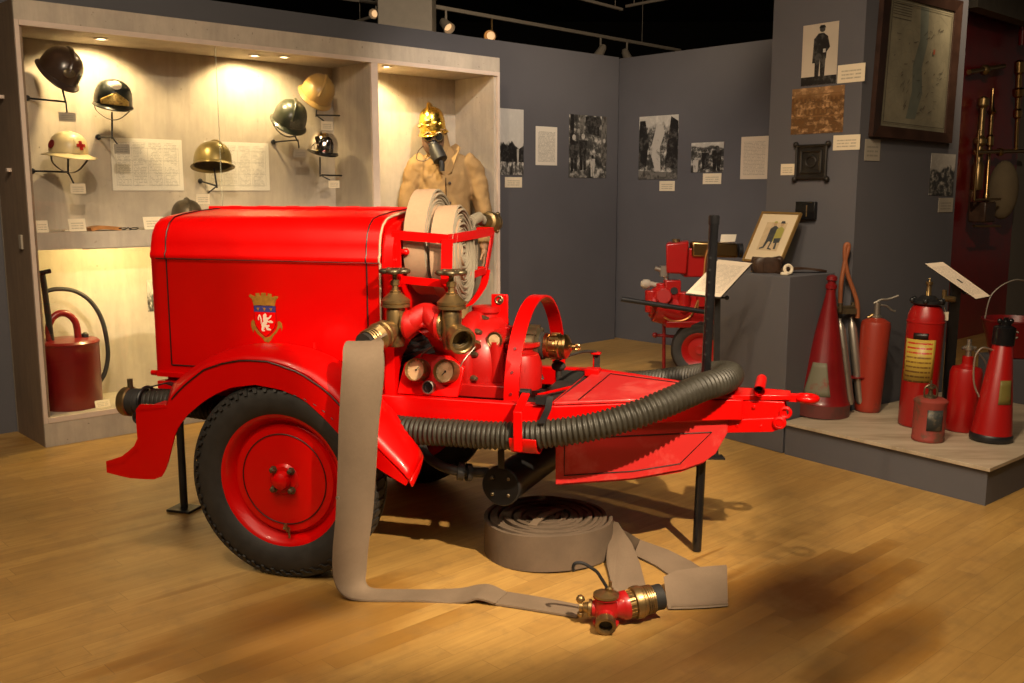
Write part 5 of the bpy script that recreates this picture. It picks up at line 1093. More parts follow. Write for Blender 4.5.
for k in (.0, .012, .024, .034): b.torus(TP(vl + out * (.018 + k)), M3 @ out, .043, .0032, 26, 6)
b.build('wire_binding', M['brass_old'], fh, world=True)
b = MB(); b.lathe([(.036, 0), (.038, .05), (.040, .06)], TP(vl + out * .012), M3 @ out, 24); b.build('hose_sleeve', M['rubber'], fh, world=True)
b = MB(); b.lathe([(.010, 0), (.010, .004), (.005, .007)], TP(.28, -.772, .36), -TYd, 12); b.build('rivet', M['steel'], fh, world=True)
# ---- coiled hose on the floor
cc = TP(.875, -.045, .06)
cc = (atZ(551, 540, 0)); cc = TP(.872, -.125, 0)
lab = 'brown canvas hose coiled flat on the floor, loose end folded to the right'
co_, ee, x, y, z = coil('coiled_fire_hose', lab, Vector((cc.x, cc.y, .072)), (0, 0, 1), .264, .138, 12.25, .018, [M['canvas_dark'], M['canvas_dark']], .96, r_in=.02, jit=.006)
# strap across the roll
b = MB(); b.ribbon(smoothpath([Vector((cc.x - .03, cc.y - .245, .05)), Vector((cc.x - .035, cc.y - .235, .125)), Vector((cc.x + .0, cc.y - .14, .135)), Vector((cc.x + .05, cc.y - .05, .133)), Vector((cc.x + .06, cc.y + .0, .12))], 6), Vector((.02, 0, 0)), .006); 
b = MB(); b.ribbon(smoothpath([TP(.852, -.28, .147), TP(.867, -.19, .156), TP(.892, -.11, .152), TP(.907, -.05, .146)], 5), TXd * .016, .006); b.build('inner_end', M['canvas'], co_, world=True)
# loose end: leaves the roll, runs right, folds over
g = lambda u, v, h=.006: atZ(u, v, h)
def strap_poly(L_, name, parent, m, th=.006):
    b = MB(); rs = []
    for (a, c) in L_:
        up = Vector((0, 0, th)); rs.append([Vector(a), Vector(c), Vector(c) + up, Vector(a) + up])
    b.rings(rs); return b.build(name, m, parent, world=True, smooth=50)
e_ = [((612, 530, .11), (616, 560, .0)), ((617, 527, .10), (612, 575, .0)), ((624, 537, .06), (611, 592, .0)), ((637, 552, .02), (616, 600, .0)), ((643, 580, .004), (622, 606, .0)), ((648, 600, .004), (632, 612, .0))]
b = MB()
# turn that stands on edge then falls toward the brass branch
strap_poly([(g(u0, v0, h0), g(u1, v1, h1)) for (u0, v0, h0), (u1, v1, h1) in [((606, 520, .10), (606, 566, .004)), ((618, 524, .095), (612, 590, .004)), ((632, 545, .05), (616, 598, .004)), ((640, 565, .03), (622, 603, .004)), ((646, 588, .02), (630, 610, .004))]], 'outer_turn', co_, M['canvas'])
strap_poly([(g(u0, v0, h0), g(u1, v1, h1)) for (u0, v0, h0), (u1, v1, h1) in [((618, 528, .07), (624, 543, .004)), ((640, 541, .05), (634, 556, .004)), ((668, 551, .02), (655, 566, .004)), ((690, 562, .006), (672, 578, .004)), ((706, 572, .006), (690, 590, .004))]], 'second_turn', co_, M['canvas'])
b = MB(); rs = []
for (u0, v0, h0, u1, v1, h1) in [(664, 579, .055, 668, 609, .006), (676, 573, .060, 680, 609, .006), (702, 569, .052, 705, 608, .006), (727, 567, .048, 728, 606, .006)]:
    a = atZ(u1, v1, 0.006); top = a + V3((0, 0, 0)); bb = atZ(u0, v0, h0); rs.append([a, bb, bb + V3((.0, .012, .004)), a + V3((0, .014, .004))])
b.rings(rs); b.build('folded_end', M['canvas'], co_, world=True, smooth=50)
b = MB(); rs = []
for (u0, v0, u1, v1) in [(727, 582, 728, 606), (700, 584, 700, 608), (672, 588, 672, 609)]:
    a = atZ(u1, v1, .003); c = atZ(u0, v0, .003) + V3((0, .02, 0)); rs.append([a, c, c + V3((0, 0, .01)), a + V3((0, 0, .01))])
b.rings(rs); b.build('under_fold', M['canvas'], co_, world=True)
# ---- red and brass dividing branch on the floor
bp_ = atZ(607, 632, 0.0); bp_ = Vector((bp_.x, bp_.y, 0)); S_ = 1 / (F_PX) * 3.05
bx = thing('hose_branch', 'small red and brass dividing valve with crooked black handle on the floor', 'dividing valve', bp_ + V3((0, .03, 0)))
ce = bp_ + V3((.0, .045, .058))
b = MB(); b.lathe([(.040, -.052), (.044, -.048), (.044, -.040), (.034, -.034), (.032, -.02), (.040, .0), (.042, .02), (.036, .036), (.038, .04), (.044, .043), (.001, .047)], ce, (.0, 0, 1), 28)
rax = Vector((.93, .28, .10)).normalized(); lax = Vector((-.97, .15, .05)).normalized(); fax = Vector((-.10, -.95, -.28)).normalized()
b.lathe([(.03, 0), (.036, .03), (.045, .045), (.048, .05), (.048, .064), (.04, .066)], ce + rax * .01, rax, 26); b.lathe([(.026, 0), (.026, .045)], ce, lax, 20); b.lathe([(.028, 0), (.028, .06)], ce, fax, 20)
b.sphere(ce, .043, 20, 14); b.build('valve_body', M['branch_red'], bx, world=True, smooth=50)
b = MB(); b.lathe([(.026, .055), (.033, .058), (.034, .085), (.029, .087), (.022, .083), (.022, .06)], ce, fax, 26, caps=False); b.build('outlet_ring', M['brass_old'], bx, world=True)
b = MB(); b.lathe([(.001, .066), (.0215, .066), (.0215, .062)], ce, fax, 20); b.build('outlet_bore', M['black_matt'], bx, world=True)
b = MB(); b.lathe([(.030, .045), (.043, .047), (.043, .055), (.03, .06), (.018, .064), (.010, .066)], ce, (0, 0, 1), 26); b.lathe([(.012, .06), (.013, .075), (.006, .08), (.006, .098)], ce + V3((.004, .0, 0)), (0.1, 0, 1), 10); b.build('top_cap', M['brass_old'], bx, world=True)
b = MB(); b.lathe([(.024, .045), (.028, .048), (.028, .058), (.020, .06), (.014, .075), (.018, .078), (.018, .088), (.01, .09)], ce, lax, 20); b.sphere(ce + lax * .085 + V3((.0, 0, .026)), .015, 12, 8); b.sphere(ce + lax * .085 + V3((0, 0, -.026)), .011, 12, 8); b.cyl(ce + lax * .083 + V3((0, 0, .03)), ce + lax * .083 - V3((0, 0, .03)), .006); b.build('side_plug', M['brass_old'], bx, world=True)
b = MB(); b.lathe([(.044, .062), (.044, .085), (.053, .088), (.055, .095), (.055, .112), (.05, .116), (.05, .125), (.046, .128)], ce + rax * .01, rax, 32)
for k in range(20):
    a = 2 * PI * k / 20; x, y, z = frame(rax); b.box(ce + rax * .084 + x * (.045 * math.cos(a)) + y * (.045 * math.sin(a)), (.004, .004, .02), rax.to_track_quat('Z', 'Y').to_matrix())
b.build('coupling', M['brass_old'], bx, world=True, smooth=40)
b = MB()
for k in range(4): b.torus(ce + rax * (.142 + .007 * k), rax, .045, .004, 24, 6)
b.build('wire_binding', M['brass_old'], bx, world=True)
b = MB(); b.lathe([(.042, .13), (.043, .19), (.041, .192), (.001, .192)], ce + rax * .01, rax, 28, sy=1.0); b.build('hose_sleeve', M['black_matt'], bx, world=True)
def bpx(u, v, dy=.045): return atY(u, v, bp_.y + dy)
b = MB(); b.tube(smoothpath([bpx(608, 592), bpx(606, 586), bpx(601, 578), bpx(597, 572), bpx(590, 567), bpx(582, 563), bpx(575, 563.5), bpx(573, 568), bpx(574, 571)], 6), .0055, 10); b.build('crooked_handle', M['black'], bx, world=True)
# ================================================================= dressed figure
mc = atT(445, 200, 5.93); mc.z = zb0
mn = thing('firefighter_mannequin', 'dressed mannequin in ochre coat, gas mask and shining brass helmet standing in the case', 'mannequin', mc, TH)
mn.rotation_euler.z = .12      # local -Y looks out of the case
zS = lambda v, u=440: atT(u, v, 5.93).z - zb0
zsh = zS(162) ; zhead = zS(131)
# torso coat
def ell(c, rx, ry, n=22, rot=0): return [Vector((c[0] + rx * math.cos(2 * PI * k / n) * math.cos(rot), c[1] + ry * math.sin(2 * PI * k / n), c[2] + rx * math.cos(2 * PI * k / n) * math.sin(rot))) for k in range(n)]
zz = zsh
b = MB(); b.rings([ell((0, 0, zz - .92), .225, .16), ell((0, 0, zz - .75), .215, .155), ell((0, 0, zz - .5), .20, .145), ell((0, 0, zz - .3), .195, .145), ell((0, 0, zz - .15), .205, .14), ell((0, 0, zz - .03), .205, .125), ell((0, 0, zz + .03), .17, .10), ell((-.01, 0, zz + .075), .11, .085), ell((-.02, -.01, zz + .12), .075, .075)])
for sg in (-1, 1):
    b.tube(smoothpath([(sg * .15, 0, zz + .01), (sg * .215, 0, zz - .04), (sg * .262, .0, zz - .17), (sg * .292, -.01, zz - .33), (sg * .305, -.03, zz - .48), (sg * .305, -.06, zz - .62)], 4), [.075, .078, .08, .08, .08, .078, .075, .075, .072, .076, .074, .072, .07, .07, .068, .066, .064, .064, .062, .062, .062][:21], 14)
ct = b.build('canvas_coat', M['coat'], mn, remesh=.012)
tx = bpy.data.textures.new('cloth_folds', 'CLOUDS'); tx.noise_scale = .11; tx.noise_depth = 2
md = ct.modifiers.new('folds', 'DISPLACE'); md.texture = tx; md.strength = .035; md.mid_level = .5
b = MB()
for sg in (-1, 1): b.ribbon(smoothpath([(sg * .015, -.135, zz - .10), (sg * .05, -.12, zz + .0), (sg * .085, -.06, zz + .085), (sg * .06, .04, zz + .12)], 5), Vector((sg * .03, -.01, .02)), .01)
b.build('collar', M['coat'], mn, solid=0)
b = MB(); b.tube([(.0, -.147, zz - .12), (.002, -.155, zz - .3), (.002, -.162, zz - .6), (.0, -.168, zz - .9)], .0045, 6)
for k in range(5): b.lathe([(.012, 0), (.01, .006), (.001, .007)], (.03, -.147 - .004 * k, zz - .16 - .15 * k), (0, -1, 0), 12)
b.build('coat_fastening', M['leather'], mn)
b = MB()
for sg in (-1, 1): b.box((sg * .13, -.148, zz - .60), (.13, .014, .15))
b.build('coat_pocket', M['coat'], mn, bevel=.004)
# head, neck, hands, legs as one body
b = MB(); hx, hy, hz = -.085, -.04, zz + .175
b.sphere((hx, hy, hz), .10, 18, 14, (.80, 1.0, 1.2)); b.tube([(-.02, 0, zz + .02), (-.075, -.03, zz + .15)], .055, 12)
for sg in (-1, 1):
    b.tube([(sg * .10, 0, .06), (sg * .10, 0, .45), (sg * .10, 0, zz - .80)], [.055, .062, .085], 14); b.sphere((sg * .10, -.05, .045), .06, 12, 8, (.8, 2.0, .75))
    b.tube([(sg * .30, -.05, zz - .55), (sg * .295, -.065, zz - .66)], .034, 10); b.sphere((sg * .295, -.07, zz - .70), .042, 12, 8, (.6, 1, 1.1))
    for k in range(4): b.tube([(sg * .295, -.105 + .022 * k, zz - .73), (sg * .290, -.108 + .022 * k, zz - .775), (sg * .28, -.112 + .022 * k, zz - .80 - .004 * (k % 2))], .010, 8)
    b.tube([(sg * .285, -.105, zz - .69), (sg * .27, -.13, zz - .72), (sg * .262, -.135, zz - .75)], .011, 8)
for sg in (-1, 1): pass
b.build('body', plain('mannequin_skin', (.36, .2, .11, 1), .6), mn, remesh=.008)
b = MB()
for sg in (-1, 1): b.rings([ell((sg * .10, 0, .05), .075, .085, 16), ell((sg * .10, 0, .4), .085, .095, 16), ell((sg * .10, 0, zz - .85), .115, .12, 16)])
b.build('trousers', M['coat'], mn)
b = MB()
for sg in (-1, 1): b.sphere((sg * .10, -.055, .045), .07, 14, 10, (.85, 2.1, .66))
b.build('boots', M['black'], mn)
# hood cloth at the neck side and the mask
b = MB(); b.rings([ell((hx + .01, hy + .01, hz + .07), .088, .105), ell((hx + .03, hy + .03, hz - .02), .09, .10), ell((hx + .05, hy + .04, hz - .12), .10, .10), ell((hx + .05, hy + .03, hz - .19), .13, .11)]); b.build('neck_cloth', M['coat'], mn)
mk = thing('gas_mask', None, None); mk.parent = mn
b = MB(); b.sphere((hx - .005, hy - .05, hz - .02), .092, 18, 14, (.92, .8, 1.2)); b.build('mask_face', plain('brown_mask_rubber', (.14, .075, .045, 1), .5, var=.2), mk)
for dx in (-.042, .036):
    b = MB(); c = Vector((hx + dx, hy - .112, hz + .008)); b.lathe([(.036, 0), (.038, .006), (.036, .018), (.030, .02), (.028, .012)], c, (dx * 3, -1, -.05), 22, caps=False); b.build('eyepiece_rim', M['brass_old'], mk)
    b = MB(); b.lathe([(.001, .012), (.029, .012), (.029, .008)], c, (dx * 3, -1, -.05), 20); b.build('eyepiece_glass', M['dial_dark'], mk)
b = MB(); fx = Vector((.34, -.42, -.80)).normalized(); c = Vector((hx - .005, hy - .10, hz - .05)); b.lathe([(.035, 0), (.042, .02), (.042, .035), (.055, .04), (.056, .14), (.048, .145), (.03, .15), (.001, .15)], c, fx, 24); b.sphere(c, .042, 14, 10); b.build('filter_canister', M['black'], mk)
b = MB(); b.tube(smoothpath([c + fx * .12, c + fx * .16 + Vector((0, 0, -.01)), c + fx * .2 + Vector((-.01, .02, -.03))], 5), .02, 12); b.build('breathing_tube', M['rubber'], mk)
b = MB(); b.tube(smoothpath([(hx - .07, hy - .05, hz - .05), (hx - .12, hy - .10, hz - .10), (hx - .13, hy - .12, hz - .16), (hx - .07, hy - .13, hz - .17), (hx - .02, hy - .12, hz - .13)], 6), .004, 6); b.build('strap', M['leather'], mk)
hm = thing('brass_parade_helmet', None, None); hm.parent = mn
hr = Matrix.Rotation(-.30, 3, 'Z') @ Matrix.Rotation(-.10, 3, 'Y') @ Matrix.Rotation(.12, 3, 'X'); hc = Vector((hx - .005, hy + .01, hz + .085))
b = MB(); n = 36; rs = []
for f, z_ in ((1, -.03), (1.0, .02), (.97, .06), (.88, .10), (.72, .125), (.5, .143), (.25, .153), (.02, .157)): rs.append([hc + hr @ Vector((.098 * f * math.cos(2 * PI * k / n), .122 * f * math.sin(2 * PI * k / n), z_)) for k in range(n)])
b.rings(rs); b.build('helmet_shell', M['gold'], hm)
b = MB(); rows = []
for j in range(4):
    q = j / 3; rows.append([hc + hr @ Vector(((.098 + .02 * q) * math.cos(a), (.122 + (.05 * max(0, -math.sin(a)) ** 2 + .035 * max(0, math.sin(a)) + .008) * q) * math.sin(a), -.025 - .02 * q - .015 * q * abs(math.sin(a)))) for a in [2 * PI * k / n for k in range(n)]])
b.grid(rows, closeu=True); b.build('helmet_brim', M['gold'], hm, solid=.003)
b = MB(); rs = []
for k in range(17):
    a = .25 + (PI - .45) * k / 16; p = Vector((0, -.122 * math.cos(a), .157 * math.sin(a) ** .8)); h_ = .008 + .016 * math.sin(PI * k / 16) ** .6 + (.010 if k in (6, 7) else 0)
    rs.append([hc + hr @ (p + Vector((-.014, 0, -.004))), hc + hr @ (p * (1 + h_ / .17) + Vector((-.008, 0, 0))), hc + hr @ (p * (1 + h_ / .17) + Vector((.008, 0, 0))), hc + hr @ (p + Vector((.014, 0, -.004)))])
b.rings(rs); b.build('helmet_comb', M['gold'], hm)
for j, (aa, zz_, s_) in enumerate([(-PI / 2, .055, .03), (-PI / 2 - .5, .03, .018), (-PI / 2 + .5, .03, .018), (-PI / 2, .02, .02), (-PI / 2 - .9, .02, .014), (-PI / 2 + .9, .02, .014)]): b = MB(); b.sphere(hc + hr @ Vector((.1 * math.cos(aa), .122 * math.sin(aa), zz_)), s_, 9, 6, (1, .35, 1)); b.build('front_ornament', M['gold'], hm, smooth=0)
b = MB(); b.cyl((0, .08, .0), (0, .08, zz - .9), .02); b.lathe([(.16, 0), (.16, .01)], (0, .06, .0), (0, 0, 1), 24); b.build('support_stand', M['black'], mn)
# ================================================================= plinths on the right
cn = atZ(787, 453.5, 0); cn = Vector((1.487, 5.208, 0))
d1 = Vector((-.588, .809, 0)); d2 = Vector((math.cos(math.radians(40.5)), math.sin(math.radians(40.5)), 0)); HP = .973; PS = .5
hp = [cn, cn + d2 * .44, cn + d2 * .44 + d1 * PS, cn + d1 * PS]
b = MB(); b.prism(hp, (0, 0, HP)); tag(b.build('display_plinth', M['plinth'], bevel=.004, smooth=0), 'waist-high dark grey square plinth standing against the pillar', 'plinth')
# low plinth
A0 = atZ(732, 438.5, 0); A1 = atZ(985, 506, 0); LPH = .168
dd = (A1 - A0).normalized(); ee_ = Vector((-dd.y, dd.x, 0)); ee_ = ee_ if ee_.x > 0 else -ee_
st_ = cn + dd * .02 + ee_ * -.0
B0 = cn + (cn - cn); lowp = [A0 + dd * .38, A1, A1 + Vector((math.cos(math.radians(41)), math.sin(math.radians(41)), 0)) * 1.3]
# polygon: front edge from beside the high plinth to the corner, then back along the right side
F0 = A0.lerp(A1, 0.0); q1 = A1 + Vector((math.cos(math.radians(41)), math.sin(math.radians(41)), 0)) * 1.45
lp = thing('low_platform', 'low dark grey platform with plywood top carrying the extinguishers', 'platform', A1)
P00 = cn + dd * .0 + Vector((0.012, -.012, 0)); 
b = MB(); base = [cn + dd * .02 + ee_ * .0, A1, q1, q1 - dd * .42, K2 + N2 * .02 , K0 + N2 * .02 + N1 * .02, cn + d2 * (PS - .02) + dd * .012]
F1 = cn + dd * .015
base = [F1, A1, q1, K2 + N2 * .03, K0 + N2 * .03 + N1 * .03, cn + d2 * (PS - .06) + dd * .012]
b.prism(base, (0, 0, LPH)); b.build('base', M['plinth'], lp, smooth=0, world=True)
b = MB(); top = [F1 + Vector((0, 0, LPH)), A1 + dd * .02 + Vector((0, 0, LPH)) - ee_ * .02, q1 + dd * .02 + Vector((0, 0, LPH)), K2 + N2 * .03 + Vector((0, 0, LPH)), K0 + N2 * .03 + N1 * .03 + Vector((0, 0, LPH)), cn + d2 * (PS - .06) + dd * .012 + Vector((0, 0, LPH))]
top[0] = F1 - ee_ * .02 + Vector((0, 0, LPH))
b.prism(top, (0, 0, .018)); b.build('plywood_top', M['plywood'], lp, smooth=0, world=True, bevel=.002)
ZL = LPH + .018
def base_at(u, v): p = atZ(u, v, ZL); return Vector((p.x, p.y, ZL))
def pxm(p): return (p - C0).dot(Vector((0, cT, -sT))) / F_PX      # metres per pixel at p
# 1 big red cone
def up_to(p, u, v): # point above/at same depth as p seen at pixel
    return atY(u, v, p.y)
p = base_at(821, 414); s_ = pxm(p)
o = thing('cone_extinguisher', 'tall dark red cone-shaped extinguisher with grey label, leftmost on the platform', 'fire extinguisher', p)
tp = up_to(p, 831, 290); ax = (tp - p); L_ = ax.length
ax2 = Vector((ax.x, .0, ax.z)).normalized()
b = MB(); R_ = 26.5 * s_; b.lathe([(R_ * .98, .0), (R_, .005), (R_, .07), (R_ * .97, .075), (R_ * .92, .09), (.026, L_ * .965), (.026, L_)], p + V3((0, 0, .005)), ax2, 40); b.build('cone_body', M['dark_red'], o, world=True)
b = MB(); b.lathe([(R_ * 1.01, .0), (R_ * 1.01, .068), (R_ * .985, .07)], p + V3((0, 0, .004)), ax2, 40); b.build('base_band', worn('brown_red_band', (.13, .03, .025, 1), (.09, .03, .025, 1), .5), o, world=True)
b = MB(); b.lathe([(.022, 0), (.031, .008), (.031, .028), (.022, .035), (.022, .05), (.03, .055), (.028, .075), (.012, .085)], p + ax2 * L_, ax2, 20); b.build('top_knob', M['dark_red'], o, world=True)
b = MB(); rows = []
x_, y_, z_ = frame(ax2, (0, 1, 0))
tov = (C0 - p); tov.z = 0; tov.normalize(); side = tov.cross(Vector((0, 0, 1)))
for j in range(8):
    q = j / 7; h_ = L_ * (.17 + .26 * q); rr_ = R_ * .92 + (.026 - R_ * .92) * ((h_ - .09) / (L_ * .965 - .09)); hw = .62 * (1 - .35 * q)
    rows.append([p + V3((0, 0, .005)) + ax2 * h_ + (tov * math.cos(a) + side * math.sin(a)) * (rr_ + .002) for a in [(.30 - hw + 2 * hw * k / 10) * 1 for k in range(11)]])
b.grid(rows); b.build('faded_label', worn('faded_label', (.15, .14, .09, 1), (.2, .06, .04, 1), .6, .55, 30), o, world=True, solid=.001)
# 2 orange extinguisher with silver lever
p = base_at(867, 411); s_ = pxm(p); o = thing('lever_extinguisher', 'orange-red cylindrical extinguisher with silver squeeze lever beside the pillar', 'fire extinguisher', p)
Hh = up_to(p, 872, 319).z - p.z; r0, r1 = 12.2 * s_, 14.2 * s_; ax2 = Vector((.045, 0, 1)).normalized()
b = MB(); b.lathe([(r0 * .9, 0), (r0, .01), (r0 * 1.02, .03), (r1, Hh * .93), (r1 * .93, Hh * .97), (r1 * .6, Hh), (.02, Hh + .01)], p + V3((0, 0, .002)), ax2, 32); b.build('cylinder', M['orange_red'], o, world=True)
tt = p + ax2 * (Hh + .005)
b = MB(); b.lathe([(.03, 0), (.03, .012), (.018, .02), (.016, .09)], tt, (0, 0, 1), 16); b.build('valve_head', M['steel'], o, world=True)
b = MB(); b.tube(smoothpath([tt + V3((-.02, 0, .085)), tt + V3((.02, 0, .105)), tt + V3((.06, 0, .108)), tt + V3((.115, 0, .128))], 5), .007, 8); b.tube(smoothpath([tt + V3((0, 0, .075)), tt + V3((.05, 0, .07)), tt + V3((.085, 0, .045)), tt + V3((.105, 0, .04))], 5), .006, 8); b.build('squeeze_lever', M['steel'], o, world=True)
b = MB(); b.cyl(tt + V3((-.05, 0, .0)), tt + V3((-.02, 0, .02)), .012); b.build('gauge', M['brass_old'], o, world=True)
# 3 twin steel cylinders with orange hose loop
pa = base_at(850, 409) + V3((0, -.13, 0)); o = thing('twin_steel_cylinders', 'pair of slim grey steel cylinders leaning between cone and orange extinguisher', 'cylinders', pa)
ya = pa.y
for (u0, v0, u1, v1) in ((840, 322, 850, 405), (851.5, 320, 860.5, 404)):
    A = atY(u1, v1, ya + (.05 if u0 > 845 else 0)); B = atY(u0, v0, ya + .06 + (.05 if u0 > 845 else 0)); 
    b = MB(); d_ = B - A; b.lathe([(.001, 0), (.016, .002), (.024, .02), (.025, d_.length * .9), (.018, d_.length * .97), (.010, d_.length), (.010, d_.length + .02)], A, d_, 20); b.build('steel_cylinder', M['steel'], o, world=True)
b = MB(); A = atY(840, 312, ya + .05); B = atY(853, 310, ya + .09); b.box((A + B) / 2, (.10, .04, .03)); b.cyl(A, A + V3((0, 0, .05)), .014); b.cyl(B, B + V3((0, 0, .045)), .014); b.cyl(A + V3((-.03, 0, .02)), B + V3((.03, 0, .02)), .012); b.build('valve_block', M['bronze'], o, world=True)
b = MB(); b.tube(smoothpath([atY(u, v, ya + .07) for u, v in ((840, 308), (841, 285), (845, 262), (848.5, 248), (848, 244.5), (845.5, 246), (845, 258), (848, 275), (854, 292), (857.5, 305), (857.5, 318))], 6), .0125, 12); b.build('rubber_hose', plain('orange_rubber', (.28, .085, .03, 1), .55), o, world=True)
b = MB(); A = atY(844, 377, ya - .0); b.box((atY(853, 377, ya + .06)), (.115, .07, .006)); b.build('band', M['dark_red'], o, world=True)
# 4 large red extinguisher with yellow label
p = base_at(916, 425); s_ = pxm(p); o = thing('large_extinguisher', 'tallest bright red extinguisher with a yellow label and black cap', 'fire extinguisher', p)
Hh = up_to(p, 924, 306).z - p.z; r0 = 17.4 * s_; ax2 = Vector((.03, 0, 1)).normalized()
b = MB(); b.lathe([(r0 * .93, 0), (r0, .01), (r0, Hh * .86), (r0 * 1.03, Hh * .865), (r0 * 1.03, Hh * .875), (r0, Hh * .88), (r0 * .97, Hh * .93), (r0 * .75, Hh), (r0 * .4, Hh * 1.02)], p + V3((0, 0, .002)), ax2, 36); b.build('cylinder', M['ext_red'], o, world=True)
tt = p + ax2 * (Hh + .01)
b = MB(); b.lathe([(.078, 0), (.085, .006), (.085, .02), (.05, .03), (.035, .045), (.001, .05)], tt, ax2, 28)
for k in range(6):
    a = PI * k / 3; b.sphere(tt + V3((.082 * math.cos(a), .082 * math.sin(a), .022)), .015, 8, 6)
b.build('cap', M['black'], o, world=True)
b = MB(); b.lathe([(.02, .04), (.014, .05), (.012, .10), (.018, .104), (.018, .118), (.008, .12), (.001, .14)], tt, ax2, 14); b.cyl(tt + V3((.085, 0, .02)), tt + V3((.085, 0, .075)), .012); b.cyl(tt + V3((.085, 0, .03)), tt + V3((.14, 0, .025)), .016); b.build('plunger', M['brass_old'], o, world=True)
tov = (C0 - p); tov.z = 0; tov.normalize(); side = Vector((0, 0, 1)).cross(tov)
lbl = NT('yellow_label'); co = lbl.n('ShaderNodeTexCoord'); sp = lbl.n('ShaderNodeSeparateXYZ'); lbl.l(co.outputs['UV'], sp.inputs[0]); U, V = sp.outputs[0], sp.outputs[1]
lf = lbl.math('LESS_THAN', lbl.math('FRACT', lbl.math('MULTIPLY', V, 9)), .36); cbn = lbl.n('ShaderNodeCombineXYZ'); lbl.l(lbl.math('MULTIPLY', U, 26), cbn.inputs[0]); lbl.l(lbl.math('FLOOR', lbl.math('MULTIPLY', V, 11)), cbn.inputs[1])
wd = lbl.math('GREATER_THAN', lbl.noise(cbn.outputs[0], 1.0, 1), .42); ins = lbl.math('MULTIPLY', lbl.math('GREATER_THAN', U, .1), lbl.math('LESS_THAN', U, .9)); k_ = lbl.math('MULTIPLY', lbl.math('MULTIPLY', lf, wd), ins)
inkc = lbl.mix(lbl.math('GREATER_THAN', V, .66), (.2, .1, .02, 1), (.42, .02, .01, 1)); lbl.set(Base_Color=lbl.mix(k_, (.48, .33, .05, 1), inkc), Roughness=.4)
def wrap(nm, p, ax2, rr_, z0, z1, a0, a1, m, par, n=12):
    b = MB(); rows = []; uv = []
    for j in range(2):
        rows.append([p + ax2 * (z0 if j == 0 else z1) + (tov * math.cos(a0 + (a1 - a0) * k / n) + side * math.sin(a0 + (a1 - a0) * k / n)) * rr_ for k in range(n + 1)])
        uv += [(k / n, j) for k in range(n + 1)]
    b.grid(rows); ob = b.build(nm, m, par, world=True, fixn=False, solid=.001); l = ob.data.uv_layers.new(name='UVMap')
    for lp_ in ob.data.loops: l.data[lp_.index].uv = uv[lp_.vertex_index]
    return ob
zl0 = up_to(p, 922, 380).z - p.z; zl1 = up_to(p, 922, 338).z - p.z
wrap('yellow_label', p + V3((0, 0, .002)), ax2, r0 + .0015, zl0, zl1, -1.15, .65, lbl.m, o)
wrap('emblem', p + V3((0, 0, .002)), ax2, r0 + .0022, zl1 + .003, zl1 + .035, -.6, .2, M['stripe'], o)
b = MB(); q = tt + V3((.085, -.03, -.06)); b.box(q, (.03, .003, .045)); b.cyl(q + V3((0, 0, .02)), tt + V3((.07, -.02, .01)), .001, n=5); b.build('tag', M['card'], o, world=True)
# 5 small can
p = base_at(927.5, 440); s_ = pxm(p); o = thing('pump_can', 'small rusty red can with dark label in front of the tallest extinguisher', 'can', p); r0 = 15.6 * s_; Hh = up_to(p, 929, 398).z - p.z
b = MB(); b.lathe([(r0 * .97, 0), (r0 * 1.0, .008), (r0, .015), (r0 * .97, .02), (r0 * .98, Hh - .03), (r0 * 1.04, Hh - .02), (r0 * 1.04, Hh - .012), (r0 * .9, Hh - .004), (r0 * .8, Hh), (.001, Hh)], p + V3((0, 0, .002)), (.02, 0, 1), 32); b.build('can_body', M['rust_red'], o, world=True)
b = MB(); b.lathe([(.03, 0), (.028, .012), (.012, .02), (.01, .045), (.022, .05), (.022, .058), (.006, .062), (.005, .09)], p + V3((.0, 0, Hh)), (0, 0, 1), 14); b.tube(smoothpath([p + V3((-.03, 0, Hh)), p + V3((-.03, 0, Hh + .05)), p + V3((0, 0, Hh + .07)), p + V3((.03, 0, Hh + .05)), p + V3((.03, 0, Hh))], 5), .004, 6); b.build('plunger', M['bronze'], o, world=True)
wrap('dark_label', p, Vector((.02, 0, 1)), r0 + .001, Hh * .30, Hh * .78, -.15, .85, worn('dark_label', (.03, .035, .035, 1), (.12, .1, .07, 1), .5, .5, 40), o)
# 6 small orange-red extinguisher
p = base_at(960, 430); s_ = pxm(p); o = thing('small_extinguisher', 'short orange-red extinguisher with bare metal valve behind the black-topped horn', 'fire extinguisher', p); r0 = 15.2 * s_; Hh = up_to(p, 963, 366).z - p.z; ax2 = Vector((.04, 0, 1)).normalized()
b = MB(); b.lathe([(r0 * .93, 0), (r0, .01), (r0, Hh * .90), (r0 * .9, Hh * .97), (r0 * .45, Hh), (.028, Hh + .01), (.028, Hh + .05), (.015, Hh + .052)], p + V3((0, 0, .002)), ax2, 32); b.build('cylinder', M['ext_red'], o, world=True)
tt = p + ax2 * (Hh + .05); b = MB(); b.lathe([(.014, 0), (.014, .03), (.022, .035), (.022, .055), (.012, .06), (.012, .09)], tt, (0, 0, 1), 14); b.cyl(tt + V3((-.035, 0, .045)), tt + V3((.035, 0, .045)), .009); b.build('valve', M['steel'], o, world=True)
b = MB(); b.tube(smoothpath([tt + V3((.03, 0, .03)), tt + V3((.07, 0, .0)), tt + V3((.10, 0, -.05)), tt + V3((.115, 0, -.12))], 6), .005, 8); b.build('thin_hose', M['steel'], o, world=True)
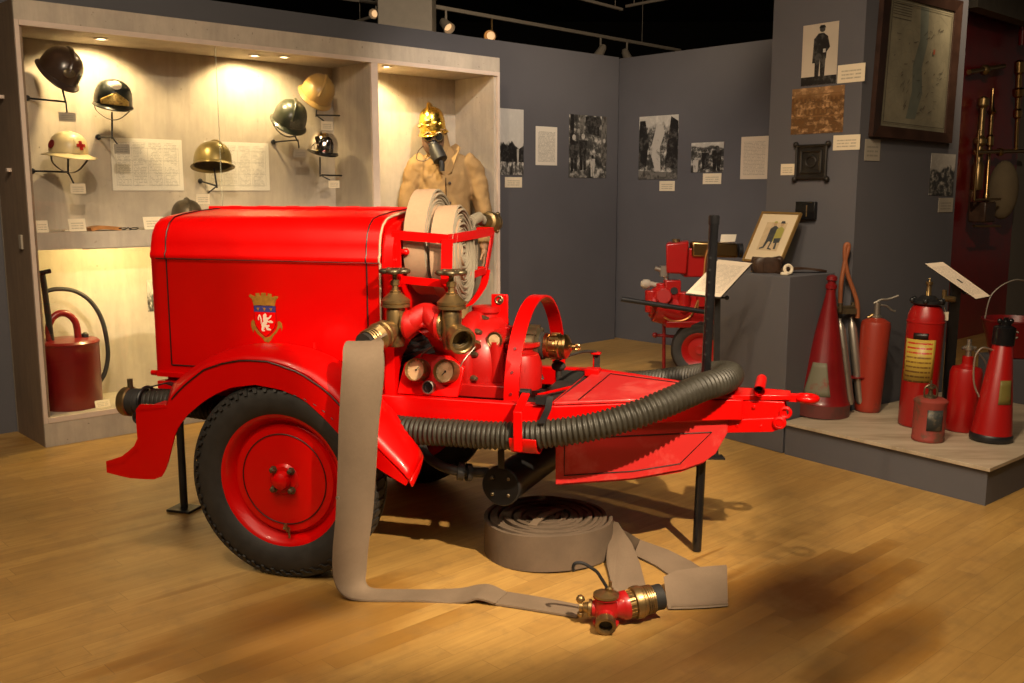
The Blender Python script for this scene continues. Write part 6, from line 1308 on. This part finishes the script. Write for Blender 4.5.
# 7 black topped horn
p = base_at(990.5, 440); s_ = pxm(p); o = thing('horn_extinguisher', 'red tapered extinguisher with black top and base, nearest the platform corner', 'fire extinguisher', p)
ax2 = (atY(1003, 343, p.y) - p).normalized(); Hh = (atY(1003, 343, p.y) - p).length; r0 = 20.2 * s_; r1 = 9.2 * s_
b = MB(); b.lathe([(r0 * .97, .03), (r0 * .93, .05), (r1, Hh * .985), (r1 * .9, Hh)], p, ax2, 36); b.build('tapered_body', M['ext_red'], o, world=True)
b = MB(); b.lathe([(r0 * .96, 0), (r0, .006), (r0, .03), (r0 * .96, .036)], p + V3((0, 0, .003)), V3((0.03, 0, 1)), 36); b.build('base_ring', M['black'], o, world=True)
b = MB(); b.lathe([(r1 * 1.12, 0), (r1 * 1.12, .085), (r1 * .9, .092), (r1 * .6, .097), (r1 * .6, .115), (.012, .12), (.012, .135)], p + ax2 * (Hh * .985), ax2, 24)
for sx in (-.028, .028): b.sphere(p + ax2 * (Hh + .1) + V3((sx, 0, .01)), .014, 8, 6)
b.build('top_cap', M['black_gloss'], o, world=True)
b = MB(); b.tube(smoothpath([p + ax2 * (Hh * .93) + V3((-.05, 0, 0)), p + ax2 * (Hh * .93) + V3((-.10, 0, .01)), p + ax2 * (Hh * .85) + V3((-.13, 0, 0)), p + ax2 * (Hh * .6) + V3((-.12, 0, 0)), p + ax2 * (Hh * .45) + V3((-.085, 0, 0))], 6), .005, 8); b.build('handle', M['steel'], o, world=True)
tov = (C0 - p); tov.z = 0; tov.normalize(); side = Vector((0, 0, 1)).cross(tov)
b = MB(); rows = []
for j in range(5):
    h_ = Hh * (.40 + .24 * j / 4); rr_ = r0 * .93 + (r1 - r0 * .93) * ((h_ - .05) / (Hh * .985 - .05)) + .0015; rows.append([p + ax2 * h_ + (tov * math.cos(a) + side * math.sin(a)) * rr_ for a in [.15 + .9 * k / 8 for k in range(9)]])
b.grid(rows); b.build('olive_label', worn('olive_label', (.16, .13, .03, 1), (.2, .08, .02, 1), .5), o, world=True, solid=.001)
# ================================================================= things on the high plinth
d1n, d2n = d1, d2
fr = thing('framed_print', 'colour print of two figures in a thin gilt frame leaning on the plinth', 'framed picture', atY(763, 258, 5.68))
TL, TR, BR, BL = atY(762, 211.2, 5.86), atY(800.9, 212.5, 5.62), atY(784.4, 261, 5.60), atY(741.6, 260.3, 5.78)
BR = TR + (BL - TL)
zmin = HP + .004
dz_ = max(0, zmin - min(BR.z, BL.z))
for q in (TL, TR, BR, BL): q.z += dz_
def inset(cs, f):
    c = sum(cs, Vector((0, 0, 0))) / 4; return [c + (p_ - c) * f for p_ in cs]
cs = [TL, TR, BR, BL]; nn = (TR - TL).cross(BL - TL).normalized(); nn = nn if nn.dot(TL - C0) > 0 else -nn
IN = inset(cs, .93); b = MB()
for i in range(4):
    j = (i + 1) % 4; b.hull8([cs[i], cs[j], IN[j], IN[i]], [cs[i] + nn * .018, cs[j] + nn * .018, IN[j] + nn * .018, IN[i] + nn * .018])
b.build('gilt_frame', plain('gilt_frame', (.30, .18, .055, 1), .4, metal=.4), fr, world=True)
M['prt'] = plain('print_paper', (.68, .56, .38, 1), .5, var=.05, scale=3); M['prt2'] = plain('print_tint', (.55, .42, .26, 1), .5, var=.15, scale=20); M['p_dark'] = plain('print_uniform', (.05, .055, .06, 1), .5, var=.3, scale=30); M['p_yel'] = plain('print_yellow', (.35, .32, .08, 1), .5); M['p_skin'] = plain('print_flesh', (.45, .3, .18, 1), .5)
ex = [([(.22, .22), (.78, .22), (.78, .82), (.22, .82)], 1), ([(.38, .42), (.56, .40), (.6, .7), (.48, .76), (.38, .68)], 2), ([(.56, .42), (.76, .44), (.76, .68), (.66, .74), (.56, .68)], 3), ([(.60, .38), (.76, .40), (.76, .5), (.58, .48)], 2), ([(.38, .42), (.46, .42), (.40, .27), (.28, .24), (.28, .27), (.36, .3)], 2), ([(.52, .42), (.56, .42), (.54, .28), (.62, .26), (.62, .24), (.5, .25)], 2), ([(.66, .4), (.70, .4), (.72, .26), (.66, .26)], 2)]
for (x, y, m_) in ((.47, .78, 4), (.66, .78, 4)): ex.append(([(x + .045 * math.cos(a * PI / 5), y + .045 * math.sin(a * PI / 5)) for a in range(10)], m_))
ex.append(([(.60, .80), (.73, .80), (.70, .85), (.62, .85)], 2)); ex.append(([(.42, .80), (.52, .80), (.50, .84), (.44, .84)], 3))
sheet('print', [p_ + nn * .008 for p_ in inset(cs, .935)], [M['prt'], M['prt2'], M['p_dark'], M['p_yel'], M['p_skin']], .004, parent=fr, extra=ex)
b = MB(); b.prism([p_ + nn * .0185 for p_ in inset(cs, .97)], nn * .004); b.build('backing', M['board_dark'], fr, world=True)
b = MB(); bt = (TL + TR) / 2 * .45 + (BL + BR) / 2 * .55 + nn * .024; b.cyl(bt, Vector((bt.x + .04, bt.y + .045, HP + .006)), .006); b.build('easel_leg', M['board_dark'], fr, world=True)
# leather pouch
c = atY(766, 266, 5.48); o = thing('leather_case', 'lumpy dark brown leather box in front of the leaning print', 'leather case', (c.x, c.y, HP))
b = MB(); rs = []
for (f, z_) in ((.92, .002), (1, .012), (1.0, .06), (.97, .075), (.9, .085)): rs.append([Vector((c.x + .078 * f * max(-1, min(1, 1.25 * math.cos(a))), c.y + .045 * f * max(-1, min(1, 1.25 * math.sin(a))), HP + z_ + (.006 * math.sin(a * 3) if z_ > .05 else 0))) for a in [2 * PI * k / 24 for k in range(24)]])
b.rings(rs); b.build('case_body', M['leather'], o, world=True, smooth=50)
b = MB(); b.ribbon([Vector((c.x - .01, c.y - .047, HP + .005)), Vector((c.x - .01, c.y - .049, HP + .06)), Vector((c.x - .01, c.y - .045, HP + .085))], (.014, 0, 0), .004); b.sphere((c.x + .07, c.y - .01, HP + .07), .026, 12, 8); b.build('flap', M['leather'], o, world=True)
# ivory ring and strap
c = atZ(788, 273, HP); o = thing('ivory_ring', 'small ivory-coloured ring and block at the front corner of the plinth', 'ring', (c.x, c.y, HP)); c = cn + (d1 + d2) * .075
o.location = (c.x, c.y, HP)
b = MB(); b.torus((c.x + .01, c.y + .01, HP + .032), (.2, -1, .25), .022, .009, 20, 8); b.build('ring', M['card'], o, world=True)
b = MB(); b.box((c.x - .015, c.y - .01, HP + .009), (.04, .03, .018)); b.build('block', M['card'], o, world=True, bevel=.006)
b = MB(); c2_ = cn + d2 * .16 + d1 * .12; b.ribbon(smoothpath([c2_ + V3((-.06, 0, HP + .006)), c2_ + V3((0, .04, HP + .022)), c2_ + V3((.08, .07, HP + .026)), c2_ + V3((.17, .07, HP + .018)), c2_ + V3((.22, .10, HP + .008))], 6), V3((.012, -.03, 0)), .012); tag(b.build('leather_belt', M['leather']), 'black folded belt lying at the right of the high plinth', 'belt')
# ================================================================= lecterns
def lectern(lab, slab, LL, LR, UR, UL, foot, mat='doc_cream', post_w=.03):
    o = thing('label_stand', lab, 'label stand', foot); cs = [UL, UR, LR, LL]; nn = (UR - UL).cross(LL - UL).normalized(); nn = nn if nn.z < 0 else -nn
    b = MB(); big = inset(cs, 1.03); b.prism([p_ + nn * .003 for p_ in big], nn * .012); b.build('tray', M['black'], o, world=True, bevel=.002)
    c = (UL + UR) / 2 * .5 + (LL + LR) / 2 * .5 + nn * .065
    b = MB(); b.hull8([foot + V3((-post_w / 2, -.012, .004)), foot + V3((post_w / 2, -.012, .004)), foot + V3((post_w / 2, .012, .004)), foot + V3((-post_w / 2, .012, .004))], [c + V3((-post_w / 2, -.012, 0)), c + V3((post_w / 2, -.012, 0)), c + V3((post_w / 2, .012, 0)), c + V3((-post_w / 2, .012, 0))]); b.build('post', M['black'], o, world=True)
    b = MB(); k_ = foot.lerp(c, .93); b.cyl(k_ + V3((.0, 0, 0)), k_ + V3((.045, 0, 0)), .006); b.sphere(k_ + V3((.05, 0, 0)), .013, 10, 8); b.build('clamp_knob', M['black'], o, world=True)
    b = MB(); b.box(foot + V3((0, 0, .004)), (.09, .08, .008)); b.build('foot_plate', M['black'], o, world=True)
    tag(sheet('text_sheet', cs, M[mat], .002), slab, 'text sheet')
    return o
lectern('black floor label stand beside the high plinth, behind the prop pole', 'cream typed sheet tilted on the stand beside the high plinth', atY(686, 293, 5.0), atY(720.5, 297, 4.98), atY(752, 263, 5.12), atY(718.5, 259.5, 5.14), Vector((1.10, 5.12, 0)))
ll = [atY(975.8, 298.8, 5.0), atY(990.4, 296, 4.98), atY(943, 262, 5.08), atY(925, 263.7, 5.1)]
lectern('black label stand on the platform among the extinguishers', 'white typed sheet sloping down to the right above the small extinguisher', ll[3], ll[0], ll[1], ll[2], base_at(946, 415), 'doc_cream', .05)
# ================================================================= second motor pump by the far partition
mo = Vector((1.18, 7.5, 0)); mp = thing('portable_motor_pump', 'small red wheeled motor pump with brass tank by the far partition', 'motor pump', mo)
YM = 7.5; q = lambda u, v, dy=0: atY(u, v, YM + dy)
wc = q(700, 347, -.12); 
w0 = thing('wheel', None, None); w0.parent = mp; wax = Vector((-.35, -.94, 0)).normalized(); wc.z = .225
b = MB(); b.lathe([(.135, -.045), (.16, -.057), (.20, -.055), (.221, -.03), (.224, 0), (.221, .03), (.20, .055), (.16, .057), (.135, .045)], wc, wax, 40, caps=False); b.build('tyre', M['rubber'], w0, world=True)
b = MB(); b.lathe([(.001, .025), (.03, .03), (.035, .01), (.09, .005), (.125, .04), (.14, .045), (.14, -.04), (.001, -.03)], wc, wax, 36); b.build('rim', M['ext_red'], w0, world=True)
w1 = thing('wheel', None, None); w1.parent = mp; wc2 = wc - wax * .5
b = MB(); b.lathe([(.135, -.045), (.16, -.057), (.20, -.055), (.221, -.03), (.224, 0), (.221, .03), (.20, .055), (.16, .057), (.135, .045)], wc2, wax, 32, caps=False); b.build('tyre', M['rubber'], w1, world=True)
b = MB(); b.lathe([(.001, .025), (.09, .005), (.125, .04), (.14, .045), (.14, -.04), (.001, -.03)], wc2, wax, 30); b.build('rim', M['ext_red'], w1, world=True)
b = MB(); b.cyl(wc, wc2, .015); b.build('axle', M['black'], mp, world=True)
b = MB(); A = q(652, 300); 
b.cyl(q(655, 305), q(712, 318), .13, .14, 28); b.sphere(q(665, 300), .14, 18, 12, (1, .8, .9)); b.cyl(q(655, 305) - V3((.04, 0, 0)), q(655, 305), .10); b.box(q(690, 322), (.42, .3, .05))
for k in range(8):
    a = 2 * PI * k / 8; b.cyl(q(655, 305) + V3((-.05, .08 * math.cos(a), .08 * math.sin(a))), q(655, 305) + V3((-.03, .08 * math.cos(a), .08 * math.sin(a))), .012)
b.box(q(672, 291, -.05), (.12, .10, .17)); b.cyl(q(652, 290, -.02), q(652, 312, -.02), .055); b.cyl(q(661, 283, 0), q(661, 300, 0), .045); b.cyl(q(684, 292, -.1), q(684, 312, -.1), .05); b.box(q(705, 298, -.05), (.14, .2, .12)); b.cyl(q(664, 296, -.16), q(664, 296, -.02), .06); b.build('engine_block', M['ext_red'], mp, world=True, smooth=35, bevel=.008)
b = MB(); b.lathe([(.028, -.058), (.028, -.056)], q(673, 290, -.05), (0, 1, 0), 16); b.build('port', M['black_matt'], mp, world=True)
b = MB(); cs = [q(663.5, 243), q(664, 272), q(684, 273), q(686, 241)]; b.hull8([p_ + V3((0, -.12, 0)) for p_ in cs], [p_ + V3((.05, .16, 0)) for p_ in cs]); b.build('fuel_tank', M['ext_red'], mp, world=True, bevel=.012)
b = MB(); b.box(q(697, 262), (.22, .16, .22)); b.build('rear_tank', M['ext_red'], mp, world=True, bevel=.01)
b = MB(); b.cyl(q(676, 239), q(676, 242), .03); b.build('filler_cap', M['brass_old'], mp, world=True)
b = MB(); cs = [q(692, 241.5, -.1), q(692, 257, -.1), q(738, 258, -.1), q(738, 243.5, -.1)]; b.hull8(cs, [p_ + V3((0, .12, 0)) for p_ in cs]); b.build('brass_tank', M['brass'], mp, world=True, bevel=.015)
b = MB(); b.cyl(q(738, 250.5, -.04), q(742, 250.5, -.04), .055); b.build('tank_end', M['black'], mp, world=True)
b = MB(); b.tube(smoothpath([q(712, 241, -.12), q(706, 256, -.12), q(704, 275, -.13), q(700, 295, -.14), q(697, 312, -.14)], 6), .009, 8); b.tube(smoothpath([q(664, 317, -.14), q(672, 321, -.14), q(684, 320, -.14), q(692, 314, -.14), q(698, 300, -.14)], 6), .008, 8); b.build('copper_pipe', M['copper'], mp, world=True)
b = MB(); b.cyl(q(621, 299, -.25), q(712, 313, -.25), .019, n=12); b.build('carrying_bar', M['black'], mp, world=True)
b = MB(); b.cyl(q(654, 303.5, -.25), q(654, 303.5, -.1), .02); b.build('bar_socket', M['ext_red'], mp, world=True)
b = MB(); b.lathe([(.03, 0), (.038, .02), (.036, .05), (.02, .07), (.001, .075)], q(650, 284), (-1, 0, 0), 18); b.cyl(q(650, 284), q(662, 286), .02); b.build('lamp', M['card_dim'], mp, world=True)
b = MB(); b.box(q(664, 271), (.06, .06, .08)); b.cyl(q(664, 271), q(668, 285), .02); b.cyl(q(655, 268), q(664, 271), .018); b.build('carburettor', M['steel'], mp, world=True)
b = MB(); p0 = q(664, 322); pf = Vector((q(664, 362).x, YM, 0)); b.cyl(p0, Vector((pf.x, YM, .01)), .014); b.box(Vector((pf.x + .02, YM, .012)), (.16, .2, .022)); b.cyl(q(655, 335), q(680, 337), .012); b.sphere(q(655, 335), .022, 10, 8); b.build('front_stand', M['dark_red'], mp, world=True)
cs = [q(724, 235), q(739.5, 235), q(735, 241.5), q(720, 242)]
tag(sheet('caption_card', [cs[0] + V3((0, .1, 0)), cs[1] + V3((0, .1, 0)), cs[2], cs[3]], M['card'], .002), 'cream card lying tilted on top of the brass tank', 'caption card')
# ================================================================= red display board far right with brass gear
def atB(u, v, off=0): return atP(u, v, TD * (3.9) - TD * off, TD)
pA_ = atB(941, 330); 
sa = atB(930, 330).dot(SD); sb = atB(1011, 240).dot(SD); tB = 3.9
zB = atB(990, 13, .25).z
db = thing('red_display_board', 'tall dark red board with a black edge right of the pillar', 'display board', R(sa, tB, 0), TH)
b = MB(); rb(b, sa + .05, sb, tB, tB + .06, 0, 3.2); b.build('panel', M['dark_red'], db, world=True, smooth=0)
b = MB(); rb(b, sa, sa + .05, tB - .02, tB + .08, 0, 3.2); b.build('edge', M['dark_red'], db, world=True, smooth=0)
b = MB(); rb(b, sb + .005, sb + 1.6, tB + .02, tB + .10, 0, 3.0); tag(b.build('grey_screen', plain('pale_screen', (.16, .145, .125, 1), .8, var=.05)), 'pale grey screen at the right picture edge', 'screen')
b = MB(); rb(b, sa - .05, sb + .05, tB - .25, tB - .12, zB + .02, zB + .5); tag(b.build('grey_fascia', plain('grey_fascia', (.12, .105, .085, 1), .8)), 'grey fascia board above the dark red panel', 'fascia')
Bq = lambda u, v, off=.08: atB(u, v, off); sB = pxm(Bq(985, 150))
o = thing('brass_standpipe', 'brass hydrant standpipe with crossed arms hanging on the red board', 'standpipe', Bq(992, 150))
b = MB(); b.lathe([(.02, 0), (.02, .3), (.04, .32), (.04, .38), (.025, .40), (.025, .5), (.05, .52), (.055, .58), (.03, .6), (.03, .72), (.045, .74), (.045, .84), (.02, .86)], Bq(1016, 150, .12), Bq(1020, 45, .12) - Bq(1016, 150, .12), 20); b.build('riser_tube', M['brass'], o, world=True)
b = MB(); b.cyl(Bq(975, 152, .12), Bq(1023, 151, .12), .02); b.sphere(Bq(1000, 152, .12), .04); b.sphere(Bq(976, 152, .12), .032); b.build('cross_arm', M['brass'], o, world=True)
b = MB(); b.cyl(Bq(1022, 45, .12), Bq(1023, 20, .12), .035); b.build('red_sleeve', M['dark_red'], o, world=True)
o = thing('brass_nozzle', 'slim brass branch nozzle on the red board, left of the standpipe', 'nozzle', Bq(994, 90))
b = MB(); b.lathe([(.03, 0), (.03, .06), (.018, .08), (.018, .5), (.035, .52), (.035, .6), (.02, .62), (.02, .8), (.045, .83), (.02, .87), (.01, 1.05)], Bq(986, 200, .06), Bq(995, 60, .06) - Bq(986, 200, .06), 18); b.cyl(Bq(980, 70, .06), Bq(1003, 66, .06), .018); b.build('nozzle_tube', M['brass'], o, world=True)
o = thing('brass_hydrant_key', 'broad brass fitting with a squared body on the red board above the bag', 'fitting', Bq(985, 170))
b = MB(); b.lathe([(.05, 0), (.055, .02), (.055, .22), (.04, .25), (.035, .40), (.06, .43), (.06, .47), (.03, .50), (.025, .75), (.05, .78), (.05, .84), (.02, .86)], Bq(976, 190, .08), Bq(984, 95, .08) - Bq(976, 190, .08), 16); b.cyl(Bq(969, 72, .08), Bq(1004, 66, .08), .022); b.sphere(Bq(985, 70, .08), .05, 12, 8); b.build('fitting_body', M['brass_old'], o, world=True)
o = thing('canvas_gear_bag', 'dull canvas and leather bag hanging low on the red board', 'bag', Bq(1000, 195))
b = MB(); b.sphere(Bq(1003, 190, .12), .19, 18, 14, (.75, .6, 1.5)); b.build('bag_body', canvas('bag_canvas', (.22, .17, .10, 1), (.12, .09, .06, 1)), o, world=True)
b = MB(); b.box(Bq(982, 212, .16), (.24, .16, .19), RZ); b.build('leather_box', M['leather'], o, world=True, bevel=.012)
b = MB()
for (u0, v0, u1, v1) in ((979, 130, 974, 200), (974, 226, 1000, 226), (974, 200, 1000, 199)): b.cyl(Bq(u0, v0, .2), Bq(u1, v1, .2), .012)
b.build('brass_trim', M['brass'], o, world=True)
# bucket
c = Bq(1012, 332, .9); o = thing('fire_bucket', 'red fire bucket with wire handle and pale lettering at the right picture edge', 'bucket', c)
c = atY(1012, 355, 6.4); sk = pxm(c); o.location = c
b = MB(); r_t = 30 * sk; r_b = 21 * sk; hb = (355 - 320) * sk; b.lathe([(.001, 0), (r_b, 0), (r_t, hb), (r_t * 1.03, hb), (r_t * 1.03, hb + .012), (r_t * .98, hb + .012), (r_b * .96, .01), (.001, .01)], c, (0, 0, 1), 36, caps=False); b.build('pail', M['dark_red'], o, world=True)
b = MB(); b.tube(smoothpath([c + V3((-r_t, 0, hb)), c + V3((-r_t * .8, 0, hb + .18)), c + V3((0, 0, hb + .27)), c + V3((r_t * .8, 0, hb + .18)), c + V3((r_t, 0, hb))], 6), .005, 8); b.build('wire_handle', M['steel'], o, world=True)
# lettering INC wrapped on the pail
LT = {'I': [[(0, 0), (0, 1)]], 'N': [[(0, 0), (0, 1), (.7, 0), (.7, 1)]], 'C': [[(.7, .85), (.5, 1), (.2, 1), (0, .75), (0, .25), (.2, 0), (.5, 0), (.7, .15)]]}
b = MB(); tovb = (C0 - c); tovb.z = 0; tovb.normalize(); sdb = Vector((0, 0, 1)).cross(tovb); xo = -.26
for chh in 'INC':
    for stt in LT[chh]:
        pts = []
        for i in range(len(stt) - 1):
            for j in range(5): f = j / 4; pts.append((stt[i][0] * (1 - f) + stt[i + 1][0] * f, stt[i][1] * (1 - f) + stt[i + 1][1] * f))
        P3 = []
        for (x, y) in pts:
            zz_ = hb * (.60 + .18 * y); rr_ = r_b + (r_t - r_b) * zz_ / hb + .003; a = xo + x * .17; P3.append(c + (tovb * math.cos(a) + sdb * math.sin(a)) * rr_ + V3((0, 0, zz_)))
        b.tube(P3, .005, 6)
    xo += .08 if chh == 'I' else .2
b.build('lettering', M['label_dim'], o, world=True)
b = MB(); b.box(Vector((c.x, c.y + .0, c.z / 2 - .003)), (.30, .30, c.z - .006)); tag(b.build('bucket_pedestal', M['plinth'], bevel=.004), 'dark pedestal under the red fire bucket', 'pedestal')
# the spotlight that lights the pump, outside the photograph
V3 = Vector
kl = thing('track_spotlight', 'black spotlight hanging in front of the trailer, outside the photograph', 'spotlight', KEY_LOC)
aim = (Vector((-.1, 3.5, .9)) - KEY_LOC).normalized()
b = MB(); b.lathe([(.05, -.12), (.06, -.10), (.06, .05), (.075, .06), (.07, .06), (.055, .04), (.055, -.09)], KEY_LOC - aim * .10, aim, 24, caps=False); b.build('lamp_housing', M['black'], kl, world=True)
b = MB(); b.cyl(KEY_LOC - aim * .15 + V3((0, 0, .05)), KEY_LOC - aim * .15 + V3((0, 0, 1.12)), .012); b.build('stem', M['black'], kl, world=True)
edge = TP(-.262, -.4, 1.0); ev = (edge - KEY_LOC); 
lev = Vector((ev.x, ev.y, 0)).normalized(); left = Vector((-lev.y, lev.x, 0)); left = left if left.x < 0 else -left
p0 = KEY_LOC + ev.normalized() * 1.2
hb_ = thing('added_shade_panel', 'added unseen dark panel that keeps the spotlight off the left part of the bonnet', 'panel', p0)  # added out of view to throw the shadow edge on the bonnet
b = MB(); qs = [p0 + V3((0, 0, .5)), p0 + V3((0, 0, -.5)), p0 + left * .95 + V3((0, 0, -.5)), p0 + left * .95 + V3((0, 0, .5))]; b.hull8(qs, [p + lev * .01 for p in qs]); b.build('board', M['black'], hb_, world=True)
b = MB(); b.cyl(qs[0] + left * .1, (qs[0] + left * .1).xy.to_3d() + V3((0, 0, 4.298)), .004); b.cyl(qs[3] - left * .1, (qs[3] - left * .1).xy.to_3d() + V3((0, 0, 4.298)), .004); b.build('suspension_wires', M['steel'], hb_, world=True)
